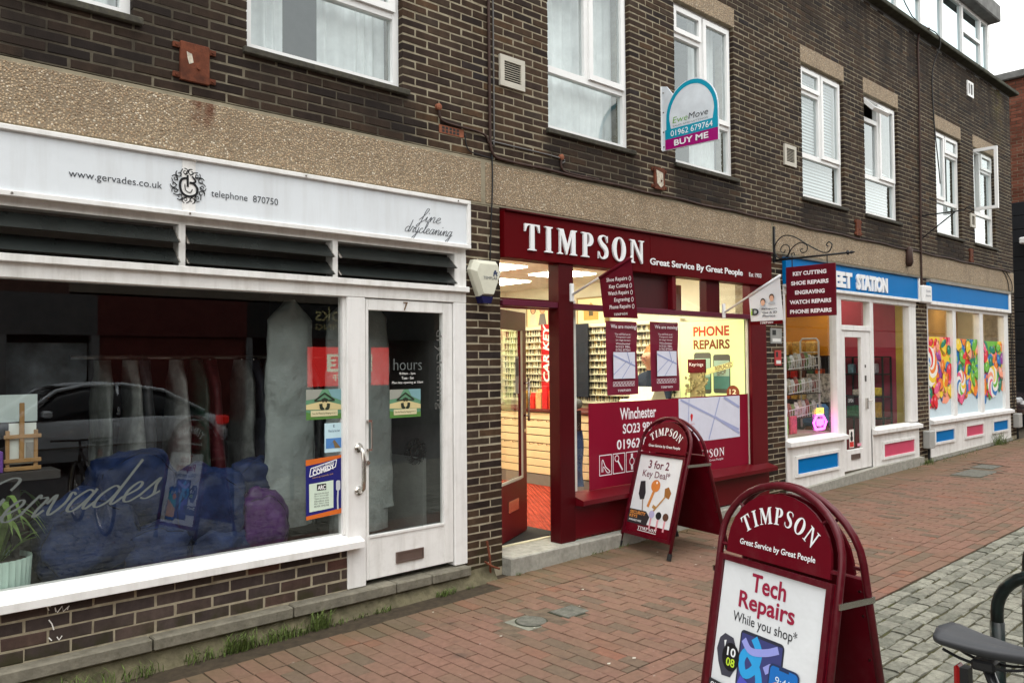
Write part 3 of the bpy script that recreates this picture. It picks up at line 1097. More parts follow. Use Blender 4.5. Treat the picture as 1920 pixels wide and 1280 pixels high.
def window(i, a, b):
    z0, z1 = WZ0 - 0.01, WZ1
    flip = i in (6, 7)
    yf, yb = 0.055, 0.12
    mid = a + (b - a) * (0.44 if flip else 0.50)
    zt, ztop = 4.35, 5.17
    f = bars(MB(), a, b, z0, z1, 0.052, yf, yb)
    f.box(a + 0.052, b - 0.052, yf + 0.002, yb, zt - 0.03, zt + 0.03)
    f.box(mid - 0.03, mid + 0.03, yf + 0.002, yb, zt + 0.03, z1 - 0.052)
    l0, l1 = ((mid + 0.03, b - 0.052) if flip else (a + 0.052, mid - 0.03))
    c0, c1 = ((a + 0.052, mid - 0.03) if flip else (mid + 0.03, b - 0.052))
    f.box(l0, l1, yf + 0.002, yb, ztop - 0.03, ztop + 0.03)
    fo = f.build('window', UPVC, bld)
    pane(a + 0.05, b - 0.05, z0 + 0.05, zt - 0.028, 0.09, fo)
    pane(l0, l1, zt + 0.028, ztop - 0.028, 0.09, fo)
    # top light
    tl = bars(MB(), l0 - 0.012, l1 + 0.012, ztop + 0.018, z1 - 0.04, 0.048, yf - 0.022, yf + 0.03)
    s = tl.build('sash', UPVC, fo)
    g = pane(l0 + 0.03, l1 - 0.03, ztop + 0.06, z1 - 0.08, 0.06, s)
    if i == 5:   # tilted out at the foot
        piv = Vector((0, yf, z1 - 0.05)) - ORG[bld.name]
        Rm = Matrix.Translation(piv) @ Matrix.Rotation(rad(-42), 4, 'X') @ Matrix.Translation(-piv)
        s.data.transform(Rm)
        g.data.transform(Rm)
    cs = bars(MB(), c0 - 0.012, c1 + 0.012, zt + 0.018, z1 - 0.04, 0.052, yf - 0.022, yf + 0.03).build('sash', UPVC, fo)
    g = pane(c0 + 0.035, c1 - 0.035, zt + 0.065, z1 - 0.085, 0.06, cs)
    if i == 7:   # casement swung wide open on its left hinge
        piv = Vector((c0, yf, 0)) - ORG[bld.name]
        Rm = Matrix.Translation(piv) @ Matrix.Rotation(rad(-86), 4, 'Z') @ Matrix.Translation(-piv)
        cs.data.transform(Rm)
        g.data.transform(Rm)
    if i in (4, 5, 6):
        bl = MB()
        zz = z0 + 0.03
        while zz < z1 - 0.05:
            if not (i == 5 and zz > 4.5) and not (i == 6 and 4.4 < zz):
                bl.quad((a + 0.04, 0.15, zz), (b - 0.04, 0.15, zz), (b - 0.04, 0.172, zz + 0.034), (a + 0.04, 0.172, zz + 0.034))
            zz += 0.042
        bl.build('blind', BLIND, fo)
    if i in (0, 1, 2, 3, 6, 7):
        for c0_, c1_, mm in ((a + 0.02, a + 0.3 * (b - a), NET), (b - 0.48 * (b - a), b - 0.02, NET)) if i != 2 else ((a + 0.02, b - 0.02, NET),):
            MB().grid(40, 1, lambda u, v: (c0_ + (c1_ - c0_) * u, 0.24 + 0.022 * math.sin(u * (c1_ - c0_) * 62 + math.sin(u * 9) * 2), z0 + (z1 - z0) * v)).build('curtain', mm, fo, smooth=True)
    # a shallow room behind
    return fo


for i, (a, b) in enumerate(WINX):
    window(i, a, b)

# ================================================================== DRYCLEANER'S SHOPFRONT
dc = thing('shopfront', "white timber drycleaner's shopfront with a wide window and glazed door", 'shopfront', (2.2, 0, 0.1))
fa = MB().cbox(-0.42, 4.02, -0.046, 0.06, 2.648, 3.005, 0.003).build('fascia_board', SIGNW, dc)
fb = MB()
for q in ((-0.43, 4.03, 2.985, 3.015), (-0.43, 4.03, 2.636, 2.668)):
    fb.cbox(q[0], q[1], -0.068, 0.06, q[2], q[3], 0.004)
fb.cbox(3.998, 4.03, -0.067, 0.05, 2.668, 2.985, 0.004)
fb.build('fascia_frame', WHITE, dc)
PF = Plane((0, -0.046, 0), (1, 0, 0), (0, 0, 1))
INK = pm(40, 44, 52)
MB().box(1.79, 1.87, -0.049, -0.046, 2.668, 2.985).build('cover_strip', WHITE, dc)
for sx, sz in ((1.86, 2.975), (1.83, 2.655), (3.9, 3.0), (2.6, 3.0), (0.9, 2.652)):
    MB().lathe([(0.007, -0.071), (0.007, -0.066)], (sx, 0, sz), 8, 'y').build('screw', STEEL, dc)
text(PF, 'www.gervades.co.uk', 1.173, 1.672, 2.772, 2.825, INK, dc, bold=-0.004)
text(PF, 'telephone  870750', 1.966, 2.408, 2.766, 2.822, INK, dc, bold=-0.004)
emblem(PF, 1.826, 2.823, 0.108, pm(18, 18, 20), dc, 0.0045)
script(PF, 'fine', 3.535, 3.735, 2.806, 0.043, INK, dc, 0.0055, slant=0.4)
script(PF, 'drycleaning', 3.405, 3.845, 2.716, 0.040, INK, dc, 0.0055, slant=0.4)
# louvre lights over the window
tr = MB()
tr.box(-0.45, 4.02, -0.005, 0.09, 2.594, 2.640)
tr.cbox(-0.45, 4.03, -0.045, 0.09, 2.295, 2.338, 0.004)
tr.cbox(-0.45, 4.02, -0.012, 0.09, 2.212, 2.295, 0.004)
for a, b in ((0.30, 0.34), (1.784, 1.824), (2.832, 2.872), (3.905, 4.02)):
    tr.box(a, b, -0.010, 0.085, 2.338, 2.594)
tr.build('transom', WHITEW, dc)
for a, b in ((-0.4, 0.30), (0.34, 1.784), (1.824, 2.832), (2.872, 3.905)):
    for zc in (2.405, 2.525):
        MB().prism([(-0.062, -0.048), (-0.058, -0.052), (0.042, 0.042), (0.038, 0.046)], lambda u, v, d, zc=zc: (d, u + 0.01, zc + v), a + 0.012, b - 0.012).build('louvre_blade', GLASSD, dc)
    br = MB()
    for e in (a + 0.004, b - 0.012):
        for zc in (2.405, 2.525):
            br.prism([(-0.066, -0.05), (-0.046, -0.05), (0.03, 0.02), (0.01, 0.02)], lambda u, v, d, zc=zc: (d, u + 0.01, zc + v), e, e + 0.008)
    br.build('louvre_clips', STEEL, dc, kind='stuff')
# frame, mullion post, sill
f = MB()
f.cbox(2.945, 3.095, -0.010, 0.09, 0.17, 2.212, 0.006)
f.cbox(3.892, 4.019, -0.012, 0.09, 0.17, 2.212, 0.006)
f.box(2.925, 2.945, 0.02, 0.08, 0.55, 2.212)
f.build('frame', WHITE, dc)
MB().prism([(-0.075, 0.462), (-0.075, 0.505), (0.045, 0.552), (0.10, 0.552), (0.10, 0.458), (-0.06, 0.456)], lambda u, v, d: (d, u, v), -0.45, 3.045).build('sill', WHITE, dc)
MB().quad((-0.45, 0.05, 0.55), (2.935, 0.05, 0.55), (2.935, 0.05, 2.215), (-0.45, 0.05, 2.215)).build('window_pane', GLASS, dc)
# door
dr = MB()
dr.cbox(3.101, 3.125, 0.0, 0.05, 0.205, 2.205, 0.003)
dr.cbox(3.795, 3.886, 0.0, 0.05, 0.205, 2.205, 0.003)
dr.cbox(3.125, 3.795, 0.0, 0.05, 2.125, 2.205, 0.003)
dr.cbox(3.125, 3.795, 0.0, 0.05, 0.205, 0.512, 0.003)
door = dr.build('door', WHITEW, dc)
MB().box(3.125, 3.795, -0.008, 0.0, 0.500, 0.516).build('glazing_bead', WHITE, door)
MB().quad((3.12, 0.025, 0.51), (3.80, 0.025, 0.51), (3.80, 0.025, 2.13), (3.12, 0.025, 2.13)).build('pane', GLASS, door)
lb = MB()
bars(lb, 3.350, 3.595, 0.284, 0.364, 0.012, -0.012, 0.002)
lb.box(3.362, 3.583, -0.007, 0.002, 0.296, 0.352)
lb.build('letterbox', mat('bronze_letterbox', (0.22, 0.17, 0.15), 0.4, 0.7), door)
hd = MB()
hx = 3.03
hd.tube([(hx, -0.012, 1.14), (hx, -0.05, 1.15), (hx + 0.004, -0.072, 1.12), (hx + 0.006, -0.075, 1.05), (hx + 0.006, -0.075, 0.93), (hx + 0.004, -0.072, 0.87), (hx, -0.05, 0.845), (hx, -0.012, 0.85)], 0.016, 10)
hd.lathe([(0.034, -0.018), (0.030, -0.010)], (hx, 0, 1.15), 16, 'y')
hd.lathe([(0.034, -0.018), (0.030, -0.010)], (hx, 0, 0.85), 16, 'y')
hd.build('pull_handle', STEEL, dc, smooth=True)
MB().lathe([(0.016, -0.012), (0.019, 0.0)], (3.113, 0, 1.035), 12, 'y').build('lock', STEEL, door)
MB().box(3.105, 3.135, -0.03, 0.0, 1.12, 1.135).box(3.105, 3.135, -0.03, 0.0, 1.325, 1.34).box(3.128, 3.135, -0.03, -0.024, 1.135, 1.325).build('latch_guard', STEEL, door)
PD = Plane((0, 0.0, 0), (1, 0, 0), (0, 0, 1))
text(PD, '7', 3.425, 3.462, 2.135, 2.195, mat('brass', (0.25, 0.15, 0.05), 0.4, 0.9), door, d=0.004, ext=0.004)
# lettering and posters on the glass
PG = Plane((0, 0.044, 0), (1, 0, 0), (0, 0, 1))
PGD = Plane((0, 0.020, 0), (1, 0, 0), (0, 0, 1))
ETCH = mat('etched_lettering', (0.12, 0.135, 0.13), 0.7)
script(PG, 'Gervades', 0.62, 1.66, 0.90, 0.105, ETCH, dc, 0.017, 0.002, 0.6, 0.06)
text(PGD, 'hours', 3.35, 3.605, 1.69, 1.775, ETCH, door, bold=-0.01)
text(PGD, '8.00am - 3pm', 3.402, 3.545, 1.652, 1.674, pm(235, 235, 230), door)
text(PGD, 'Tues - Sat', 3.42, 3.53, 1.622, 1.642, pm(235, 235, 230), door)
text(PGD, 'Mon late opening at 10am', 3.335, 3.615, 1.585, 1.608, pm(235, 235, 230), door)
text(PGD, 'drycleaning', 3.46, 4.07, 1.65, 1.73, mat('grey_lettering', (0.11, 0.11, 0.10), 0.7), door, rot=-math.pi / 2, bold=-0.01)
emblem(PGD, 3.545, 1.08, 0.10, pm(22, 24, 24), door, 0.003)


def eco_card(pl, u0, u1, v0, v1, parent):
    c = rect(pl, u0, u1, v0, v1, pm(96, 142, 110), parent, 0.002, 'leaflet')
    w, h = u1 - u0, v1 - v0
    poly(pl, [(u0, v1), (u0, v1 - h * 0.35), (u0 + w * 0.3, v1 - h * 0.3), (u0 + w * 0.45, v1)], pm(150, 152, 142), c, 0.003)
    poly(pl, [(u1, v1), (u1 - w * 0.4, v1), (u1 - w * 0.3, v1 - h * 0.25), (u1, v1 - h * 0.42)], pm(120, 160, 165), c, 0.003)
    poly(pl, [(u0, v0 + h * 0.5), (u0 + w * 0.5, v0 + h * 0.62), (u1, v0 + h * 0.45), (u1, v0 + h * 0.3), (u0, v0 + h * 0.34)], pm(205, 190, 140), c, 0.0035)
    poly(pl, [(u0, v0), (u1, v0), (u1, v0 + h * 0.18), (u0 + w * 0.4, v0 + h * 0.12), (u0, v0 + h * 0.26)], pm(84, 128, 62), c, 0.004)
    mb = MB()
    cx, cy = u0 + w * 0.5, v0 + h * 0.6
    stroke(mb, pl, [(cx - w * 0.28, cy + h * 0.02), (cx, cy + h * 0.27), (cx + w * 0.28, cy + h * 0.02)], w * 0.045, 0.005, False)
    stroke(mb, pl, [(cx - w * 0.28, cy + h * 0.02), (cx + w * 0.28, cy + h * 0.02)], w * 0.03, 0.0053, False)
    for k in range(3):
        a = math.pi / 2 + k * 2.094
        stroke(mb, pl, [(cx + math.cos(a + t) * w * 0.11, cy - h * 0.12 + math.sin(a + t) * h * 0.18) for t in (-0.75, 0, 0.75)], w * 0.09, 0.0056 + k * 1e-4, False)
    mb.build('print', pm(44, 52, 40), c)
    rect(pl, u0 + w * 0.12, u1 - w * 0.14, v0 + h * 0.1, v0 + h * 0.3, pm(208, 200, 160), c, 0.0062)
    text(pl, 'Save the Planet by Hanging on to it', u0 + w * 0.16, u1 - w * 0.18, v0 + h * 0.15, v0 + h * 0.24, pm(60, 66, 40), c, 0.0072)


eco_card(PG, 2.655, 2.935, 1.360, 1.566, dc)
eco_card(PGD, 3.314, 3.592, 1.340, 1.548, dc)
fl = rect(PG, 2.795, 2.938, 1.128, 1.330, pm(190, 218, 226), dc, 0.002, 'flyer')
rect(PG, 2.805, 2.930, 1.155, 1.225, pm(80, 130, 190), fl, 0.003)
poly(PG, [(2.82, 1.155), (2.86, 1.20), (2.875, 1.155), (2.92, 1.155), (2.87, 1.215)], pm(120, 100, 70), fl, 0.004)
text(PG, 'Music by the river', 2.825, 2.915, 1.262, 1.285, pm(60, 80, 110), fl, 0.003)
text(PG, 'E', 2.862, 2.876, 1.300, 1.318, pm(40, 60, 100), fl, 0.003)
cp = poly(PG, [(2.655, 0.684), (2.930, 0.700), (2.925, 1.105), (2.652, 1.090)], pm(32, 34, 110), dc, 0.002, 'comedy_poster')
poly(PG, [(2.652, 1.090), (2.652, 1.050), (2.76, 1.060), (2.925, 1.085), (2.925, 1.105)], pm(206, 104, 40), cp, 0.003)
poly(PG, [(2.655, 0.684), (2.930, 0.700), (2.930, 0.735), (2.80, 0.722), (2.655, 0.710)], pm(206, 104, 40), cp, 0.003)
mb = MB()
for a, b in zip([(2.68, 0.975), (2.878, 1.025), (2.888, 1.075), (2.69, 1.03)], [(2.878, 1.025), (2.888, 1.075), (2.69, 1.03), (2.68, 0.975)]):
    stroke(mb, PG, [a, b], 0.006, 0.004 + len(mb.v) * 1e-5, False)
mb.build('print', pm(236, 236, 240), cp)
text(PG, 'BARNSTORMERS', 2.705, 2.868, 1.032, 1.054, pm(236, 236, 240), cp, 0.005, rot=0.22)
text(PG, 'COMEDY', 2.70, 2.872, 0.995, 1.033, pm(240, 240, 244), cp, 0.005, rot=0.22, bold=0.04)
text(PG, 'Stand up comedy club', 2.70, 2.86, 0.965, 0.978, pm(200, 160, 90), cp, 0.005, rot=0.1)
ap = poly(PG, [(2.678, 0.735), (2.862, 0.745), (2.862, 0.935), (2.676, 0.925)], pm(206, 222, 205), cp, 0.004, 'panel')
rect(PG, 2.735, 2.805, 0.875, 0.918, pm(15, 15, 18), ap, 0.005)
text(PG, 'ARC', 2.740, 2.800, 0.880, 0.910, pm(240, 240, 240), ap, 0.006, bold=0.03)
for q, sx in enumerate(('Next show this month', 'Doors open at eight', 'Tickets on the door', 'Headline acts', 'Bar open late', 'BOOK ONLINE')):
    text(PG, sx, 2.715, 2.825, 0.850 - q * 0.017, 0.860 - q * 0.017, pm(50, 52, 60), ap, 0.006)
mb = MB()
mb.quad(*[PG(u, v, 0.005) for u, v in rrect(2.882, 2.916, 0.86, 0.93, 0.012)])
stroke(mb, PG, [(2.898, 0.86), (2.894, 0.80), (2.896, 0.73)], 0.012, 0.0054)
mb.build('print', pm(190, 194, 200), cp)
# concrete drip course, door step and footing
xs = [-0.5, 0.62, 1.62, 2.50, 3.30, 3.62, 4.0]
for a, b in zip(xs, xs[1:]):
    MB().cbox(a + 0.004, b - 0.004, -0.085 - RND.random() * 0.006, 0.10, 0.092, 0.166 + (RND.random() - 0.5) * 0.006, 0.008).build('step_slab', CONC, dc)
MB().grid(120, 4, lambda u, v: (-0.5 + 4.75 * u, -0.055 - 0.075 * (1 - v) ** 2 + 0.02 * mnoise.noise((u * 70, v * 4, 0)), gz(-0.5 + 4.75 * u) - 0.03 + 0.14 * v)).build('footing', SOIL, dc, smooth=True)

# ================================================================== MAROON KEY-CUTTER'S SHOPFRONT
tp = thing('shopfront', "maroon key cutter's shopfront with lit interior and an open door", 'shopfront', (6.4, 0, 0.1))
LET = mat('white_sign_letter', (0.80, 0.81, 0.82), 0.35, var=0.02)
MB().cbox(4.395, 6.315, -0.052, 0.1, 2.605, 2.990, 0.004).build('fascia_board', MAROONS, tp)
MB().cbox(6.319, 8.60, -0.052, 0.1, 2.605, 2.990, 0.004).build('fascia_board', MAROONS, tp)
MB().box(4.395, 8.60, -0.075, 0.1, 2.990, 3.004).build('fascia_capping', MAROOND, tp)
PT = Plane((0, -0.052, 0), (1, 0, 0), (0, 0, 1))
serif(PT, 4.612, 6.200, 2.683, 2.905, LET, tp, 0.0, 0.018, 0.26, each=True)
text(PT, 'Great Service By Great People', 6.306, 7.970, 2.668, 2.755, LET, tp, 0.001, bold=0.018, ext=0.004)
text(PT, 'Est 1903', 8.106, 8.367, 2.690, 2.738, LET, tp, 0.001, bold=0.008)
# frame members
f = MB()
f.cbox(5.045, 5.232, -0.035, 0.10, 0.160, 2.605, 0.005)
f.build('post', MAROOND, tp)
MB().cbox(8.205, 8.533, -0.01, 0.10, 0.10, 2.605, 0.005).build('pilaster', MAROON, tp)
MB().cbox(7.352, 7.600, 0.005, 0.10, 2.262, 2.605, 0.004).build('post', MAROOND, tp)
MB().cbox(4.40, 8.205, -0.022, 0.09, 2.212, 2.262, 0.004).build('transom', mat('plum_transom', (0.10, 0.012, 0.03), 0.35), tp)
MB().box(6.135, 6.725, 0.03, 0.10, 2.262, 2.605).build('vent_panel', mat('maroon_recess_panel', (0.05, 0.004, 0.006), 0.5), tp)  # recessed panel in one even dark maroon
MB().cbox(6.70, 6.76, -0.03, 0.10, 2.262, 2.605, 0.003).build('post', MAROON, tp)
MB().prism([(-0.13, 0.480), (-0.13, 0.520), (0.03, 0.565), (0.10, 0.565), (0.10, 0.46), (-0.12, 0.475)], lambda u, v, d: (d, u, v), 5.232, 8.530).build('sill', MAROON, tp)
MB().cbox(5.232, 8.530, -0.02, 0.10, 0.175, 0.478, 0.004).build('stall_riser', MAROON, tp)
MB().quad((5.232, 0.045, 0.56), (8.21, 0.045, 0.56), (8.21, 0.045, 2.215), (5.232, 0.045, 2.215)).build('window_pane', GLASSC, tp)
for a, b in ((4.40, 5.045), (5.232, 6.135), (6.76, 7.352), (7.60, 8.205)):
    MB().quad((a, 0.045, 2.26), (b, 0.045, 2.26), (b, 0.045, 2.607), (a, 0.045, 2.607)).build('top_light', GLASSC, tp)
MB().box(8.188, 8.207, 0.03, 0.06, 0.565, 2.212).build('glazing_bead', mat('pale_bead', (0.55, 0.52, 0.42), 0.5), tp)
MB().box(5.36, 5.40, 0.10, 0.30, 0.17, 2.3).build('door_jamb', WHITEW, tp)
MB().box(4.40, 5.40, 0.20, 0.28, 2.215, 2.30).build('door_head', MAROON, tp)
# stone step
for a, b in ((4.392, 5.20), (5.204, 6.6), (6.604, 8.53)):
    MB().cbox(a, b, -0.115, 0.30 if b < 5.3 else 0.0, -0.05, 0.162, 0.010).build('stone_step', CONCL, tp)
MB().box(4.40, 5.36, 0.215, 0.245, 0.162, 0.172).build('threshold_strip', mat('pale_threshold', (0.62, 0.57, 0.40), 0.5), tp)
# open door: hinged by the brick pier, swung inwards
dth = rad(27)
DP = Plane((4.44, 0.205, 0.175), (math.cos(dth), math.sin(dth), 0), (0, 0, 1))
dd = MB()


def dbox(mb, u0, u1, v0, v1, d0=-0.022, d1=0.022):
    mb.prism([(u0, v0), (u1, v0), (u1, v1), (u0, v1)], lambda u, v, d: DP(u, v, d), d1, d0)


dbox(dd, 0.0, 0.10, 0.0, 2.03)
dbox(dd, 0.755, 0.86, 0.0, 2.03)
dbox(dd, 0.10, 0.755, 0.0, 0.50)
dbox(dd, 0.10, 0.755, 1.86, 2.03)
door = dd.build('door', MAROON, tp)
MB().quad(DP(0.10, 0.5), DP(0.755, 0.5), DP(0.755, 1.86), DP(0.10, 1.86)).build('pane', GLASSC, door)
bd = MB()
dbox(bd, 0.725, 0.757, 0.5, 1.86, 0.018, 0.026)
dbox(bd, 0.10, 0.725, 0.495, 0.52, 0.018, 0.026)
bd.build('glazing_bead', mat('pale_bead', (0.55, 0.52, 0.42), 0.5), door)
lbm = MB()
dbox(lbm, 0.36, 0.62, 0.235, 0.335, 0.022, 0.030)
lbm.build('letterbox', STEEL, door)
h2 = MB()
h2.tube([DP(0.80, 1.02, 0.07), DP(0.80, 1.42, 0.07)], 0.013, 10)
h2.tube([DP(0.80, 1.07, 0.02), DP(0.80, 1.07, 0.07)], 0.010, 8)
h2.tube([DP(0.80, 1.37, 0.02), DP(0.80, 1.37, 0.07)], 0.010, 8)
h2.build('pull_handle', STEEL, door, smooth=True)
MB().prism(ell(0.80, 0.93, 0.02, 0.02, 12), lambda u, v, d: DP(u, v, d), 0.03, 0.02).build('lock', STEEL, door)
st_ = rect(DP, 0.62, 0.71, 1.28, 1.62, pm(170, 170, 160), door, 0.004, 'opening_hours_notice')
rect(DP, 0.63, 0.70, 1.44, 1.60, pm(90, 90, 92), st_, 0.006)
# window graphics
PV = Plane((0, 0.040, 0), (1, 0, 0), (0, 0, 1))
vin = rect(PV, 5.492, 6.860, 0.566, 1.358, VINYL, tp, 0.001, 'address_vinyl')
rect(PV, 6.860, 8.205, 0.566, 1.362, VINYL, vin, 0.001)
WP = pm(238, 232, 236)
text(PV, 'Winchester', 5.935, 6.490, 1.185, 1.298, WP, vin, 0.003, bold=0.02)
text(PV, 'SO23 9BL', 5.975, 6.455, 1.050, 1.145, WP, vin, 0.003, bold=0.02)
text(PV, '01962 877064', 5.885, 6.700, 0.905, 1.000, WP, vin, 0.003, bold=0.02)
for q in range(4):
    u0 = 5.635 + q * 0.192
    mb = MB()
    for a, b in (((u0, 0.685), (u0 + 0.17, 0.685)), ((u0 + 0.17, 0.682), (u0 + 0.17, 0.873)), ((u0 + 0.17, 0.87), (u0, 0.87)), ((u0, 0.873), (u0, 0.682))):
        stroke(mb, PV, [a, b], 0.008, 0.003 + len(mb.v) * 2e-5, False)
    c = (u0 + 0.085, 0.78)
    if q == 0:
        stroke(mb, PV, [(c[0] - 0.055, 0.715), (c[0] - 0.045, 0.83), (c[0], 0.76), (c[0] + 0.06, 0.715), (c[0] + 0.02, 0.708), (c[0] - 0.03, 0.765), (c[0] - 0.04, 0.715)], 0.008, 0.0035)
    elif q == 1:
        stroke(mb, PV, ell(c[0] - 0.03, 0.825, 0.028, 0.028, 12) + [(c[0] - 0.002, 0.825)], 0.008, 0.0035)
        stroke(mb, PV, [(c[0] - 0.015, 0.80), (c[0] + 0.05, 0.71)], 0.018, 0.0037, False)
    elif q == 2:
        stroke(mb, PV, ell(c[0], 0.78, 0.034, 0.034, 14) + [(c[0] + 0.034, 0.78)], 0.008, 0.0035)
        stroke(mb, PV, [(c[0], 0.815), (c[0], 0.855)], 0.03, 0.0037, False)
        stroke(mb, PV, [(c[0], 0.745), (c[0], 0.700)], 0.03, 0.0038, False)
    else:
        stroke(mb, PV, [(c[0] - 0.03, 0.84), (c[0] + 0.03, 0.84), (c[0] + 0.02, 0.77), (c[0], 0.74), (c[0] - 0.02, 0.77), (c[0] - 0.03, 0.84)], 0.008, 0.0035)
        stroke(mb, PV, [(c[0], 0.74), (c[0], 0.71)], 0.02, 0.0037, False)
    mb.build('print', WP, vin)
mp = poly(PV, [(6.868, 0.92), (7.37, 0.888), (8.010, 0.888), (8.016, 1.348), (6.868, 1.352)], pm(212, 214, 228), tp, 0.003, 'street_map')


def roads(pl, segs, m, parent, d):
    mb = MB()
    for k, (a, b, w) in enumerate(segs):
        stroke(mb, pl, [a, b], w, d + k * 1e-4, False)
    mb.build('print', m, parent)


roads(PV, [((6.90, 1.34), (7.99, 0.97), 0.022), ((7.62, 1.345), (7.40, 0.90), 0.018), ((7.53, 1.13), (8.0, 0.93), 0.028), ((7.05, 1.35), (7.02, 1.0), 0.012), ((7.7, 1.34), (8.0, 1.22), 0.03)], pm(160, 168, 205), mp, 0.005)
poly(PV, ell(7.09, 1.165, 0.022, 0.024, 12) + [], pm(206, 40, 44), mp, 0.0065)
poly(PV, [(7.070, 1.155), (7.09, 1.105), (7.11, 1.155)], pm(206, 40, 44), mp, 0.0068)
text(PV, '34 High St', 7.04, 7.14, 1.070, 1.088, pm(206, 80, 90), mp, 0.0062)
serif(PV, 7.02, 7.695, 0.705, 0.792, WP, vin, 0.003)
text(PV, 'Great Service By Great People', 7.05, 7.67, 0.655, 0.685, WP, vin, 0.003)


def moving_poster(x0, x1, z0, z1, which):
    pl = Plane((0, 0.065, 0), (1, 0, 0), (0, 0, 1))
    t = thing('hanging_poster', which, 'poster', ((x0 + x1) / 2, 0.065, z0))
    MB().grid(10, 10, lambda u, v: (x0 + (x1 - x0) * u, 0.066 - 0.006 * math.sin(v * 9) * u - 0.012 * (1 - v) ** 2, z0 + (z1 - z0) * v)).build('sheet', mat('poster_maroon', (0.22, 0.018, 0.045), 0.5, spec=0.12), t, smooth=True)
    w, h = x1 - x0, z1 - z0
    d = 0.024
    text(pl, 'We are moving!', x0 + w * 0.10, x1 - w * 0.06, z1 - h * 0.115, z1 - h * 0.045, WP, t, d, bold=0.01)
    for q, s in enumerate(('You will find us at :', 'Timpson Ltd', '34 High Street', 'Winchester', 'SO23 9BL', '01962 877064')):
        text(pl, s, x0 + w * (0.25 if q != 0 else 0.22), x1 - w * (0.28 if q != 0 else 0.25), z1 - h * (0.19 + 0.043 * q), z1 - h * (0.162 + 0.043 * q), WP, t, d)
    m_ = rect(pl, x0 + w * 0.17, x1 - w * 0.13, z0 + h * 0.22, z0 + h * 0.58, pm(214, 216, 230), t, d, 'street_map')
    u0, u1, v0, v1 = x0 + w * 0.17, x1 - w * 0.13, z0 + h * 0.22, z0 + h * 0.58
    roads(pl, [((u0, v1 - 0.03), (u1, v0 + 0.12), 0.014), ((u0 + 0.2, v1), (u0 + 0.24, v1 - 0.1), 0.012), ((u0 + 0.12, v0), (u1 - 0.05, v0 + 0.16), 0.008), ((u0, v0 + 0.04), (u0 + 0.2, v0 + 0.17), 0.007)], pm(150, 160, 200), m_, d + 0.002)
    mb = MB()
    for q in range(7):
        u = x0 + w * (0.16 + 0.1 * q)
        stroke(mb, pl, [(u, z0 + h * 0.12), (u + w * 0.08, z0 + h * 0.12), (u + w * 0.08, z0 + h * 0.18), (u, z0 + h * 0.18), (u, z0 + h * 0.12)], 0.004, d + q * 1e-4, False)
        stroke(mb, pl, [(u + w * 0.02, z0 + h * 0.13), (u + w * 0.06, z0 + h * 0.17)], 0.006, d + 0.001 + q * 1e-4, False)
    mb.build('print', WP, t)
    serif(pl, x0 + w * 0.3, x1 - w * 0.28, z0 + h * 0.045, z0 + h * 0.075, WP, t, d)


moving_poster(5.775, 6.235, 1.422, 2.128, 'maroon moving notice hanging behind the glass nearer the open door')
moving_poster(6.445, 6.910, 1.437, 2.138, 'maroon moving notice hanging behind the glass beside the lit phone sign')

# ---- inside the key cutter's
inner = thing('shop_interior', "bright cream interior of the key cutter's shop with tiled ceiling", 'interior', (6.4, 2.5, 0.16))
CARPET = mat('red_ribbed_carpet', (0.31, 0.035, 0.014), 0.9, var=0.2, scale=8)
nt = CARPET.node_tree
wv = N(nt, 'TexWave')
wv.inputs['Scale'].default_value = 6.5
mp_ = N(nt, 'Mapping')
mp_.inputs['Rotation'].default_value = (0, 0, rad(35))
nt.links.new(coords(nt), mp_.inputs[0])
nt.links.new(mp_.outputs[0], wv.inputs['Vector'])
bump(nt, nt.nodes['Principled BSDF'], wv.outputs['Fac'], 1.0, 0.02)
MB().box(4.36, 8.58, 0.301, 5.0, 0.02, 0.158).build('carpet', CARPET, inner)
MB().box(4.41, 5.36, 0.30, 0.75, 0.1585, 0.166).build('door_mat', mat('dark_coir_mat', (0.02, 0.019, 0.018), 0.95), inner)
MB().box(4.35, 8.60, 0.26, 5.0, 2.86, 2.95).build('ceiling', mat('ceiling_tile', (0.72, 0.69, 0.60), 0.9), inner)
MB().box(4.35, 8.60, 4.6, 4.65, 0.16, 2.86).build('back_wall', CREAM, inner)
LAMP = mat('lit_ceiling_panel', (1.0, 0.94, 0.76), 0.5, emit=10.5, ecol=(1.0, 0.94, 0.76))
for cx in (4.95, 6.15, 7.35):
    for cy in (0.95, 2.15, 3.35):
        MB().box(cx - 0.3, cx + 0.3, cy - 0.3, cy + 0.3, 2.845, 2.862).build('ceiling_light', LAMP, inner)
# counter of slatted panels
ct = thing('counter', 'cream slatwall counter with a dark top beyond the open door', 'counter', (7.5, 2.6, 0.16))
SLAT = mat('cream_slatwall', (0.72, 0.58, 0.34), 0.5, var=0.06)
zz = 0.30
while zz < 1.05:
    MB().cbox(7.305, 7.33, 1.35, 4.3, zz, zz + 0.088, 0.004).build('slat', SLAT, ct)
    zz += 0.1
MB().box(7.331, 7.85, 1.36, 4.29, 0.16, 1.10).build('carcass', mat('slat_groove', (0.06, 0.03, 0.015), 0.7), ct)
MB().cbox(7.27, 7.88, 1.3, 4.32, 1.10, 1.135, 0.004).build('counter_top', mat('red_brown_top', (0.10, 0.02, 0.015), 0.4), ct)
MB().box(7.29, 7.304, 1.35, 4.3, 0.158, 0.29).build('kickboard', mat('grey_kick', (0.18, 0.17, 0.15), 0.6), ct)
mb = MB()
for q in range(12):
    for zz in (0.985, 0.685):
        mb.tube([(7.305, 2.0 + q * 0.16, zz), (7.22, 2.0 + q * 0.16, zz), (7.21, 2.0 + q * 0.16, zz + 0.02)], 0.006, 5)
mb.build('display_hooks', STEEL, ct, kind='stuff')
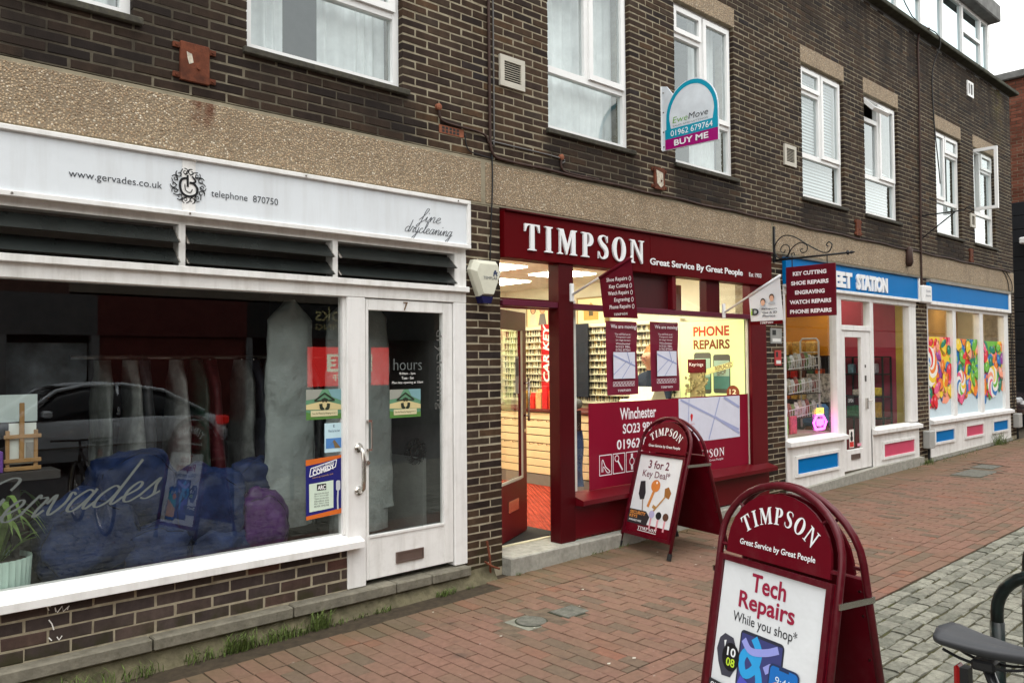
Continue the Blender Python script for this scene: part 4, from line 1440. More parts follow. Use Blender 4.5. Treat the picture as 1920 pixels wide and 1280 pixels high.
# impulse packets on the counter
k = 0
for q, (y, h) in enumerate(((2.22, 0.16), (2.34, 0.24), (2.46, 0.30), (2.58, 0.22), (2.70, 0.17), (2.86, 0.2))):
    colr = ((190, 30, 24), (206, 70, 30), (180, 24, 30), (196, 150, 100), (200, 40, 30), (150, 120, 60))[q]
    o = MB().cbox(7.32, 7.42, y - 0.05, y + 0.05, 1.135, 1.135 + h, 0.006).box(7.36, 7.42, y - 0.045, y + 0.045, 1.135 + h, 1.17 + h).build('packet_display', mat('packet_%d' % q, lin(colr), 0.35, var=0.3, scale=30), None)
    tag(o, ('short red carton', 'taller orange carton', 'tallest red carton', 'tan carton', 'low red carton', 'olive carton')[q] + ' of packets standing on the slatted counter', 'carton', 'cartons on the counter')
# key wall on the right-hand party wall
kw = thing('key_display', 'long wall board hung with rows of blank keys', 'key display', (8.45, 2.8, 1.2))
MB().box(8.46, 8.56, 1.15, 4.55, 1.16, 2.28).build('back_board', mat('pale_pegboard', (0.84, 0.81, 0.60), 0.6), kw)
KEYS = [mat('key_steel', (0.20, 0.18, 0.13), 0.35, 0.6, var=0.5, scale=40), mat('key_dark', (0.03, 0.028, 0.022), 0.45, var=0.4, scale=40), mat('key_brass', (0.28, 0.19, 0.06), 0.35, 0.6, var=0.3)]
mbs = [MB(), MB(), MB()]
for r in range(11):
    z = 2.22 - r * 0.095
    y = 1.25
    while y < 4.45:
        if not 3.30 < y < 3.62:
            t = 1 if RND.random() < (0.72 if y < 3.0 else 0.45) else RND.choice((0, 2))
            mbx = mbs[t]
            s = 0.9 + RND.random() * 0.3
            x = 8.42 + RND.random() * 0.03
            mbx.prism(ell(y, z - 0.018, 0.016 * s, 0.017 * s, 6), lambda u, v, d: (d, u, v), x, x + 0.008)
            mbx.box(x, x + 0.006, y - 0.005, y + 0.005, z - 0.018 - 0.052 * s, z - 0.03)
        y += 0.040 if y < 3.0 else 0.055
    MB().box(8.40, 8.46, 1.2, 4.5, z + 0.004, z + 0.010).build('rail', mat('rail_grey', (0.45, 0.42, 0.32), 0.4), kw)
for mm, b_ in zip(KEYS, mbs):
    b_.build('hanging_keys', mm, kw, kind='stuff')
PK = Plane((8.405, 0, 0), (0, -1, 0), (0, 0, 1))
bn = rect(PK, -3.62, -3.40, 1.30, 2.30, pm(176, 22, 30), kw, 0.0, 'car_key_banner')
text(PK, 'CAR KEY', -3.94, -3.08, 1.815, 1.945, pm(245, 240, 230), bn, 0.004, bold=0.03, rot=math.pi / 2, shear=0.2)
poly(PK, ell(-3.29, 2.0, 0.07, 0.26, 18), pm(70, 60, 48), kw, 0.002, 'print')
# framed pictures above the key wall
for q, (y0, y1, lab) in enumerate(((3.40, 4.04, 'framed cartoon print of two people above the key wall'), (2.42, 2.98, 'framed picture of a small house above the key wall'))):
    t = thing('framed_picture', lab, 'picture', (8.5, (y0 + y1) / 2, 2.26))
    fr_ = MB()
    fr_.box(8.50, 8.56, y0, y1, 2.26, 2.66)
    fr_.build('frame', mat('wood_frame', (0.34, 0.24, 0.10), 0.5), t)
    pl = Plane((8.498, 0, 0), (0, -1, 0), (0, 0, 1))
    c = rect(pl, -y1 + 0.03, -y0 - (0.16 if q == 0 else 0.03), 2.285, 2.635, pm(238, 226, 176), t, 0.0, 'picture')
    if q == 0:
        rect(pl, -y0 - 0.16, -y0 - 0.02, 2.28, 2.64, pm(150, 24, 34), t, 0.001)
        for cx, hair, cl in ((-3.88, (60, 36, 22), (222, 214, 190)), (-3.68, (206, 112, 40), (120, 116, 112))):
            poly(pl, [(cx - 0.09, 2.30), (cx + 0.09, 2.30), (cx + 0.05, 2.47), (cx - 0.05, 2.47)], pm(*cl), c, 0.002)
            poly(pl, ell(cx, 2.54, 0.06, 0.07), pm(*hair), c, 0.003)
            poly(pl, ell(cx, 2.528, 0.042, 0.052), pm(232, 180, 140), c, 0.004)
    else:
        poly(pl, [(-2.84, 2.33), (-2.56, 2.33), (-2.56, 2.47), (-2.70, 2.58), (-2.84, 2.47)], pm(206, 160, 84), c, 0.002)
        rect(pl, -2.74, -2.66, 2.39, 2.46, pm(90, 80, 60), c, 0.003)
# lit phone-repair box at the end of the window
lbx = thing('lightbox', 'glowing yellow lightbox advertising phone repairs in the window', 'lit sign', (8.2, 0.5, 1.2))
MB().box(8.205, 8.40, 0.07, 0.985, 1.10, 2.225).build('case', mat('cream_case', (0.6, 0.62, 0.35), 0.4), lbx)
PL = Plane((8.203, 0, 0), (0, -1, 0), (0, 0, 1))
GLOW = mat('lit_yellow_panel', (0.62, 0.72, 0.32), 0.5, emit=0.26, ecol=(0.80, 0.95, 0.36), var=0.02)
rect(PL, -0.975, -0.08, 1.11, 2.215, GLOW, lbx, 0.0, 'panel')
OR_ = pm(190, 60, 28)
text(PL, 'PHONE', -0.775, -0.275, 2.035, 2.155, OR_, lbx, 0.003, bold=0.035)
text(PL, 'REPAIRS', -0.775, -0.270, 1.880, 1.995, pm(132, 62, 24), lbx, 0.003, bold=0.035)
for u0, u1, v0, v1 in ((-0.77, -0.53, 1.35, 1.84), (-0.50, -0.27, 1.36, 1.815)):
    p_ = poly(PL, rrect(u0, u1, v0, v1, 0.03), pm(92, 92, 84), lbx, 0.002, 'phone_print')
    rect(PL, u0 + 0.012, u1 - 0.012, v0 + 0.05, v1 - 0.07, pm(170, 200, 180), p_, 0.004)
    rect(PL, u0 + 0.012, u1 - 0.012, v0 + 0.05, v0 + 0.2, pm(90, 140, 130), p_, 0.005)
poly(PL, [(-0.80, 1.52), (-0.25, 1.66), (-0.22, 1.74), (-0.77, 1.60)], pm(236, 232, 160), lbx, 0.006)
text(PL, 'REPLACED', -0.47, -0.235, 1.645, 1.70, pm(120, 80, 40), lbx, 0.007, rot=0.24)
text(PL, 'SHOP', -0.45, -0.32, 1.575, 1.625, pm(120, 80, 40), lbx, 0.007, rot=0.24)
text(PL, 'MOST', -0.80, -0.66, 1.555, 1.60, pm(120, 80, 40), lbx, 0.007, rot=0.24)
poly(PL, ell(-0.235, 1.37, 0.085, 0.085, 24), pm(140, 66, 40), lbx, 0.008)
text(PL, '12', -0.28, -0.19, 1.35, 1.41, pm(245, 235, 200), lbx, 0.010, bold=0.02)
# keyring stand in front of it
ks = thing('keyring_stand', 'small maroon-headed stand crowded with keyrings before the lightbox', 'display stand', (7.95, 0.55, 1.1))
MB().box(7.94, 7.96, 0.45, 0.65, 1.10, 1.62).build('back_card', mat('stand_card', (0.3, 0.26, 0.12), 0.5), ks)
MB().box(7.93, 7.95, 0.43, 0.67, 1.60, 1.76).build('header', MAROON, ks)
text(Plane((7.93, 0, 0), (0, -1, 0), (0, 0, 1)), 'Keyrings', -0.645, -0.455, 1.67, 1.72, WP, ks, 0.002)
mb = MB()
for q in range(60):
    y, z = 0.40 + RND.random() * 0.3, 1.12 + RND.random() * 0.47
    mb.prism(ell(y, z, 0.018, 0.022, 7), lambda u, v, d: (d, u, v), 7.915 + RND.random() * 0.02, 7.925)
mb.build('keyrings', mat('keyring_mix', (0.36, 0.32, 0.16), 0.3, 0.5, var=0.9, scale=45), ks, kind='stuff')
MB().box(7.7, 8.2, 0.1, 1.0, 0.565, 1.09).build('window_plinth', CREAM, ks)
hb_ = tag(MB().box(6.80, 7.75, 0.62, 0.66, 2.28, 2.62).build('header_board', mat('dusky_header', (0.30, 0.13, 0.10), 0.6), None), 'dusky pink header board above the window inside the key shop', 'board')
for q, s_ in enumerate(('like being', 'family')):
    text(Plane((0, 0.62, 0), (1, 0, 0), (0, 0, 1)), s_, 6.86, 7.35 - 0.14 * q, 2.45 - q * 0.12, 2.53 - q * 0.12, pm(236, 214, 180), hb_, 0.003)
# dark advert panel and workwear beside the post
ad = tag(MB().box(8.38, 8.40, 2.66, 2.95, 1.25, 2.28).build('dark_poster', mat('navy_poster', (0.01, 0.014, 0.025), 0.4, var=0.2), None), 'narrow dark poster beside the key rows behind the door post', 'poster')
cl_ = thing('bag_on_hook', 'blue work trousers and a grey bag hung inside the window beside the post', 'clothing', (6.9, 1.6, 0.2))
MB().grid(10, 10, lambda u, v: (6.95 + 0.05 * math.sin(u * 9 + v), 1.72 - 0.26 * u + 0.02 * math.sin(v * 6), 0.28 + 0.66 * v)).build('trousers', mat('denim', (0.02, 0.05, 0.13), 0.9, var=0.4, scale=10), cl_, smooth=True)
MB().grid(8, 6, lambda u, v: (6.94 + 0.05 * math.sin(u * 7), 1.70 - 0.2 * u, 0.93 + 0.24 * v)).build('jacket_hem', BLACK, cl_, smooth=True)
MB().lathe([(0.05, -0.16), (0.07, -0.1), (0.075, 0.1), (0.05, 0.16)], (6.93, 1.64, 1.25), 12, 'y').build('roll_bag', mat('grey_bag', (0.10, 0.11, 0.11), 0.6), cl_, smooth=True)
# ---- shop worker bent over the bench behind the counter
pe = thing('person', 'shop worker with ginger hair in a navy top looking down behind the counter', 'person', (7.95, 1.15, 0.16))


def skin_body(joints, edges, root):
    me = bpy.data.meshes.new('body')
    me.from_pydata([j[0] for j in joints], edges, [])
    o = bpy.data.objects.new('b', me)
    C.objects.link(o)
    o.modifiers.new('s', 'SKIN')
    me.skin_vertices[0].data[root].use_root = True
    for v, j in zip(me.skin_vertices[0].data, joints):
        v.radius = j[1]
    o.modifiers.new('d', 'SUBSURF').levels = 2
    bpy.context.view_layer.update()
    ev = o.evaluated_get(bpy.context.evaluated_depsgraph_get())
    m2 = bpy.data.meshes.new_from_object(ev)
    bpy.data.objects.remove(o)
    return m2


J = [((0, 0, 0.92), (0.15, 0.12)), ((-0.01, 0, 1.12), (0.14, 0.11)), ((-0.03, 0, 1.33), (0.18, 0.12)), ((-0.06, 0, 1.46), (0.07, 0.065)), ((-0.11, 0, 1.54), (0.058, 0.058)), ((-0.14, 0, 1.62), (0.088, 0.095)), ((-0.16, 0, 1.70), (0.075, 0.082)),
     ((-0.04, 0.19, 1.38), (0.065, 0.065)), ((-0.10, 0.25, 1.12), (0.05, 0.05)), ((-0.30, 0.14, 1.02), (0.04, 0.04)), ((-0.38, 0.09, 1.00), (0.035, 0.022)),
     ((-0.04, -0.19, 1.38), (0.065, 0.065)), ((-0.10, -0.25, 1.12), (0.05, 0.05)), ((-0.30, -0.14, 1.02), (0.04, 0.04)), ((-0.38, -0.09, 1.00), (0.035, 0.022)),
     ((0, 0.10, 0.80), (0.09, 0.10)), ((0, 0.11, 0.45), (0.065, 0.065)), ((0.01, 0.11, 0.08), (0.045, 0.045)), ((-0.13, 0.12, 0.03), (0.04, 0.03)),
     ((0, -0.10, 0.80), (0.09, 0.10)), ((0, -0.11, 0.45), (0.065, 0.065)), ((0.01, -0.11, 0.08), (0.045, 0.045)), ((-0.13, -0.12, 0.03), (0.04, 0.03))]
for hs_, wr in ((1, 10), (-1, 14)):
    for q in range(5):
        y = hs_ * (0.09 - 0.022 * (q - 1.5)) if q < 4 else hs_ * 0.045
        b0 = len(J)
        J += [((-0.42, y, 0.995), (0.010, 0.010)), ((-0.455 - (0.012 if q in (1, 2) else 0), y, 0.982), (0.009, 0.009)), ((-0.475, y, 0.965), (0.008, 0.008))] if q < 4 else [((-0.39, y, 0.99), (0.010, 0.010)), ((-0.42, y - hs_ * 0.01, 0.98), (0.009, 0.009)), ((-0.44, y - hs_ * 0.01, 0.972), (0.008, 0.008))]
E_ = [(0, 1), (1, 2), (2, 3), (3, 4), (4, 5), (5, 6), (2, 7), (7, 8), (8, 9), (9, 10), (2, 11), (11, 12), (12, 13), (13, 14), (0, 15), (15, 16), (16, 17), (17, 18), (0, 19), (19, 20), (20, 21), (21, 22)]
b0 = 23
for wr in (10, 14):
    for q in range(5):
        E_ += [(wr, b0), (b0, b0 + 1), (b0 + 1, b0 + 2)]
        b0 += 3
bm_ = skin_body(J, E_, 0)
bm_.materials.clear()
for m_ in (mat('navy_top', (0.018, 0.026, 0.045), 0.9), mat('skin_tone', (0.48, 0.26, 0.17), 0.55), mat('dark_trousers', (0.015, 0.015, 0.018), 0.9)):
    bm_.materials.append(m_)
for p_ in bm_.polygons:
    c = p_.center
    p_.material_index = 1 if (c.z > 1.475 or c.x < -0.31) else (2 if c.z < 0.86 else 0)
    p_.use_smooth = True
bo = bpy.data.objects.new('body', bm_)
C.objects.link(bo)
bo.parent = pe
ORG[bo.name] = ORG[pe.name]
P0 = ORG[pe.name]
hair = MB().grid(14, 8, lambda u, v: P0 + Vector((-0.125 + 0.02 * v, 0, 1.665)) + Vector((math.cos(u * 2 * math.pi) * 0.118, math.sin(u * 2 * math.pi) * 0.112, 0)) * math.cos(v * 1.5) + Vector((0.05 - 0.03 * math.cos(u * 6.28) * (1 - v), 0, 0.135 * math.sin(v * 1.5) - 0.03 * (1 - v) * math.cos(u * 6.28 + math.pi)))).build('hair', mat('ginger_hair', (0.32, 0.13, 0.04), 0.7, var=0.3, scale=60), bo, smooth=True)
fc = MB()
for sy in (-1, 1):
    fc.lathe([(0.002, -0.010), (0.012, -0.004), (0.012, 0.004)], P0 + Vector((-0.236, 0.034 * sy, 1.635)), 8, 'x')
    fc.lathe([(0.008, -0.02), (0.024, 0.0), (0.008, 0.02)], P0 + Vector((-0.12, 0.10 * sy, 1.62)), 8, 'z')
fc.prism([(-0.018, 1.585), (0.018, 1.585), (0.006, 1.632), (-0.006, 1.632)], lambda u, v, d: P0 + Vector((d, u, v)), -0.262, -0.22)
fc.box(P0.x - 0.238, P0.x - 0.22, P0.y - 0.024, P0.y + 0.024, P0.z + 1.558, P0.z + 1.566)
fc.build('face', mat('face_detail', (0.30, 0.13, 0.09), 0.6), bo)
mc = thing('key_machine', 'pale key-cutting machine on the bench beside the worker', 'machine', (7.55, 1.1, 1.13))
MB().cbox(7.35, 7.75, 0.75, 1.25, 1.13, 1.30, 0.02).build('base', mat('machine_cream', (0.55, 0.52, 0.40), 0.4), mc)
MB().prism([(7.42, 1.30), (7.70, 1.30), (7.64, 1.44), (7.52, 1.44)], lambda u, v, d: (u, d, v), 0.82, 1.15).build('hood', mat('machine_cream', (0.55, 0.52, 0.40), 0.4), mc)
MB().box(7.15, 7.9, 0.62, 1.34, 0.16, 1.13).build('bench', SLAT, mc)

# ---- flags on poles, either side of the key cutter's window
def flag(x, mount_z, pts, label, white):
    t = thing('flag_banner', label, 'banner', (x, -0.04, mount_z), 'banners on angled poles')
    MB().cbox(x - 0.02, x + 0.02, -0.055, -0.03, mount_z - 0.06, mount_z + 0.10, 0.004).build('wall_plate', UPVC, t)
    y1, z1 = pts[1]
    MB().tube([(x, -0.045, mount_z), (x, y1 - 0.01, z1 + 0.005)], 0.011, 8).build('pole', UPVC, t, smooth=True)
    mm = mat('white_flag_cloth', (0.66, 0.67, 0.70), 0.6, var=0.04) if white else mat('maroon_flag_cloth', (0.11, 0.004, 0.014), 0.6, var=0.06, spec=0.1)
    TL, TR, BR, BL = pts

    def fn(u, v):
        ty, tz = TL[0] + (TR[0] - TL[0]) * u, TL[1] + (TR[1] - TL[1]) * u
        by, bz_ = BL[0] + (BR[0] - BL[0]) * u, BL[1] + (BR[1] - BL[1]) * u
        return (x - 0.010 * math.sin(u * 3.1) * (1 - v), by + (ty - by) * v, bz_ + (tz - bz_) * v)
    MB().tube([(x, TL[0] - 0.004, TL[1]), (x, TR[0] - 0.004, TR[1])], 0.0165, 8).build('sleeve', mm, t, smooth=True)
    c = MB().grid(8, 8, fn)
    c.build('cloth', mm, t, smooth=True)
    pl = Plane((x - 0.016, 0, 0), (0, -1, 0), (0, 0, 1))
    return t, pl


t, pl = flag(5.2, 2.335, [(-0.37, 2.458), (-0.717, 2.598), (-0.782, 2.092), (-0.414, 2.118)], 'maroon service flag on a white pole by the open doorway', False)
for q, s in enumerate(('Shoe Repairs', 'Key Cutting', 'Watch Repairs', 'Engraving', 'Phone Repairs')):
    z = 2.405 - q * 0.058
    r_ = 0.690 + q * 0.008
    text(pl, s, r_ - (0.225 if q != 3 else 0.165) + (0.02 if q == 1 else 0), r_, z, z + 0.042, WP, t, 0.003, bold=0.01)
    mb = MB()
    stroke(mb, pl, ell(r_ + 0.028, z + 0.02, 0.010, 0.017, 10) + [(r_ + 0.038, z + 0.02)], 0.004, 0.003)
    mb.build('print', WP, t)
serif(pl, 0.545, 0.690, 2.126, 2.145, WP, t, 0.003)
t, pl = flag(7.6, 2.262, [(-0.350, 2.423), (-0.711, 2.608), (-0.745, 2.150), (-0.372, 2.150)], 'white passport photo flag on a white pole left of the hanging sign', True)
rect(pl, 0.372, 0.745, 2.113, 2.152, MAROONS, t, 0.0, 'hem_band')
serif(pl, 0.49, 0.64, 2.122, 2.142, WP, t, 0.003)
text(pl, 'D', 0.40, 0.475, 2.215, 2.285, pm(44, 48, 56), t, 0.003, bold=0.05)
rect(pl, 0.385, 0.402, 2.215, 2.262, pm(150, 190, 50), t, 0.003)
rect(pl, 0.385, 0.402, 2.270, 2.285, pm(150, 190, 50), t, 0.003)
for q, s in enumerate(('Passport', 'Visa & ID', 'Photos')):
    text(pl, s, 0.510 + 0.01 * (q == 2), 0.685 - 0.02 * (q == 2), 2.262 - q * 0.036, 2.286 - q * 0.036, pm(46, 48, 58), t, 0.003, bold=0.012)
for cx, cz, hr in ((0.525, 2.345, (50, 36, 30)), (0.625, 2.385, (70, 46, 30))):
    poly(pl, ell(cx, cz - 0.065, 0.042, 0.03, 14, 0, 0, math.pi), pm(176, 180, 186), t, 0.002)
    poly(pl, ell(cx, cz + 0.008, 0.029, 0.035), pm(*hr), t, 0.003)
    poly(pl, ell(cx, cz - 0.004, 0.024, 0.031), pm(214, 166, 140), t, 0.004)

# ---- hanging sign on a wrought-iron bracket
hg = thing('bracket_sign', 'maroon hanging sign on scrolled black iron bracket between the shops', 'sign', (8.74, 0, 2.24))
MB().box(8.725, 8.755, -0.018, 0.0, 2.90, 3.33).build('back_plate', BLACK, hg)
ir = MB()
ir.tube([(8.74, -0.01, 2.925), (8.74, -0.90, 2.925)], 0.012, 8)
sc_ = lambda pts: [(8.74, -y, z) for y, z in pts]
ir.tube(smooth_path(sc_([(0.03, 2.94), (0.02, 3.10), (0.12, 3.20), (0.26, 3.18), (0.44, 3.06), (0.60, 2.965), (0.68, 2.96), (0.72, 3.03), (0.685, 3.07), (0.655, 3.04), (0.675, 3.02)]), 6), 0.007, 6)
ir.tube(smooth_path(sc_([(0.03, 3.0), (0.06, 2.95), (0.14, 2.94), (0.20, 3.0), (0.20, 3.07), (0.15, 3.10), (0.10, 3.07), (0.10, 3.02), (0.14, 3.01), (0.15, 3.04)]), 6), 0.006, 6)
ir.tube(smooth_path(sc_([(0.18, 2.95), (0.24, 3.05), (0.34, 3.10), (0.42, 3.06), (0.42, 3.0), (0.37, 2.98), (0.34, 3.01), (0.37, 3.03)]), 6), 0.006, 6)
ir.tube(smooth_path(sc_([(0.24, 2.94), (0.23, 2.98), (0.26, 2.99), (0.27, 2.96)]), 6), 0.005, 6)
ir.build('scroll_bracket', BLACK, hg, smooth=True)
MB().lathe([(0.004, -0.98), (0.02, -0.935), (0.009, -0.92), (0.03, -0.90), (0.012, -0.88)], (8.74, 0, 2.925), 8, 'y').build('finial', BLACK, hg)
for y in (-0.235, -0.66):
    MB().tube([(8.74, y, 2.925), (8.74, y, 2.825)], 0.006, 6).build('hanger', BLACK, hg)
MB().cbox(8.728, 8.752, -0.757, -0.16, 2.240, 2.828, 0.003).build('sign_board', mat('maroon_board', (0.12, 0.006, 0.015), 0.45, var=0.04, spec=0.12), hg)
pl = Plane((8.728, 0, 0), (0, -1, 0), (0, 0, 1))
for q, (s, a, b) in enumerate((('KEY CUTTING', 0.15, 0.83), ('SHOE REPAIRS', 0.11, 0.87), ('ENGRAVING', 0.19, 0.79), ('WATCH REPAIRS', 0.075, 0.915), ('PHONE REPAIRS', 0.08, 0.92))):
    z = 2.828 - 0.588 * (0.145 + 0.187 * q)
    text(pl, s, 0.16 + 0.597 * a, 0.16 + 0.597 * b, z - 0.024, z + 0.024, WP, hg, 0.003, bold=0.045)

# ================================================================== SWEET SHOP, DOOR BAY
sw = thing('shopfront', 'white sweet shop front with blue lettered fascia and glazed door', 'shopfront', (10.9, 0, 0.2))
MB().cbox(8.945, 12.93, -0.045, 0.08, 2.655, 2.985, 0.003).build('fascia_board', BLUE, sw)
f = MB()
f.cbox(8.942, 12.955, -0.066, 0.08, 2.618, 2.656, 0.004)
f.cbox(12.915, 12.955, -0.065, 0.08, 2.656, 2.995, 0.004)
f.build('fascia_frame', WHITE, sw)
MB().box(8.942, 12.955, -0.07, 0.08, 2.985, 3.002).build('fascia_capping', LEAD, sw)
PS = Plane((0, -0.045, 0), (1, 0, 0), (0, 0, 1))
text(PS, 'SWEET', 9.70, 10.66, 2.690, 2.905, LET, sw, 0.0, bold=0.055, ext=0.02)
text(PS, 'STATION', 10.800, 11.785, 2.690, 2.905, LET, sw, 0.0, bold=0.055, ext=0.02)
f = MB()
f.cbox(8.942, 12.92, -0.012, 0.09, 2.545, 2.618, 0.004)
f.cbox(8.942, 8.985, -0.008, 0.09, 0.78, 2.545, 0.004)
f.cbox(10.285, 10.43, -0.014, 0.09, 0.235, 2.545, 0.006)
f.cbox(11.30, 11.40, -0.014, 0.09, 0.235, 2.545, 0.006)
f.cbox(12.665, 12.915, -0.008, 0.09, 0.79, 2.545, 0.006)
f.cbox(10.43, 11.30, -0.016, 0.09, 2.135, 2.205, 0.004)
f.build('frame', WHITE, sw)
for a, b, z0, z1 in ((8.985, 10.285, 0.77, 2.545), (11.40, 12.665, 0.79, 2.545), (10.43, 11.30, 2.205, 2.545)):
    MB().quad((a, 0.05, z0), (b, 0.05, z0), (b, 0.05, z1), (a, 0.05, z1)).build('window_pane', GLASSC, sw)
for a, b, p0, p1, c in ((8.942, 10.43, 9.16, 10.22, BLUE), (11.30, 12.915, 11.62, 12.69, PINK)):
    MB().cbox(a, b, -0.02, 0.10, 0.10 + gz(a) * 0.9, 0.70, 0.004).build('stall_riser', WHITEW, sw)
    MB().prism([(-0.075, 0.70), (-0.075, 0.75), (0.04, 0.785), (0.10, 0.785), (0.10, 0.695), (-0.06, 0.695)], lambda u, v, d: (d, u, v), a - 0.0, b + 0.02).build('sill', WHITE, sw)
    pn = bars(MB(), p0 - 0.04, p1 + 0.04, 0.32, 0.575, 0.036, -0.045, -0.018).build('panel_moulding', WHITE, sw)
    MB().box(p0 - 0.006, p1 + 0.006, -0.026, -0.018, 0.354, 0.541).build('panel', c, pn)
dr = MB()
dr.cbox(10.436, 10.54, 0.0, 0.05, 0.255, 2.13, 0.003)
dr.cbox(11.03, 11.294, 0.0, 0.05, 0.255, 2.13, 0.003)
dr.cbox(10.54, 11.03, 0.0, 0.05, 2.045, 2.13, 0.003)
dr.cbox(10.54, 11.03, 0.0, 0.05, 0.255, 0.53, 0.003)
door = dr.build('door', WHITE, sw)
MB().quad((10.53, 0.025, 0.53), (11.04, 0.025, 0.53), (11.04, 0.025, 2.05), (10.53, 0.025, 2.05)).build('pane', GLASSC, door)
bars(MB(), 10.66, 10.92, 0.40, 0.47, 0.012, -0.012, 0.002).box(10.672, 10.908, -0.006, 0.002, 0.412, 0.458).build('letterbox', mat('bronze_letterbox', (0.22, 0.17, 0.15), 0.4, 0.7), door)
MB().tube([(11.14, -0.035, 1.17), (11.27, -0.035, 1.17)], 0.009, 8).box(11.125, 11.155, -0.03, 0, 1.06, 1.21).build('lever_handle', STEEL, door)
MB().box(11.12, 11.16, -0.008, 0, 1.44, 1.52).box(11.125, 11.15, -0.008, 0, 1.63, 1.67).build('lock', mat('dull_lock', (0.12, 0.11, 0.10), 0.5, 0.6), door)
PSD = Plane((0, 0.022, 0), (1, 0, 0), (0, 0, 1))
n_ = rect(PSD, 10.66, 10.80, 0.555, 0.80, pm(236, 232, 226), door, 0.002, 'notice')
rect(PSD, 10.67, 10.79, 0.565, 0.635, pm(206, 50, 46), n_, 0.003)
poly(PSD, ell(10.73, 0.74, 0.03, 0.035, 14), pm(30, 30, 30), n_, 0.003)
poly(PSD, ell(10.73, 0.68, 0.04, 0.04, 14), pm(30, 30, 30), n_, 0.0032)
n_ = rect(PSD, 10.62, 10.82, 1.12, 1.26, pm(20, 20, 22), door, 0.002, 'closed_sign')
text(PSD, 'OPEN', 10.645, 10.795, 1.165, 1.215, pm(200, 200, 200), n_, 0.003)
rect(PSD, 10.90, 11.02, 0.56, 0.60, pm(230, 150, 170), door, 0.002, 'sticker')
MB().prism([(8.942, -0.05), (12.95, -0.05), (12.95, 0.255), (11.3, 0.245), (8.942, 0.165)], lambda u, v, d: (u, d, v), -0.075, 0.12).build('stone_step', CONCL, sw)

# ---- inside the sweet shop
si = thing('shop_interior', 'pink and orange interior of the sweet shop', 'interior', (10.9, 2.5, 0.25))
PINKW = mat('raspberry_wall', (0.42, 0.045, 0.085), 0.6, var=0.06)
ORNG = mat('orange_wall', (0.60, 0.25, 0.01), 0.6, var=0.06)
YELW = mat('yellow_wall', (0.62, 0.47, 0.08), 0.6, var=0.08)
MB().box(8.9, 12.98, 0.12, 5, 0.1, 0.24).build('floor', mat('brown_floor', (0.10, 0.06, 0.04), 0.6), si)
MB().box(8.9, 12.98, 0.26, 5, 2.86, 2.95).build('ceiling', mat('ceiling_tile', (0.72, 0.69, 0.60), 0.9), si)
MB().box(12.90, 12.96, 0.30, 1.22, 0.24, 2.86).build('pink_wall', PINKW, si)
MB().box(12.905, 12.96, 0.10, 0.30, 0.24, 2.86).build('yellow_wall', YELW, si)
MB().box(12.90, 12.96, 1.22, 4.6, 1.80, 2.86).build('orange_wall', ORNG, si)
MB().box(12.902, 12.96, 1.22, 4.6, 0.24, 1.80).build('pink_wall', PINKW, si)
MB().box(8.9, 12.98, 4.6, 4.65, 0.24, 2.86).build('back_wall', PINKW, si)
LAMP2 = mat('lit_warm_panel', (1.0, 0.9, 0.7), 0.5, emit=3.0, ecol=(1.0, 0.84, 0.58))
for cx in (9.8, 11.3, 12.4):
    for cy in (1.2, 2.9):
        MB().box(cx - 0.25, cx + 0.25, cy - 0.25, cy + 0.25, 2.845, 2.862).build('ceiling_light', LAMP2, si)


def packs(parent_label, cat, loc, items, group, name):
    for q, (x, y, z, w, d, h, col, lab) in enumerate(items):
        o = MB().cbox(x - w / 2, x + w / 2, y - d / 2, y + d / 2, z, z + h, min(w, d, h) * 0.15).build(name, mat('pack_%d_%d_%d' % col, lin(col), 0.3, var=0.35, scale=28), None)
        tag(o, lab, cat, group)


sh = thing('shelf_unit', 'dark shelf unit of sweets along the orange wall', 'shelf', (12.6, 2.0, 0.24))
DSH = mat('dark_shelf', (0.03, 0.018, 0.012), 0.6)
for z in (1.05, 1.40, 1.78):
    MB().box(12.50, 12.90, 1.3, 2.6, z, z + 0.03).build('shelf', DSH, sh)
MB().box(12.86, 12.90, 1.3, 2.6, 0.24, 1.81).build('back_panel', DSH, sh)
tubs = [(12.68, 1.55 + q * 0.24, 1.812, 0.2, 0.17, 0.24, (206, 168, 90), lab) for q, lab in enumerate(('clear sweet tub on the top shelf nearest the door', 'middle sweet tub of three on the top shelf', 'sweet tub on the top shelf farthest from the door'))]
packs('', 'tub', None, tubs, 'tubs on the top shelf', 'sweet_tub')
cols = [(206, 84, 30), (190, 40, 30), (220, 170, 60), (60, 90, 60), (170, 60, 40), (230, 120, 40), (90, 50, 30), (214, 190, 120)]
cn = {(206, 84, 30): 'orange', (190, 40, 30): 'red', (220, 170, 60): 'yellow', (60, 90, 60): 'green', (170, 60, 40): 'rust', (230, 120, 40): 'amber', (90, 50, 30): 'brown', (214, 190, 120): 'tan'}
its = []
for lev, z in (('upper', 1.432), ('lower', 1.082)):
    for q in range(8):
        c = cols[(q * 3 + (0 if lev == 'upper' else 1)) % 8]
        its.append((12.62, 1.40 + q * 0.145, z, 0.14, 0.12, 0.14 + 0.13 * RND.random(), c, '%s sweet packet on the %s shelf under the orange wall, %s from the window' % (cn[c], lev, ('first', 'second', 'third', 'fourth', 'fifth', 'sixth', 'seventh', 'eighth')[q])))
packs('', 'packet', None, its, 'sweet packets on the shelves', 'sweet_packet')
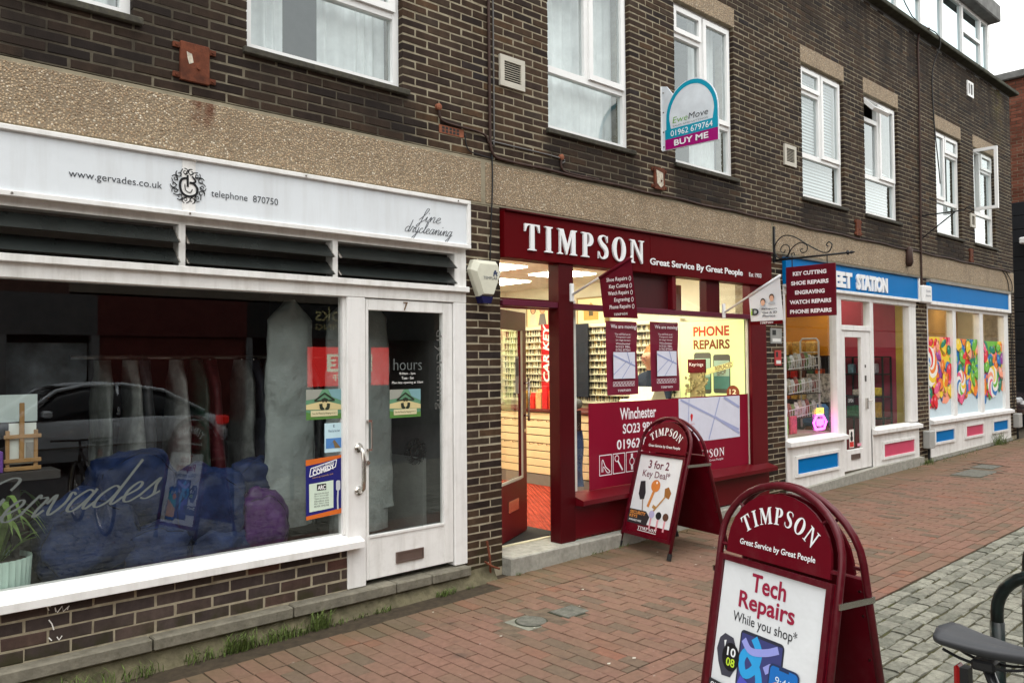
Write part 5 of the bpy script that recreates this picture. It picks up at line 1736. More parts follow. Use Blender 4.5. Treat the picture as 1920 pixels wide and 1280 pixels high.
# white wire rack of bagged sweets in the left window
rk = thing('wire_rack', 'white wire rack of bagged sweets in the sweet shop window', 'rack', (10.4, 0.7, 0.5))
WIRE = mat('white_wire', (0.7, 0.7, 0.68), 0.4)
for (x, y) in ((10.70, 0.45), (10.70, 0.72)):
    MB().tube([(x, y, 0.80), (x, y, 2.0)], 0.013, 6).build('upright', WIRE, rk)
MB().tube([(10.70, 0.45, 2.0), (10.70, 0.48, 2.04), (10.70, 0.69, 2.04), (10.70, 0.72, 2.0)], 0.013, 6).build('top_bar', WIRE, rk)
for q in range(6):
    MB().tube([(10.70, 0.45, 0.95 + q * 0.18), (10.70, 0.72, 0.95 + q * 0.18)], 0.007, 5).build('rung', WIRE, rk)
for q, z in enumerate((0.98, 1.30, 1.62)):
    s_ = MB()
    s_.tube([(9.77, 0.40, z), (10.70, 0.45, z + 0.05)], 0.006, 5)
    s_.tube([(9.77, 0.40, z + 0.10), (10.70, 0.45, z + 0.17)], 0.006, 5)
    for k in range(14):
        x = 9.80 + k * 0.066
        s_.tube([(x, 0.40, z), (x, 0.405, z + 0.11 + k * 0.004)], 0.0035, 4)
    s_.build('basket', WIRE, rk)
    MB().box(9.77, 10.69, 0.41, 0.72, z - 0.02, z - 0.012).build('basket_floor', DSH, rk)
    for k in range(9):
        x = 9.84 + k * 0.098
        c = ((190, 190, 186), (206, 204, 200), (150, 90, 80), (176, 168, 150), (120, 140, 90))[(k * 2 + q) % 5]
        hh = 0.17 + 0.06 * RND.random()
        o = MB().grid(6, 6, lambda u, v: (x + (u - 0.5) * 0.085 * (0.75 + 0.5 * math.sin(v * 2.6)), 0.50 - 0.045 * math.sin(u * math.pi) * math.sin(v * 2.9), z + hh * v)).build('sweet_bag', mat('bag_%d_%d_%d' % c, lin(c), 0.25, var=0.5, scale=30), None, smooth=True)
        tag(o, '%s bag of sweets in the %s wire basket, %s from the brick pier' % ({0: 'silver', 1: 'white', 2: 'reddish', 3: 'grey', 4: 'green'}[(k * 2 + q) % 5], ('bottom', 'middle', 'top')[q], ('first', 'second', 'third', 'fourth', 'fifth', 'sixth', 'seventh', 'eighth', 'ninth')[k]), 'sweet bag', 'bagged sweets in wire baskets')
MB().box(8.95, 10.30, 0.12, 0.95, 0.70, 0.80).build('window_shelf', mat('pale_shelf', (0.4, 0.3, 0.25), 0.6), si)
for q, (x, c, lab) in enumerate(((9.12, (226, 120, 60), 'orange toy pack at the foot of the sweet window by the pier'), (9.34, (120, 180, 60), 'lime green toy pack at the foot of the sweet window'), (9.56, (200, 70, 90), 'red toy pack at the foot of the sweet window'))):
    o = MB().cbox(x - 0.085, x + 0.085, 0.22, 0.25, 0.802, 1.03, 0.008).build('toy_pack', mat('toy_%d' % q, lin(c), 0.35, var=0.5, scale=20), None)
    tag(o, lab, 'toy pack')
ne = thing('neon_sign', 'glowing pink and yellow neon sign at the corner of the sweet window', 'neon sign', (10.0, 0.12, 0.82))
NEON = mat('pink_neon', (0.9, 0.1, 0.7), 0.4, emit=2.2, ecol=(1.0, 0.10, 0.80))
NEONY = mat('yellow_neon', (1, 0.7, 0.1), 0.4, emit=1.8, ecol=(1.0, 0.50, 0.05))
mb = MB()
mb.tube([(9.96, 0.13, 0.84), (9.90, 0.13, 0.93), (9.99, 0.13, 1.02), (10.15, 0.13, 1.02), (10.24, 0.13, 0.93), (10.18, 0.13, 0.84)], 0.014, 6, True)
mb.tube([(9.99, 0.125, 0.97), (9.99, 0.125, 0.89)], 0.011, 6).tube([(10.04, 0.125, 0.97), (10.04, 0.125, 0.89), (10.09, 0.125, 0.89), (10.09, 0.125, 0.97)], 0.011, 6).tube([(10.14, 0.125, 0.97), (10.14, 0.125, 0.89)], 0.011, 6)
mb.build('neon_tube', NEON, ne)
MB().tube([(10.0, 0.13, 1.05), (10.15, 0.13, 1.05), (10.15, 0.13, 1.10), (10.0, 0.13, 1.10)], 0.016, 6, True).build('neon_cap', NEONY, ne)
MB().box(9.92, 10.22, 0.145, 0.155, 0.80, 1.10).build('back_plate', GLASSC, ne)
# black display frame on the pink wall
df = thing('display_frame', 'black metal display shelves against the pink wall behind the door', 'shelf', (12.7, 0.75, 0.25))
mb = MB()
for y in (0.36, 0.66, 0.96, 1.26):
    for x in (12.55, 12.85):
        mb.box(x - 0.012, x + 0.012, y - 0.012, y + 0.012, 0.25, 1.78)
mb.build('upright', BLACK, df)
for z in (0.82, 1.15, 1.5, 1.77):
    MB().box(12.54, 12.86, 0.36, 1.26, z, z + 0.02).build('shelf', BLACK, df)
its = [(12.68, 0.50, 1.172, 0.16, 0.14, 0.13, (214, 190, 60), 'yellow basket on the black display shelves'), (12.68, 0.80, 1.172, 0.14, 0.14, 0.1, (200, 196, 190), 'white pot on the black display shelves'), (12.68, 0.55, 1.522, 0.12, 0.12, 0.16, (170, 160, 170), 'grey box on the upper black display shelf'), (12.68, 0.9, 1.522, 0.1, 0.1, 0.15, (120, 160, 180), 'pale blue box on the upper black display shelf'), (12.62, 0.55, 0.842, 0.06, 0.26, 0.24, (190, 150, 60), 'gold framed box on the lowest black display shelf'), (12.62, 0.85, 0.842, 0.1, 0.2, 0.18, (60, 120, 90), 'green box on the lowest black display shelf')]
packs('', 'box', None, its, 'goods on the display shelves', 'gift_box')
its = [(10.95, 0.62, 0.25, 0.3, 0.3, 0.55, (110, 66, 34), 'brown carton behind the sweet shop door'), (10.98, 0.66, 0.81, 0.3, 0.3, 0.3, (60, 120, 170), 'blue carton on top of the brown one behind the glass door')]
packs('', 'carton', None, its, None, 'carton')
hm = tag(MB().grid(8, 8, lambda u, v: (11.3 + 0.2 * u, 0.95 - 0.3 * u, 1.12 + 0.42 * v)).build('patterned_display', mat('patterned_sheet', (0.42, 0.38, 0.32), 0.6, var=0.9, scale=26), None), 'busy patterned card display hanging behind the glass door', 'display')

# ================================================================== SWEET SHOP, CANDY-PRINT BAY
cb = thing('shopfront', 'white shop bay with plain blue fascia and candy-printed windows', 'shopfront', (15.3, 0, 0.2))
MB().cbox(13.37, 17.20, -0.045, 0.08, 2.655, 2.955, 0.003).build('fascia_board', BLUE, cb)
f = MB()
f.cbox(13.367, 17.30, -0.066, 0.08, 2.60, 2.656, 0.004)
f.cbox(17.20, 17.30, -0.065, 0.08, 2.656, 3.0, 0.004)
f.build('fascia_frame', WHITE, cb)
MB().box(13.367, 17.30, -0.07, 0.08, 2.955, 3.002).build('fascia_capping', mat('grey_capping', (0.25, 0.23, 0.20), 0.7), cb)
f = MB()
f.cbox(13.367, 17.28, -0.012, 0.09, 2.54, 2.60, 0.004)
for a, b in ((13.367, 13.385), (14.44, 14.58), (15.72, 15.90), (17.05, 17.28)):
    f.cbox(a, b, -0.010, 0.09, 0.80, 2.54, 0.004)
f.build('frame', WHITE, cb)
MB().cbox(13.367, 17.28, -0.02, 0.10, 0.10, 0.72, 0.004).build('stall_riser', WHITEW, cb)
MB().prism([(-0.075, 0.72), (-0.075, 0.77), (0.04, 0.81), (0.10, 0.81), (0.10, 0.715), (-0.06, 0.715)], lambda u, v, d: (d, u, v), 13.367, 17.33).build('sill', WHITE, cb)
for p0, p1, c in ((13.53, 14.32, BLUE), (14.88, 15.71, PINK), (16.25, 17.05, BLUE)):
    pn = bars(MB(), p0 - 0.045, p1 + 0.045, 0.385, 0.635, 0.04, -0.045, -0.018).build('panel_moulding', WHITE, cb)
    MB().box(p0 - 0.007, p1 + 0.007, -0.026, -0.018, 0.423, 0.597).build('panel', c, pn)
MB().box(13.2, 17.4, 0.9, 0.95, 0.2, 2.9).build('back_wall', mat('ochre_back', (0.58, 0.33, 0.10), 0.8, var=0.15, scale=2), cb)
MB().box(13.2, 17.4, 0.1, 0.95, 2.8, 2.86).build('soffit', CREAM, cb)
LAMP3 = mat('lit_bay_panel', (1, 0.9, 0.7), 0.5, emit=3.2, ecol=(1.0, 0.80, 0.45))
for cx in (14.0, 15.2, 16.4):
    MB().box(cx - 0.3, cx + 0.3, 0.35, 0.65, 2.78, 2.798).build('ceiling_light', LAMP3, cb)
CANDY = [(228, 40, 52), (240, 128, 40), (244, 206, 50), (110, 186, 60), (40, 120, 190), (236, 96, 140), (250, 160, 130), (20, 130, 100), (150, 60, 150)]
for pi_, (a, b) in enumerate(((13.385, 14.44), (14.58, 15.72), (15.90, 17.05))):
    MB().quad((a, 0.05, 0.80), (b, 0.05, 0.80), (b, 0.05, 2.54), (a, 0.05, 2.54)).build('window_pane', GLASSC, cb)
    pc = Plane((0, 0.046, 0), (1, 0, 0), (0, 0, 1))
    top = 2.10 - 0.02 * pi_
    vn = rect(pc, a, b, 0.81, top, pm(196, 214, 222), cb, 0.0005, 'candy_vinyl')
    groups = {}
    dcur = 0.0012
    rr = random.Random(40 + pi_)
    cuts = []
    for k in range(22):
        u, v = a + (b - a) * rr.random(), top - 0.05 - (top - 1.3) * rr.random()
        E0 = [(min(max(x, a + 0.001), b - 0.001), min(y, top - 0.001)) for x, y in ell(u, v, 0.12 + 0.12 * rr.random(), 0.16 + 0.16 * rr.random(), 20, rr.random() * 3)]
        groups.setdefault(CANDY[rr.randrange(len(CANDY))], MB()).quad(*[pc(x, y, dcur) for x, y in E0])
        dcur += 0.0002
    for k in range(70):
        u = a + (b - a) * rr.random()
        v = top - 0.02 - (top - 1.12 - 0.12 * math.sin(u * 5)) * rr.random() ** 0.9
        if rr.random() < 0.06:
            v -= 0.12
        c = CANDY[rr.randrange(len(CANDY))]
        rx, ry = 0.05 + 0.07 * rr.random(), 0.07 + 0.10 * rr.random()
        ro = rr.random() * 3
        clip = lambda P_: [(min(max(x, a + 0.001), b - 0.001), min(y, top - 0.001)) for x, y in P_]
        E1 = clip(ell(u, v, rx, ry, 14, ro))
        groups.setdefault(c, MB()).quad(*[pc(x, y, dcur) for x, y in E1])
        lt = tuple(min(255, int(q * 0.55 + 115)) for q in c)
        groups.setdefault(lt, MB()).quad(*[pc(x, y, dcur + 0.0001) for x, y in clip(ell(u - rx * 0.25, v + ry * 0.3, rx * 0.32, ry * 0.22, 8, ro))])
        dk = tuple(int(q * 0.62) for q in c)
        groups.setdefault(dk, MB()).quad(*[pc(x, y, dcur + 0.0001) for x, y in clip(ell(u, v, rx * 0.96, ry * 0.96, 14, ro)[7:12])])
        dcur += 0.00022
    # big swirl lollies
    for (fu, fv, r_) in ((0.12, 1.62, 0.33),) if pi_ == 0 else (((0.25, 1.34, 0.22),) if pi_ == 1 else ((0.5, 1.32, 0.30),)):
        cu_, cv_ = a + (b - a) * fu, fv
        pts_n = 22
        for s_ in range(10):
            c = CANDY[(s_ * 4 + pi_) % len(CANDY)] if s_ % 2 else (240, 236, 226)
            a0 = s_ * 2 * math.pi / 10
            seg = []
            for t_ in range(9):
                r2 = r_ * t_ / 8
                seg.append((cu_ + r2 * math.cos(a0 + r2 * 7), cv_ + r2 * math.sin(a0 + r2 * 7)))
            for t_ in range(8, -1, -1):
                r2 = r_ * t_ / 8
                seg.append((cu_ + r2 * math.cos(a0 + 0.63 + r2 * 7), cv_ + r2 * math.sin(a0 + 0.63 + r2 * 7)))
            g_ = groups.setdefault(c, MB())
            for t_ in range(8):
                q0, q1, q2, q3 = seg[t_], seg[t_ + 1], seg[-2 - t_], seg[-1 - t_]
                g_.quad(*[pc(min(max(a + 0.001, x), b - 0.001), y, dcur) for x, y in (q0, q1, q2, q3)])
        dcur += 0.0003
    for c, g_ in groups.items():
        g_.build('candy_print', pm(*c), vn, kind='stuff')
MB().prism([(13.36, -0.02), (17.3, -0.02), (17.3, 0.25), (13.36, 0.20)], lambda u, v, d: (u, d, v), -0.035, 0.05).build('footing', CONCL, cb)

# ================================================================== FIXTURES ON THE WALL
def grille(x0, x1, z0, z1, label):
    t = thing('wall_vent', label, 'vent', ((x0 + x1) / 2, 0, z0), 'plastic wall vents')
    fr_ = bars(MB(), x0, x1, z0, z1, 0.045, -0.022, 0.004).build('frame', PVENT, t)
    n = 9
    for k in range(n):
        z = z0 + 0.045 + (z1 - z0 - 0.09) * (k + 0.15) / n
        MB().prism([(-0.016, 0), (-0.013, -0.003), (-0.003, 0.005), (-0.006, 0.008)], lambda u, v, d: (d, u, z + v), x0 + 0.045, x1 - 0.045).build('slat', PVENT, t)
    MB().box(x0 + 0.04, x1 - 0.04, -0.002, 0.0, z0 + 0.04, z1 - 0.04).build('backing', BLACK, t)


grille(4.392, 4.672, 4.038, 4.298, 'square plastic louvre vent beside the vertical cables')
grille(9.01, 9.29, 4.118, 4.374, 'square plastic louvre vent left of the middle blinds window')
grille(15.385, 15.62, 4.045, 4.288, 'small louvre vent below the open casement window')


def plate(x0, x1, z0, z1, label, pale):
    t = thing('tie_plate', label, 'tie plate', ((x0 + x1) / 2, 0, z0), 'rusty tie plates on the brickwork')
    w = x1 - x0
    MB().cbox(x0 + w * 0.16, x1 - w * 0.16, -0.020, 0.002, z0, z1, 0.003).build('plate', RUST, t)
    for z in (z0 + 0.012, z1 - 0.045):
        MB().cbox(x0, x1, -0.014, 0.002, z, z + 0.033, 0.002).build('strap', RUST, t)
    mb = MB()
    for px in (x0 + w * 0.08, x1 - w * 0.08):
        for z in (z0 + 0.028, z1 - 0.028):
            mb.lathe([(0.008, -0.022), (0.010, -0.012)], (px, 0, z), 8, 'y')
    mb.lathe([(0.010, -0.03), (0.013, -0.018)], ((x0 + x1) / 2 + 0.02, 0, z0 + 0.09), 8, 'y')
    mb.build('bolts', RUST, t, kind='stuff')
    if pale:
        pl = Plane((0, -0.021, 0), (1, 0, 0), (0, 0, 1))
        poly(pl, [(x0 + w * 0.3, z1 - 0.06), (x0 + w * 0.42, z1 - 0.07), (x0 + w * 0.46, z1 - 0.12), (x0 + w * 0.36, z1 - 0.135), (x0 + w * 0.32, z1 - 0.10)] if pale == 1 else [(x0 + w * 0.25, z1 - 0.03), (x0 + w * 0.7, z1 - 0.05), (x0 + w * 0.72, z0 + 0.05), (x0 + w * 0.55, z0 + 0.02), (x0 + w * 0.3, z0 + 0.06)], mat('old_pale_paint', (0.52, 0.47, 0.38), 0.8, var=0.4, scale=40), t, 0.001, 'paint_patch')


plate(1.745, 2.010, 3.478, 3.716, 'large rusty iron tie plate over the white fascia', 1)
plate(6.410, 6.650, 3.462, 3.685, 'rusty tie plate with flaking white paint under the sale board', 2)
plate(10.885, 11.095, 3.445, 3.666, 'rusty tie plate over the blue lettered fascia', 0)
plate(15.28, 15.50, 3.425, 3.660, 'rusty tie plate over the plain blue fascia', 0)
t = thing('air_brick', 'terracotta air brick with square holes by the cables', 'air brick', (3.89, 0, 3.52))
MB().box(3.768, 4.012, -0.004, 0.02, 3.527, 3.590).build('block', mat('terracotta', (0.24, 0.085, 0.045), 0.85, var=0.3, scale=20), t)
mb = MB()
for q in range(5):
    for z in (3.536, 3.562):
        mb.box(3.795 + q * 0.036, 3.795 + q * 0.036 + 0.024, -0.0055, 0, z, z + 0.019)
mb.build('holes', BLACK, t, kind='stuff')


def cable(name, label, pts, r, m=None, group='cables on the wall', n=5):
    o = MB().tube(smooth_path(pts, 4), r, n).build(name, m or CABLE, None, smooth=True)
    return tag(o, label, 'cable', group)


def sag(p, q, k, amp):
    return [(p[0] + (q[0] - p[0]) * i / k, p[1], p[2] + (q[2] - p[2]) * i / k + amp * math.sin(i * 2.1)) for i in range(k + 1)]


cable('cable', 'thick brown cable running straight up the wall left of the vent', [(4.262, -0.016, 6.8), (4.268, -0.016, 5.5), (4.272, -0.016, 4.4), (4.276, -0.016, 3.7), (4.285, -0.016, 3.50), (4.33, -0.016, 3.43), (4.42, -0.018, 3.418)] + sag((4.6, -0.018, 3.412), (8.6, -0.018, 3.405), 12, 0.006) + sag((8.7, -0.018, 3.405), (17.5, -0.018, 3.40), 20, 0.008), 0.013)
cable('cable', 'thin grey cable beside the thick brown one up the wall', [(4.318, -0.012, 6.8), (4.322, -0.012, 5.0), (4.325, -0.012, 3.62), (4.32, -0.012, 3.56), (4.34, -0.012, 3.55), (5.10, -0.012, 3.545), (5.12, -0.012, 3.50)], 0.007, mat('grey_cable', (0.12, 0.115, 0.11), 0.6))
cable('cable', 'brown cable curving down from a terracotta socket to the vertical run', [(3.755, -0.014, 3.71), (3.765, -0.014, 3.65), (3.80, -0.014, 3.618), (3.95, -0.014, 3.607), (4.15, -0.014, 3.602), (4.235, -0.014, 3.58), (4.27, -0.014, 3.52)], 0.010)
cable('cable', 'looped brown cable under the tall window right of the vent', [(5.115, -0.014, 3.545), (5.11, -0.014, 3.48), (5.14, -0.014, 3.44), (5.25, -0.016, 3.425), (5.6, -0.02, 3.428)], 0.011)
cable('cable', 'black cable dropping down the brick pier to the alarm box', [(4.300, -0.012, 3.45), (4.302, -0.014, 3.2), (4.285, -0.014, 2.9), (4.27, -0.012, 2.56)], 0.006, BLACK)
cable('cable', 'thin black cable below the terracotta air brick', [(4.02, -0.010, 3.56), (4.03, -0.010, 3.48), (4.07, -0.010, 3.43), (4.2, -0.010, 3.415), (4.3, -0.010, 3.41)], 0.005, BLACK)
cable('cable', 'black cable drooping down the far corner of the pebbled band', [(17.0, -0.015, 3.40), (17.25, -0.02, 3.25), (17.38, -0.02, 2.9), (17.42, -0.02, 1.6), (17.44, -0.02, 0.7)], 0.008, BLACK)
cable('cable', 'second black cable looping at the far corner of the band', [(17.2, -0.015, 3.40), (17.5, -0.02, 3.22), (17.55, -0.02, 3.05), (17.45, -0.02, 2.95), (17.50, -0.02, 2.2), (17.52, -0.02, 0.72)], 0.007, BLACK)
cable('cable', 'slack aerial cable trailing from the attic windows down the brickwork', [(12.9, 0.28, 8.0), (13.3, 0.1, 7.2), (13.75, -0.15, 6.9), (13.76, -0.02, 6.4), (13.80, -0.015, 5.6), (13.95, -0.015, 4.9), (14.0, -0.015, 4.6)], 0.009, BLACK)
cable('drain_pipe', 'thin brown pipe running the full height of the brickwork mid-terrace', [(13.30, -0.16, 6.92), (13.20, -0.03, 6.84), (13.18, -0.025, 6.0), (13.15, -0.025, 4.5), (13.12, -0.025, 3.42), (13.12, -0.025, 2.9), (13.12, -0.02, 2.7)], 0.017)
for q, (x, z, lab) in enumerate(((3.755, 3.72, 'small terracotta cable socket above the air brick'), (5.115, 3.555, 'small terracotta cable socket left of the tall window sill'))):
    o = MB().lathe([(0.012, -0.03), (0.026, -0.024), (0.026, 0.0)], (x, 0, z), 12, 'y').build('cable_socket', mat('terracotta', (0.24, 0.085, 0.045), 0.85), None)
    tag(o, lab, 'socket')
wb = thing('wall_bracket', 'rusty iron bracket arm sticking out below the far blinds window', 'bracket', (13.2, 0, 3.6))
MB().box(13.18, 13.21, -0.012, 0, 3.50, 4.05).tube([(13.195, -0.01, 3.98), (13.195, -0.62, 3.98)], 0.010, 6).tube([(13.195, -0.01, 3.62), (13.195, -0.50, 3.97)], 0.009, 6).build('arm', BLACK, wb)
MB().tube(smooth_path([(13.195, -0.62, 3.98), (13.195, -0.70, 4.02), (13.195, -0.74, 3.96), (13.195, -0.68, 3.93)], 5), 0.008, 6).build('hook', BLACK, wb)
o = MB().lathe([(0.03, -0.20), (0.06, -0.14), (0.05, 0.06), (0.02, 0.10)], (12.62, -0.04, 3.34), 10, 'z').build('cable_box', CABLE, None, smooth=True)
tag(o, 'rusty junction cone hanging on the pebbled band mid-terrace', 'junction box')
sv = thing('overflow_vent', 'tiny white overflow vent high on the sooty brickwork', 'vent', (15.5, 0, 6.36))
bars(MB(), 15.375, 15.665, 6.36, 6.63, 0.04, -0.02, 0.002).box(15.50, 15.53, -0.018, 0, 6.40, 6.59).build('frame', UPVC, sv)
MB().box(15.41, 15.63, -0.004, 0, 6.40, 6.59).build('backing', BLACK, sv)

# alarm bell boxes
al = thing('alarm_box', 'cream bell box with dark blue foot on the brick pier', 'alarm box', (4.19, 0, 2.2))
BELL = mat('aged_cream_plastic', (0.62, 0.61, 0.50), 0.4, var=0.05, dirt=0.1)


def bell(cx, zc, s):
    O = [(-0.115, 0.155), (0.115, 0.155), (0.150, 0.075), (0.062, -0.135), (-0.062, -0.135), (-0.150, 0.075)]
    return [(cx + x * s, zc + z * s) for x, z in O]


mb = MB()
bk, ftp = bell(4.185, 2.405, 1.0), bell(4.195, 2.40, 0.82)
n0 = len(mb.v)
mb.v += [(x, 0.0, z) for x, z in bk] + [(x, -0.045, z) for x, z in bk] + [(x, -0.085, z) for x, z in ftp]
mb.f.append(tuple(range(n0 + 12, n0 + 18))[::-1])
for a in (0, 6):
    for i in range(6):
        j = (i + 1) % 6
        mb.f.append((n0 + a + i, n0 + a + j, n0 + a + 6 + j, n0 + a + 6 + i))
mb.build('cover', BELL, al)
mb = MB()
mb.prism([(4.123, 2.270), (4.247, 2.270), (4.225, 2.215), (4.145, 2.215)], lambda u, v, d: (u, d, v), -0.075, 0.0)
mb.build('strobe', mat('navy_lens', (0.012, 0.012, 0.06), 0.25), al)
pl = Plane((0, -0.085, 0), (1, 0, 0), (0, 0, 1))
text(pl, 'TEMPLAR', 4.135, 4.285, 2.405, 2.428, pm(60, 66, 80), al, 0.002)
mb = MB()
stroke(mb, pl, [(4.245, 2.432), (4.25, 2.46), (4.262, 2.478), (4.27, 2.455), (4.28, 2.435)], 0.012, 0.002)
stroke(mb, pl, [(4.242, 2.462), (4.262, 2.455), (4.285, 2.465)], 0.010, 0.0024)
mb.build('emblem', pm(40, 56, 90), al)
al = thing('alarm_box', 'small white alarm box on the pier between the blue fascias', 'alarm box', (13.1, 0, 2.6))
MB().cbox(12.985, 13.02, -0.09, 0.0, 2.62, 2.87, 0.01).build('side_case', UPVC, al)
MB().cbox(13.03, 13.33, -0.10, 0.0, 2.61, 2.88, 0.015).build('case', UPVC, al)
pl = Plane((0, -0.10, 0), (1, 0, 0), (0, 0, 1))
text(pl, 'Grade', 13.09, 13.26, 2.775, 2.815, pm(120, 124, 140), al, 0.002)
text(pl, 'Security', 13.08, 13.28, 2.70, 2.74, pm(90, 94, 110), al, 0.002)
# small signs and meter boxes on the piers
for q, (x0, x1, z0, z1, c, lab) in enumerate(((8.63, 8.88, 1.94, 2.12, (150, 150, 146), 'small grey notice on the brick pier under the white flag'), (8.72, 8.86, 1.68, 1.86, (180, 60, 60), 'small red and white notice on the brick pier below the grey one'))):
    t = thing('notice', lab, 'notice', ((x0 + x1) / 2, 0, z0))
    MB().box(x0, x1, -0.012, 0.0, z0, z1).build('plate', pm(*c), t)
    pl = Plane((0, -0.012, 0), (1, 0, 0), (0, 0, 1))
    w = x1 - x0
    rect(pl, x0 + w * 0.12, x0 + w * 0.45, z1 - 0.08, z1 - 0.02, pm(40, 40, 40), t, 0.002)
    rect(pl, x0 + w * 0.12, x1 - w * 0.12, z0 + 0.02, z0 + 0.06, pm(226, 226, 222), t, 0.002)
for q, (x, z, lab) in enumerate(((13.20, 0.36, 'grey meter box low on the pier between the sweet shop bays'), (17.56, 0.42, 'grey meter box low on the far corner pier'))):
    t = thing('meter_box', lab, 'meter box', (x, 0, z))
    MB().cbox(x - 0.1, x + 0.1, -0.11, 0, z, z + 0.27, 0.01).build('case', mat('grey_box', (0.36, 0.36, 0.34), 0.5), t)
    MB().tube([(x, -0.05, z), (x, -0.05, gz(x))], 0.02, 8).build('conduit', BLACK, t)
o = MB().tube(smooth_path([(4.20, -0.03, 0.32), (4.21, -0.05, 0.2), (4.20, -0.07, 0.12), (4.215, -0.05, 0.03)], 5), 0.010, 6).tube(smooth_path([(4.15, -0.06, 0.17), (4.2, -0.09, 0.13), (4.27, -0.10, 0.10)], 5), 0.009, 6).build('pipe_stub', RUST, None)
tag(o, 'bent rusty pipe stub at the foot of the brick pier', 'pipe')

# estate agent's board
ew = thing('sale_board', "estate agent's teal and magenta board projecting over the maroon fascia", 'sign', (6.6, 0, 3.86))
arch = [(0.0, 3.862), (0.665, 3.842), (0.665, 4.16)] + [(0.36 + 0.305 * math.cos(a), 4.165 + 0.345 * math.sin(a)) for a in [k * math.pi / 16 for k in range(1, 13)]] + [(0.07, 4.505), (0.0, 4.525)]
MB().prism(arch, lambda u, v, d: (d, -u, v), 6.592, 6.606).build('board', mat('board_white', (0.70, 0.75, 0.80), 0.35), ew)
pl = Plane((6.592, 0, 0), (0, -1, 0), (0, 0, 1))
ring = [(0.36 + 0.30 * math.cos(a), 4.165 + 0.335 * math.sin(a)) for a in [k * math.pi / 20 for k in range(0, 21)]]
ring2 = [(0.36 + 0.262 * math.cos(a), 4.165 + 0.292 * math.sin(a)) for a in [k * math.pi / 20 for k in range(0, 21)]]
mb = MB()
for i in range(20):
    mb.quad(*[pl(x, y, 0.002) for x, y in (ring[i], ring[i + 1], ring2[i + 1], ring2[i])])
TEAL = pm(0, 150, 180)
mb.build('print', TEAL, ew)
poly(pl, [(0.06, 4.165), (0.098, 4.165), (0.12, 4.05), (0.06, 4.05)], TEAL, ew, 0.002)
poly(pl, [(0.66, 4.165), (0.622, 4.165), (0.60, 4.05), (0.66, 4.05)], TEAL, ew, 0.002)
rect(pl, 0.045, 0.662, 3.968, 4.065, TEAL, ew, 0.0025)
poly(pl, [(0.045, 3.865), (0.662, 3.848), (0.662, 3.967), (0.045, 3.967)], pm(158, 0, 110), ew, 0.0025)
text(pl, '01962 679764', 0.115, 0.605, 3.986, 4.045, pm(240, 246, 248), ew, 0.005, bold=0.005)
text(pl, 'BUY ME', 0.155, 0.555, 3.885, 3.945, pm(240, 240, 244), ew, 0.005, bold=0.025)
text(pl, 'Ewe', 0.14, 0.318, 4.115, 4.175, pm(110, 170, 50), ew, 0.004, shear=0.15, bold=-0.01)
text(pl, 'Move', 0.328, 0.555, 4.115, 4.175, pm(30, 32, 36), ew, 0.004, shear=0.15, bold=-0.005)
text(pl, 'SALES AND LETTINGS', 0.14, 0.55, 4.078, 4.094, pm(110, 114, 120), ew, 0.004)
mb = MB()
for z in (3.9, 4.05, 4.25, 4.45):
    mb.lathe([(0.008, -0.004), (0.008, 0.002)], (6.591, -0.028, z), 8, 'x')
mb.build('fixings', STEEL, ew, kind='stuff')
MB().box(6.58, 6.615, -0.006, 0.004, 3.87, 4.52).build('wall_batten', UPVC, ew)

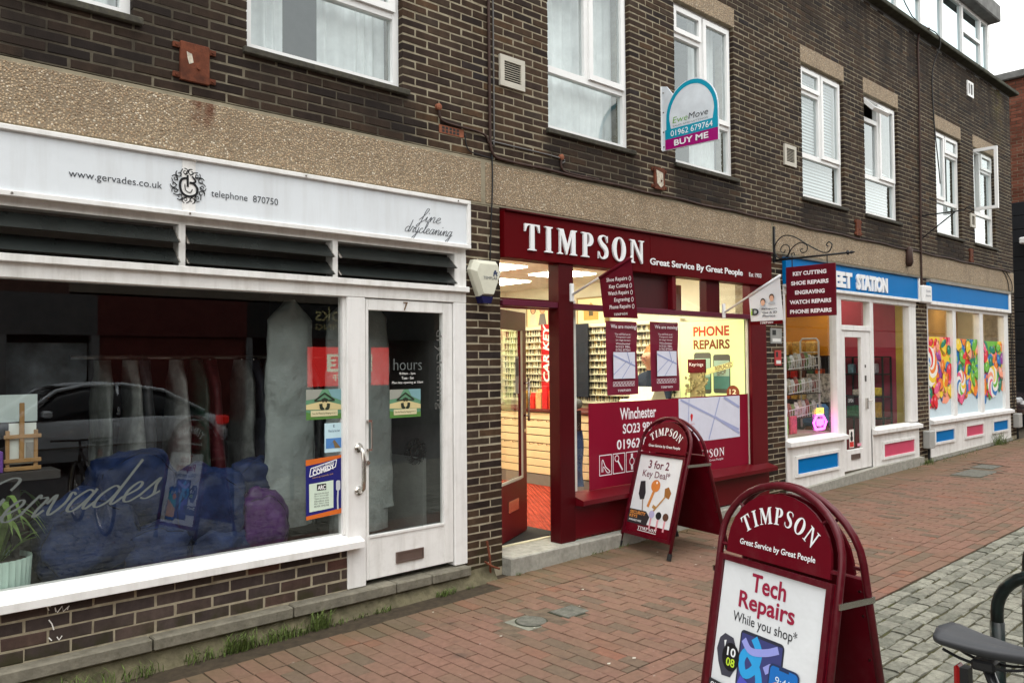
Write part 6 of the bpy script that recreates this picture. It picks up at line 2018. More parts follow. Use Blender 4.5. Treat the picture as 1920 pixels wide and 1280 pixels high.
# ================================================================== PAVEMENT A-BOARDS
def a_board(cx, cy, th, spread, label, near):
    w, Lf, rise, top = 0.65, 1.226, 0.27, 0.012
    t = thing('a_board', label, 'A-board', (0, 0, 0), 'pavement boards of the key cutter')
    h = math.sqrt(Lf * Lf - (spread / 2 - top) ** 2)
    FRM = mat('maroon_tube', (0.085, 0.002, 0.008), 0.32, var=0.12, scale=12, spec=0.35, dirt=0.12, dcol=(0.22, 0.14, 0.13))
    PAN = mat('maroon_board_panel', (0.115, 0.0015, 0.008), 0.45, var=0.12, scale=3, spec=0.12, dirt=0.12, dcol=(0.2, 0.11, 0.11))
    for side in (1, -1):
        vdir = Vector((side * (top - spread / 2), 0, h)) / Lf
        pl = Plane((side * spread / 2, 0, 0), (0, side, 0), vdir)
        U = [(-w / 2, 0.0), (-w / 2, Lf - rise)] + [(-w / 2 * math.cos(k * math.pi / 16), Lf - rise + rise * math.sin(k * math.pi / 16)) for k in range(1, 16)] + [(w / 2, Lf - rise), (w / 2, 0.0)]
        MB().tube([pl(u, v) for u, v in U], 0.0155, 10).build('tube_frame', FRM, t, smooth=True)
        for s in (-1, 1):
            MB().tube([pl(s * w / 2, -0.002), pl(s * w / 2, 0.055)], 0.021, 10).build('foot', RUBBER, t)
        hw, hr = w / 2 - 0.045, rise - 0.035
        hb = Lf - 0.325
        head = [(-hw, hb), (hw, hb), (hw, Lf - rise)] + [(hw * math.cos(k * math.pi / 14), Lf - rise + hr * math.sin(k * math.pi / 14)) for k in range(1, 14)] + [(-hw, Lf - rise)]
        hp = MB().prism(head, lambda u, v, d: pl(u, v, d), 0.006, -0.006).build('header_panel', PAN, t)
        pb, pt_ = 0.13, hb - 0.012
        MB().prism([(-w / 2 + 0.012, pb), (w / 2 - 0.012, pb), (w / 2 - 0.012, pt_), (-w / 2 + 0.012, pt_)], lambda u, v, d: pl(u, v, d), 0.008, -0.006).build('poster_panel', PAN, t)
        tabs = MB()
        for a in (40, 140):
            c_, s_ = math.cos(rad(a)), math.sin(rad(a))
            tabs.tube([pl(hw * c_, Lf - rise + hr * s_, 0), pl(w / 2 * c_, Lf - rise + rise * s_, 0)], 0.007, 5)
        for s in (-1, 1):
            for v in (hb + 0.03, hb - 0.06):
                tabs.tube([pl(s * hw, v, 0), pl(s * w / 2, v, 0)], 0.008, 5)
        tabs.build('tabs', FRM, t, kind='stuff')
        riv = MB()
        for s in (-1, 1):
            for v in (0.16, 0.36, 0.56, 0.74, 0.84):
                riv.lathe([(0.006, -0.004), (0.006, 0.004)], pl(s * (w / 2 - 0.03), v, -0.007), 6, 'x')
        riv.build('rivets', STEEL, t, kind='stuff')
        # printed faces
        serif(pl, -0.215, 0.215, 0.0, 0.070, LET, hp, 0.008, 0.0, 0.20, (0, Lf - 0.443, 0.280, rad(-39), rad(39)))
        text(pl, 'Great Service by Great People', -0.205, 0.205, Lf - 0.285, Lf - 0.253, LET, hp, 0.008, bold=0.018)
        fr_ = MB()
        for a, b, c_, d_ in ((-w / 2 + 0.018, w / 2 - 0.018, pt_ - 0.024, pt_), (-w / 2 + 0.018, w / 2 - 0.018, pb, pb + 0.03), (-w / 2 + 0.018, -w / 2 + 0.045, pb + 0.03, pt_ - 0.024), (w / 2 - 0.045, w / 2 - 0.018, pb + 0.03, pt_ - 0.024)):
            fr_.prism([(a, c_), (b, c_), (b, d_), (a, d_)], lambda u, v, d: pl(u, v, d), 0.022, 0.008)
        fr_.build('snap_frame', FRM, t)
        if side == -1:
            continue
        u0, u1, v0, v1 = -0.278, 0.278, pb + 0.031, pt_ - 0.025
        po = rect(pl, u0, u1, v0, v1, mat('poster_paper', (0.74, 0.76, 0.78), 0.25, var=0.04, scale=3, spec=0.5, wrinkle=0.25), t, 0.010, 'poster')
        W_, H_ = u1 - u0, v1 - v0
        X = lambda f: u0 + W_ * f
        Y = lambda m_: v1 - m_
        PUR = pm(150, 28, 60)
        if near:
            text(pl, 'Tech', X(0.31), X(0.65), Y(0.098), Y(0.022), PUR, po, 0.012, bold=0.022)
            text(pl, 'Repairs', X(0.20), X(0.75), Y(0.198), Y(0.106), PUR, po, 0.012, bold=0.022)
            text(pl, 'While you shop*', X(0.16), X(0.79), Y(0.252), Y(0.196), pm(44, 44, 50), po, 0.012, bold=0.002)
            tb = poly(pl, rrect(X(0.26), X(0.69), v0 + 0.05, Y(0.262), 0.02), pm(48, 50, 64), po, 0.012, 'tablet_print')
            rect(pl, X(0.275), X(0.675), v0 + 0.06, Y(0.275), pm(62, 66, 120), tb, 0.0125)
            mb = MB()
            stroke(mb, pl, [(X(0.40), Y(0.28)), (X(0.46), Y(0.33)), (X(0.43), Y(0.40)), (X(0.34), Y(0.435)), (X(0.30), Y(0.385)), (X(0.35), Y(0.345)), (X(0.45), Y(0.39)), (X(0.49), Y(0.46)), (X(0.45), Y(0.56))], 0.036, 0.013)
            mb.build('print', pm(50, 160, 224), tb)
            mb = MB()
            stroke(mb, pl, [(X(0.30), Y(0.30)), (X(0.38), Y(0.335)), (X(0.52), Y(0.32)), (X(0.64), Y(0.29))], 0.030, 0.0142)
            stroke(mb, pl, [(X(0.53), Y(0.39)), (X(0.62), Y(0.365)), (X(0.61), Y(0.47))], 0.030, 0.0144)
            mb.build('print', pm(150, 156, 224), tb)
            mb = MB()
            stroke(mb, pl, [(X(0.29), Y(0.47)), (X(0.40), Y(0.50)), (X(0.40), Y(0.56))], 0.05, 0.0146)
            mb.build('print', pm(84, 84, 190), tb)
            ph = poly(pl, rrect(X(0.575), X(0.855), v0 + 0.03, Y(0.345), 0.022), pm(40, 54, 90), po, 0.016, 'phone_print')
            poly(pl, rrect(X(0.588), X(0.842), v0 + 0.036, Y(0.353), 0.018), pm(30, 110, 190), ph, 0.0165)
            rect(pl, X(0.67), X(0.76), Y(0.362), Y(0.353), pm(40, 54, 90), ph, 0.0168)
            poly(pl, [(X(0.60), Y(0.47)), (X(0.72), Y(0.445)), (X(0.838), Y(0.40)), (X(0.838), Y(0.51)), (X(0.592), Y(0.56))], pm(40, 170, 170), ph, 0.0170)
            poly(pl, ell(X(0.665), Y(0.44), 0.030, 0.030, 16), pm(236, 150, 90), ph, 0.0173)
            poly(pl, [(X(0.592), Y(0.56)), (X(0.70), Y(0.52)), (X(0.838), Y(0.47)), (X(0.838), v0 + 0.06), (X(0.592), v0 + 0.06)], pm(240, 186, 130), ph, 0.0176)
            text(pl, '9:41', X(0.645), X(0.775), Y(0.418), Y(0.388), pm(220, 232, 240), ph, 0.0179)
            wt = poly(pl, [(X(0.05), Y(0.33)), (X(0.10), Y(0.305)), (X(0.19), Y(0.312)), (X(0.24), Y(0.36)), (X(0.245), Y(0.43)), (X(0.20), Y(0.475)), (X(0.11), Y(0.48)), (X(0.06), Y(0.43)), (X(0.03), Y(0.38))], pm(66, 66, 78), po, 0.012, 'watch_print')
            poly(pl, ell(X(0.185), Y(0.393), 0.050, 0.058, 20), pm(24, 24, 28), wt, 0.0135)
            poly(pl, [(X(0.10), Y(0.335)), (X(0.125), Y(0.33)), (X(0.115), Y(0.365))], pm(226, 228, 230), wt, 0.0135)
            text(pl, '10', X(0.145), X(0.235), Y(0.390), Y(0.354), pm(236, 238, 240), wt, 0.0145, bold=0.02)
            text(pl, '08', X(0.145), X(0.235), Y(0.432), Y(0.397), pm(190, 220, 60), wt, 0.0145, bold=0.02)
            poly(pl, [(u0, Y(0.508)), (X(0.30), Y(0.515)), (X(0.27), Y(0.60)), (u0, Y(0.60))], pm(48, 46, 50), po, 0.0185)
            text(pl, 'QUALITY', X(0.02), X(0.25), Y(0.548), Y(0.520), pm(236, 236, 236), po, 0.020, bold=0.02)
        else:
            text(pl, '3 for 2', X(0.24), X(0.72), Y(0.115), Y(0.040), pm(104, 40, 62), po, 0.012, bold=0.02)
            text(pl, 'Key Deal*', X(0.14), X(0.78), Y(0.215), Y(0.132), pm(104, 40, 62), po, 0.012, bold=0.005)
            ck = poly(pl, [(X(0.13), Y(0.245)), (X(0.24), Y(0.235)), (X(0.30), Y(0.34)), (X(0.29), Y(0.40)), (X(0.20), Y(0.41)), (X(0.14), Y(0.36))], pm(44, 44, 48), po, 0.012, 'car_key_print')
            mb = MB()
            stroke(mb, pl, [(X(0.26), Y(0.40)), (X(0.31), Y(0.515))], 0.014, 0.0125, False)
            mb.build('print', pm(150, 132, 120), ck)
            k1 = poly(pl, ell(X(0.50), Y(0.265), 0.058, 0.056, 18), pm(206, 124, 60), po, 0.012, 'copper_key_print')
            mb = MB()
            stroke(mb, pl, [(X(0.49), Y(0.30)), (X(0.41), Y(0.46))], 0.030, 0.0125, False)
            mb.build('print', pm(200, 130, 66), k1)
            poly(pl, ell(X(0.52), Y(0.235), 0.011, 0.011, 10), pm(240, 230, 220), k1, 0.0135)
            k2 = poly(pl, [(X(0.72), Y(0.275)), (X(0.80), Y(0.255)), (X(0.88), Y(0.305)), (X(0.85), Y(0.36)), (X(0.74), Y(0.345))], pm(150, 100, 50), po, 0.012, 'brass_key_print')
            mb = MB()
            stroke(mb, pl, [(X(0.77), Y(0.34)), (X(0.54), Y(0.50))], 0.016, 0.0125, False)
            stroke(mb, pl, [(X(0.60), Y(0.46)), (X(0.52), Y(0.445))], 0.03, 0.013, False)
            mb.build('print', pm(176, 132, 76), k2)
            rect(pl, u0, u1, v0, v0 + 0.085, PAN, po, 0.0125)
            bx = poly(pl, [(u0, v0 + 0.20), (X(0.40), v0 + 0.20), (X(0.50), v0 + 0.155), (X(0.46), v0 + 0.075), (u0, v0 + 0.075)], pm(52, 48, 50), po, 0.0135, 'security_print')
            text(pl, 'SECURITY', X(0.03), X(0.40), v0 + 0.158, v0 + 0.188, pm(214, 140, 70), bx, 0.0145, bold=0.03)
            text(pl, 'KEYS', X(0.03), X(0.22), v0 + 0.126, v0 + 0.153, pm(214, 140, 70), bx, 0.0145, bold=0.03)
            text(pl, 'AVAILABLE HERE', X(0.03), X(0.33), v0 + 0.096, v0 + 0.112, pm(226, 226, 226), bx, 0.0145, bold=0.03)
            for q, (fx, c_) in enumerate(((0.54, (176, 170, 206)), (0.70, (40, 40, 42)), (0.86, (90, 60, 46)))):
                mb = MB()
                mb.quad(*[pl(u, v, 0.0145) for u, v in ell(X(fx), v0 + 0.185, 0.036, 0.034, 14)])
                mb.build('print', pm(*c_), bx)
                mb = MB()
                stroke(mb, pl, [(X(fx), v0 + 0.155), (X(fx - 0.0), v0 + 0.055)], 0.020, 0.0142 - q * 1e-4, False)
                mb.build('print', pm(214, 150, 160), bx)
            serif(pl, X(0.28), X(0.72), v0 + 0.035, v0 + 0.062, LET, po, 0.0142)
            rect(pl, X(0.28), X(0.72), v0 + 0.022, v0 + 0.027, LET, po, 0.0142)
    # hinge plates and stay bars
    for s in (-1, 1):
        vv = 0.815
        dx = spread / 2 * (1 - vv / Lf) + 0.012
        MB().box(-dx - 0.01, dx + 0.01, s * (w / 2 + 0.017) - 0.003, s * (w / 2 + 0.017) + 0.003, h * vv / Lf - 0.012, h * vv / Lf + 0.012).build('stay_bar', STEEL, t)
    t.rotation_euler = (0, 0, th)
    t.location = (cx, cy, gz(cx))
    return t


a_board(6.04, -0.483, 2.965, 0.72, 'maroon A-board with a white key deal poster by the step', False)
a_board(3.154, -3.205, 2.90, 0.47, 'large near maroon A-board with a white tech repairs poster', True)

# ================================================================== CYCLE STANDS AND BICYCLE
GRN = mat('chipped_green_paint', (0.006, 0.010, 0.009), 0.3, var=0.7, scale=14, dirt=0.35, dcol=(0.012, 0.045, 0.048))
for x, y, lab in ((3.79, -3.80, 'dark green hooped cycle stand behind the bicycle saddle'), (4.80, -3.64, 'second dark green cycle stand farther from the saddle')):
    t = thing('cycle_stand', lab, 'cycle stand', (x, y - 0.35, gz(x)), 'cycle stands')
    R_ = 0.18
    P = [(x, y, gz(x)), (x, y, 0.68)] + [(x, y - R_ + R_ * math.cos(k * math.pi / 16), 0.68 + R_ * math.sin(k * math.pi / 16)) for k in range(1, 9)] + [(x, y - 0.7 + R_ - R_ * math.sin(k * math.pi / 16), 0.68 + R_ * math.cos(k * math.pi / 16)) for k in range(0, 9)] + [(x, y - 0.7, gz(x))]
    MB().tube(P, 0.0245, 12).build('hoop', GRN, t, smooth=True)
    for yy in (y, y - 0.7):
        MB().tube([(x, yy, gz(x)), (x, yy, 0.64)], 0.028, 12).build('sleeve', GRN, t, smooth=True)
        MB().lathe([(0.07, 0.0), (0.07, 0.006), (0.03, 0.012)], (x, yy, gz(x)), 14).build('base_flange', GRN, t)

bk_ = thing('bicycle', 'parked bicycle with a slim black saddle and red rear light', 'bicycle', (2.5, -4.3, gz(2.5)))
bx_, by_ = 2.5, -4.17
g0 = gz(2.5)
BF = mat('black_bike_frame', (0.014, 0.014, 0.016), 0.3, var=0.05, coat=0.5)


def saddle_fn(u, v):
    # u round the section, v rear (0) to nose (1)
    y = -4.035 - 0.285 * v
    hwid = 0.078 * (1 - v) ** 1.5 + 0.020 + 0.012 * math.sin(v * 3.1)
    if v < 0.12:
        hwid *= math.sqrt(max(0.0, 1 - (1 - v / 0.12) ** 2)) * 0.9 + 0.1
    a = u * 2 * math.pi
    th_ = 0.032 if v < 0.5 else 0.032 - 0.014 * (v - 0.5)
    cz, sz = math.cos(a), math.sin(a)
    z = 0.945 + 0.016 * (1 - v) ** 2 - 0.006 * math.sin(v * 3.1) + (0.014 * sz if sz > 0 else th_ * sz) * (1 if v not in (0.0,) else 0.4)
    dip = -0.006 * math.exp(-(cz / 0.3) ** 2) if sz > 0.5 else 0
    return (bx_ + hwid * cz, y, z + dip)


MB().grid(20, 18, saddle_fn).build('saddle', mat('grey_black_saddle', (0.035, 0.036, 0.04), 0.45, var=0.1), bk_, smooth=True)
for s in (-1, 1):
    MB().tube(smooth_path([(bx_ + s * 0.035, -4.06, 0.915), (bx_ + s * 0.022, -4.12, 0.893), (bx_ + s * 0.022, -4.22, 0.893), (bx_ + s * 0.012, -4.30, 0.92)], 4), 0.0045, 6).build('saddle_rail', BLACK, bk_)
sp0, sp1 = Vector((bx_, -4.16, 0.89)), Vector((bx_, -4.30, 0.52))
MB().tube([sp0, sp1], 0.0145, 12).build('seat_post', BF, bk_, smooth=True)
MB().cbox(bx_ - 0.03, bx_ + 0.03, -4.19, -4.13, 0.875, 0.905, 0.006).build('saddle_clamp', BLACK, bk_)
rl = MB().cbox(bx_ - 0.022, bx_ + 0.022, -4.098, -4.082, 0.80, 0.872, 0.006).build('rear_light', mat('red_lens', (0.30, 0.01, 0.01), 0.2), bk_)
MB().box(bx_ - 0.018, bx_ + 0.018, -4.12, -4.098, 0.803, 0.868).build('light_body', BLACK, rl)
MB().box(bx_ - 0.008, bx_ + 0.008, -4.19, -4.12, 0.805, 0.822).build('light_bracket', BLACK, rl)
MB().tube([Vector((bx_, -4.182, 0.832)), Vector((bx_, -4.192, 0.805))], 0.021, 12).build('light_clamp', BLACK, rl)
BBk, HT, HB = Vector((bx_, -4.38, 0.29 + g0)), Vector((bx_, -4.83, 0.80)), Vector((bx_, -4.88, 0.66))
RA, FA = Vector((bx_, -3.93, 0.345 + g0)), Vector((bx_, -4.96, 0.345 + g0))
fr_ = MB()
fr_.tube([sp1 + Vector((0, 0.01, 0.03)), BBk], 0.017, 10).tube([sp1 + Vector((0, 0, 0.02)), HT], 0.016, 10).tube([BBk, HB], 0.020, 10).tube([HT + Vector((0, 0.02, 0.04)), HB - Vector((0, 0.005, 0.02))], 0.019, 10)
for s in (-1, 1):
    o_ = Vector((0.045 * s, 0, 0))
    fr_.tube([BBk + o_ * 0.5, RA + o_ * 1.3], 0.010, 8).tube([sp1 + o_ * 0.3, RA + o_ * 1.3], 0.008, 8).tube([HB + o_ * 0.8, FA + o_ * 1.1], 0.012, 8)
fr_.build('frame', BF, bk_, smooth=True)
for c_ in (RA, FA):
    wh = MB()
    wh.tube([c_ + Vector((0, 0.325 * math.cos(k * math.pi / 20), 0.325 * math.sin(k * math.pi / 20))) for k in range(40)], 0.018, 8, True)
    wh = wh.build('wheel', RUBBER, bk_, smooth=True)
    MB().tube([c_ + Vector((0, 0.30 * math.cos(k * math.pi / 20), 0.30 * math.sin(k * math.pi / 20))) for k in range(40)], 0.011, 6, True).build('rim', STEEL, wh, smooth=True)
    sp_ = MB()
    for k in range(20):
        sp_.tube([c_ + Vector((0.02 * (-1) ** k, 0, 0)), c_ + Vector((0, 0.295 * math.cos(k * math.pi / 10), 0.295 * math.sin(k * math.pi / 10)))], 0.0018, 4)
    sp_.build('spokes', STEEL, wh, kind='stuff')
MB().tube(smooth_path([(bx_ - 0.31, -4.76, 0.93), (bx_ - 0.15, -4.86, 0.92), (bx_, -4.87, 0.91), (bx_ + 0.15, -4.86, 0.92), (bx_ + 0.31, -4.76, 0.93)], 4), 0.012, 8).tube([HT, (bx_, -4.86, 0.91)], 0.014, 8).build('handlebar', BLACK, bk_)
MB().lathe([(0.09, -0.003), (0.09, 0.003)], BBk + Vector((0.05, 0, 0)), 20, 'x').tube([BBk - Vector((0.08, 0, 0)), BBk + Vector((0.08, 0, 0))], 0.012, 8).tube([BBk + Vector((0.07, 0, 0)), BBk + Vector((0.08, -0.17, -0.02))], 0.010, 6).tube([BBk - Vector((0.07, 0, 0)), BBk + Vector((-0.08, 0.17, 0.02))], 0.010, 6).build('crank', BLACK, bk_)

# ================================================================== COVERS IN THE PAVEMENT
COVM = mat('worn_cover_metal', (0.12, 0.12, 0.10), 0.7, 0.0, var=0.4, scale=25, bmp=0.8, bscale=120)


def cover(x0, x1, y0, y1, label, rnd):
    cx, cy = (x0 + x1) / 2, (y0 + y1) / 2
    t = thing('access_cover', label, 'access cover', (cx, cy, gz(cx)), 'access covers in the paving')
    MB().box(x0 - 0.14, x1 + 0.14, y0 - 0.16, y1 + 0.16, gz(cx) - 0.03, gz(cx) - 0.0045).build('bedding_patch', mat('brown_mortar_patch', (0.12, 0.088, 0.06), 0.9, var=0.35, scale=16), t)
    mb = MB()
    mb.box(x0, x1, y0, y1, gz(cx) - 0.02, gz(cx) - 0.001)
    mb.build('frame', mat('cover_surround', (0.20, 0.20, 0.16), 0.85, var=0.3, scale=14) if rnd else mat('cover_gap', (0.03, 0.035, 0.02), 0.9, var=0.5), t)
    if rnd:
        MB().lathe([((x1 - x0) * 0.40, -0.001), ((x1 - x0) * 0.40, 0.001)], (cx, cy, gz(cx)), 26).build('rim_groove', mat('cover_gap', (0.03, 0.035, 0.02), 0.9), t).scale.y = 1
        MB().lathe([((x1 - x0) * 0.36, 0.001), ((x1 - x0) * 0.36, 0.004)], (cx, cy, gz(cx)), 26).build('lid', COVM, t)
    else:
        MB().cbox(x0 + 0.012, x1 - 0.012, y0 + 0.012, y1 - 0.012, gz(cx) - 0.01, gz(cx) + 0.004, 0.003).build('lid', COVM, t)


cover(3.60, 3.88, -1.14, -0.90, 'round lidded inspection cover in a square concrete surround', True)
cover(3.95, 4.19, -1.16, -0.96, 'small square metal cover beside the round lid', False)
cover(12.05, 12.85, -1.13, -0.74, 'far metal access cover nearest the sweet shop door', False)
cover(12.98, 13.46, -0.99, -0.70, 'far metal access cover by the pier between blue fascias', False)

# ================================================================== WEEDS
GRASS = mat('weed_green', (0.085, 0.125, 0.028), 0.7, var=0.75, scale=45, dirt=0.5, dcol=(0.20, 0.17, 0.06))
gb = MB()
rr = random.Random(5)


def tuft(x, y, z, n, h, spread):
    for _ in range(int(n * 0.8)):
        a = rr.random() * 6.28
        r = spread * 1.3 * rr.random() ** 0.7
        bx2, by2 = x + r * math.cos(a) * 1.6, y + r * math.sin(a) * 0.6
        hh = h * (0.35 + 0.65 * rr.random())
        la = rr.random() * 6.28
        ln = hh * (0.3 + 0.7 * rr.random())
        wv_ = 0.0015 + 0.003 * rr.random()
        p0 = Vector((bx2, by2, z))
        p1 = p0 + Vector((math.cos(la) * ln * 0.35, math.sin(la) * ln * 0.35 - 0.005, hh * 0.7))
        p2 = p0 + Vector((math.cos(la) * ln, math.sin(la) * ln - 0.01, hh))
        sd = Vector((-math.sin(la), math.cos(la), 0)) * wv_
        gb.quad(p0 - sd, p0 + sd, p1 + sd * 0.8, p1 - sd * 0.8)
        gb.quad(p1 - sd * 0.8, p1 + sd * 0.8, p2)


for x, n, h, s in ((1.86, 60, 0.10, 0.05), (2.02, 50, 0.07, 0.06), (2.13, 190, 0.13, 0.055), (2.27, 60, 0.06, 0.06), (2.40, 120, 0.10, 0.06), (2.52, 60, 0.06, 0.05), (2.67, 130, 0.14, 0.05), (2.80, 30, 0.05, 0.05), (2.98, 30, 0.04, 0.05), (3.16, 40, 0.05, 0.04), (3.72, 110, 0.06, 0.05), (1.3, 90, 0.12, 0.09), (0.95, 100, 0.14, 0.1), (1.55, 60, 0.10, 0.06), (3.95, 20, 0.04, 0.04)):
    tuft(x, -0.115, gz(x) - 0.01, n, h, s)
for x, n, h, s in ((5.45, 30, 0.05, 0.06), (5.75, 30, 0.05, 0.06), (6.6, 20, 0.04, 0.08), (4.45, 20, 0.04, 0.04)):
    tuft(x, -0.13, gz(x) - 0.01, n, h, s)
for x, n, h, s in ((13.0, 90, 0.10, 0.12), (13.5, 60, 0.05, 0.2), (14.2, 60, 0.05, 0.3), (15.0, 70, 0.05, 0.3), (16.35, 160, 0.26, 0.14), (16.9, 50, 0.06, 0.2), (12.3, 30, 0.05, 0.15)):
    tuft(x, -0.09, gz(x) - 0.01, n, h, s)
gb.build('wall_foot_weeds', GRASS, None, kind='stuff', label='tufts of grass and weeds along the foot of the shopfronts', category='weeds')
lv = MB()
for _ in range(26):
    x, y = 2.6 + rr.random() * 5.5, -0.3 - rr.random() * 1.9
    s = 0.006 + 0.010 * rr.random()
    lv.quad(*[gp(x + dx * s, y + dy * s * 0.8, 0.003 + 0.002 * rr.random()) for dx, dy in ((-1, 0), (0, -1), (1.2, 0.1), (0.1, 1))])
lv.build('litter_specks', mat('pale_litter', (0.5, 0.46, 0.38), 0.8), None, kind='stuff', label='pale leaf and gum specks scattered on the pavers', category='litter')
pn_ = MB()
pw = Plane((0, -0.004, 0), (1, 0, 0), (0, 0, 1))
for q, pts in enumerate(([(1.045, 0.452), (1.09, 0.445), (1.10, 0.42)], [(1.075, 0.45), (1.11, 0.44)], [(1.13, 0.43), (1.135, 0.405)], [(1.14, 0.40), (1.165, 0.43), (1.17, 0.40), (1.20, 0.425), (1.19, 0.405)], [(1.10, 0.37), (1.115, 0.345), (1.125, 0.31)], [(1.10, 0.275), (1.115, 0.255)], [(1.14, 0.27), (1.15, 0.25), (1.165, 0.27)])):
    stroke(pn_, pw, pts, 0.006, 0.002 + q * 1e-4, False)
pn_.build('paint_splash', pm(236, 234, 228), bld, label='white paint scratches on the plinth bricks')

# ================================================================== INSIDE THE DRYCLEANER'S
di = thing('shop_interior', "dim interior of the drycleaner's shop", 'interior', (1.7, 2, 0.2))
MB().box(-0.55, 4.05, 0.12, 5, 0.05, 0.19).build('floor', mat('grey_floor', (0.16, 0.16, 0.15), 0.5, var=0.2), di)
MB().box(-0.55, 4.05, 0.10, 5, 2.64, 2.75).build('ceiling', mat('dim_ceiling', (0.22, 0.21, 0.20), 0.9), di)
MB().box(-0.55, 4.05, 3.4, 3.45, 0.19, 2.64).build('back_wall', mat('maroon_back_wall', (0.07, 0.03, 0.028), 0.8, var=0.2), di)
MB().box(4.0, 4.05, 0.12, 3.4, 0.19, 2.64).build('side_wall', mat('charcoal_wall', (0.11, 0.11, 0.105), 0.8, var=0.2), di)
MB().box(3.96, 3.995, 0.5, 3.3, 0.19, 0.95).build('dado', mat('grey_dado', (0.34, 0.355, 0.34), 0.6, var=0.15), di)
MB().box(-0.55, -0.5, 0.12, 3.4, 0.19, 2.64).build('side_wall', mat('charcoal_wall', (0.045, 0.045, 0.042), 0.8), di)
MB().box(-0.5, 2.93, 0.102, 0.85, 0.40, 0.47).build('window_ledge', mat('dark_ledge', (0.02, 0.02, 0.02), 0.6), di)
MB().tube([(1.5, 1.25, 1.80), (3.75, 1.25, 1.80)], 0.015, 8).build('clothes_rail', STEEL, di)
GC = [((0.216, 0.232, 0.222), 'grey-green'), ((0.324, 0.335, 0.324), 'pale grey'), ((0.075, 0.075, 0.081), 'charcoal'), ((0.375, 0.375, 0.367), 'white'), ((0.033, 0.065, 0.049), 'dark green'), ((0.130, 0.027, 0.033), 'burgundy'), ((0.259, 0.270, 0.259), 'silver-grey'), ((0.049, 0.054, 0.075), 'navy')]
for q in range(11):
    x = 1.70 + q * 0.165 + 0.05 * math.sin(q * 2.3)
    c, nm = GC[q % 8]
    ln = 1.05 + 0.28 * ((q * 7) % 4) / 3
    t = thing('hanging_garment', '%s garment in polythene, %s along the rail behind the drycleaner\'s window' % (nm, ('first', 'second', 'third', 'fourth', 'fifth', 'sixth', 'seventh', 'eighth', 'ninth', 'tenth', 'last')[q]), 'garment', (x, 1.25, 1.78 - ln), 'garments on the rail')
    MB().grid(30, 14, lambda u, v: (x + 0.05 * math.sin(u * 2 * math.pi) * (1.0 + 0.5 * mnoise.noise((u * 6, v * 2 + q, q))) + 0.03 * mnoise.noise((q, v * 3, u * 3)), 1.25 + (0.27 - 0.07 * v) * math.cos(u * 2 * math.pi) * (1 if v < 0.86 else (1 - (v - 0.86) * 5.5)) + 0.02 * mnoise.noise((u * 9, q, v * 5)), 1.78 - ln + ln * v)).build('cloth', mat('garment_%d' % (q % 8), c, 0.4, var=0.4, scale=9, wrinkle=0.6), t, smooth=True)
    MB().tube([(x, 1.25, 1.74), (x, 1.25, 1.80), (x, 1.265, 1.82), (x, 1.28, 1.80)], 0.004, 5).build('hook', STEEL, t)
# long garment bags hung behind the door
for x, y, w, zb, ztop, c, lab in ((3.30, 0.42, 0.62, 0.62, 2.26, (0.27, 0.30, 0.29), 'long grey garment bag hanging just behind the glazed door'), (2.72, 0.40, 0.40, 0.75, 2.2, (0.20, 0.225, 0.22), 'grey garment bag hanging behind the comedy poster')):
    t = thing('garment_bag', lab, 'garment bag', (x, y, zb))

    def gbag(u, v, x=x, y=y, w=w, zb=zb, ztop=ztop):
        a = u * 2 * math.pi
        k = 1.0 if v < 0.91 else max(0.10, 1 - (v - 0.91) * 10)
        wr = 0.022 * mnoise.noise((u * 7 + x, v * 6, 1)) + 0.012 * mnoise.noise((u * 19, v * 15, x))
        return (x + (w / 2 * (0.82 + 0.18 * (1 - v)) * k + wr) * math.cos(a), y + (0.07 + wr * 1.5) * math.sin(a), zb + (ztop - zb) * v)
    MB().grid(36, 30, gbag).build('cover', mat('grey_polythene', c, 0.32, var=0.12, scale=6, wrinkle=0.8), t, smooth=True)
    MB().grid(24, 6, lambda u, v: (x + (w * 0.40) * math.cos(u * 6.283) + 0.015 * math.sin(u * 40), y + 0.08 * math.sin(u * 6.283), zb - 0.16 + 0.20 * v)).build('garment_hem', mat('crumpled_plastic', (0.26, 0.28, 0.27), 0.35, var=0.3, scale=14), t, smooth=True)


def sack(x, y, z, rx, ry, rz, m, label, seed, tilt=0.0):
    o = MB()

    def fn(u, v):
        a, b = u * 2 * math.pi, (v - 0.5) * math.pi
        d = Vector((math.cos(a) * math.cos(b), math.sin(a) * math.cos(b), math.sin(b)))
        sq = 1.0 / max(abs(d.x), abs(d.y), abs(d.z)) ** 0.18
        n_ = mnoise.noise(d * 1.6 + Vector((seed, 0, 0))) * 0.22 + mnoise.noise(d * 4.5 + Vector((0, seed, 0))) * 0.085 + 0.035 * mnoise.noise(Vector((d.x * 3, d.y * 3, d.z * 14 + seed)))
        p = d * sq * (1 + n_)
        zz_ = max(p.z, -0.80)
        px, pz = p.x * rx * 1.12, zz_ * rz * 1.08
        return (x + px * math.cos(tilt) - pz * math.sin(tilt) * 0.5, y + p.y * ry, z + pz + px * math.sin(tilt) * 0.5)
    o.grid(40, 26, fn)
    t = thing('laundry_sack', label, 'laundry sack', (x, y, z - rz), 'laundry sacks in the window')
    o.build('fabric', m, t, smooth=True)
    pip = [fn(0.75 + 0.16 * math.cos(k * math.pi / 15), 0.52 + 0.27 * math.sin(k * math.pi / 15)) for k in range(30)]
    MB().tube(pip, 0.003, 5, True).build('piping', mat('navy_piping', (0.006, 0.008, 0.02), 0.6), t, smooth=True)


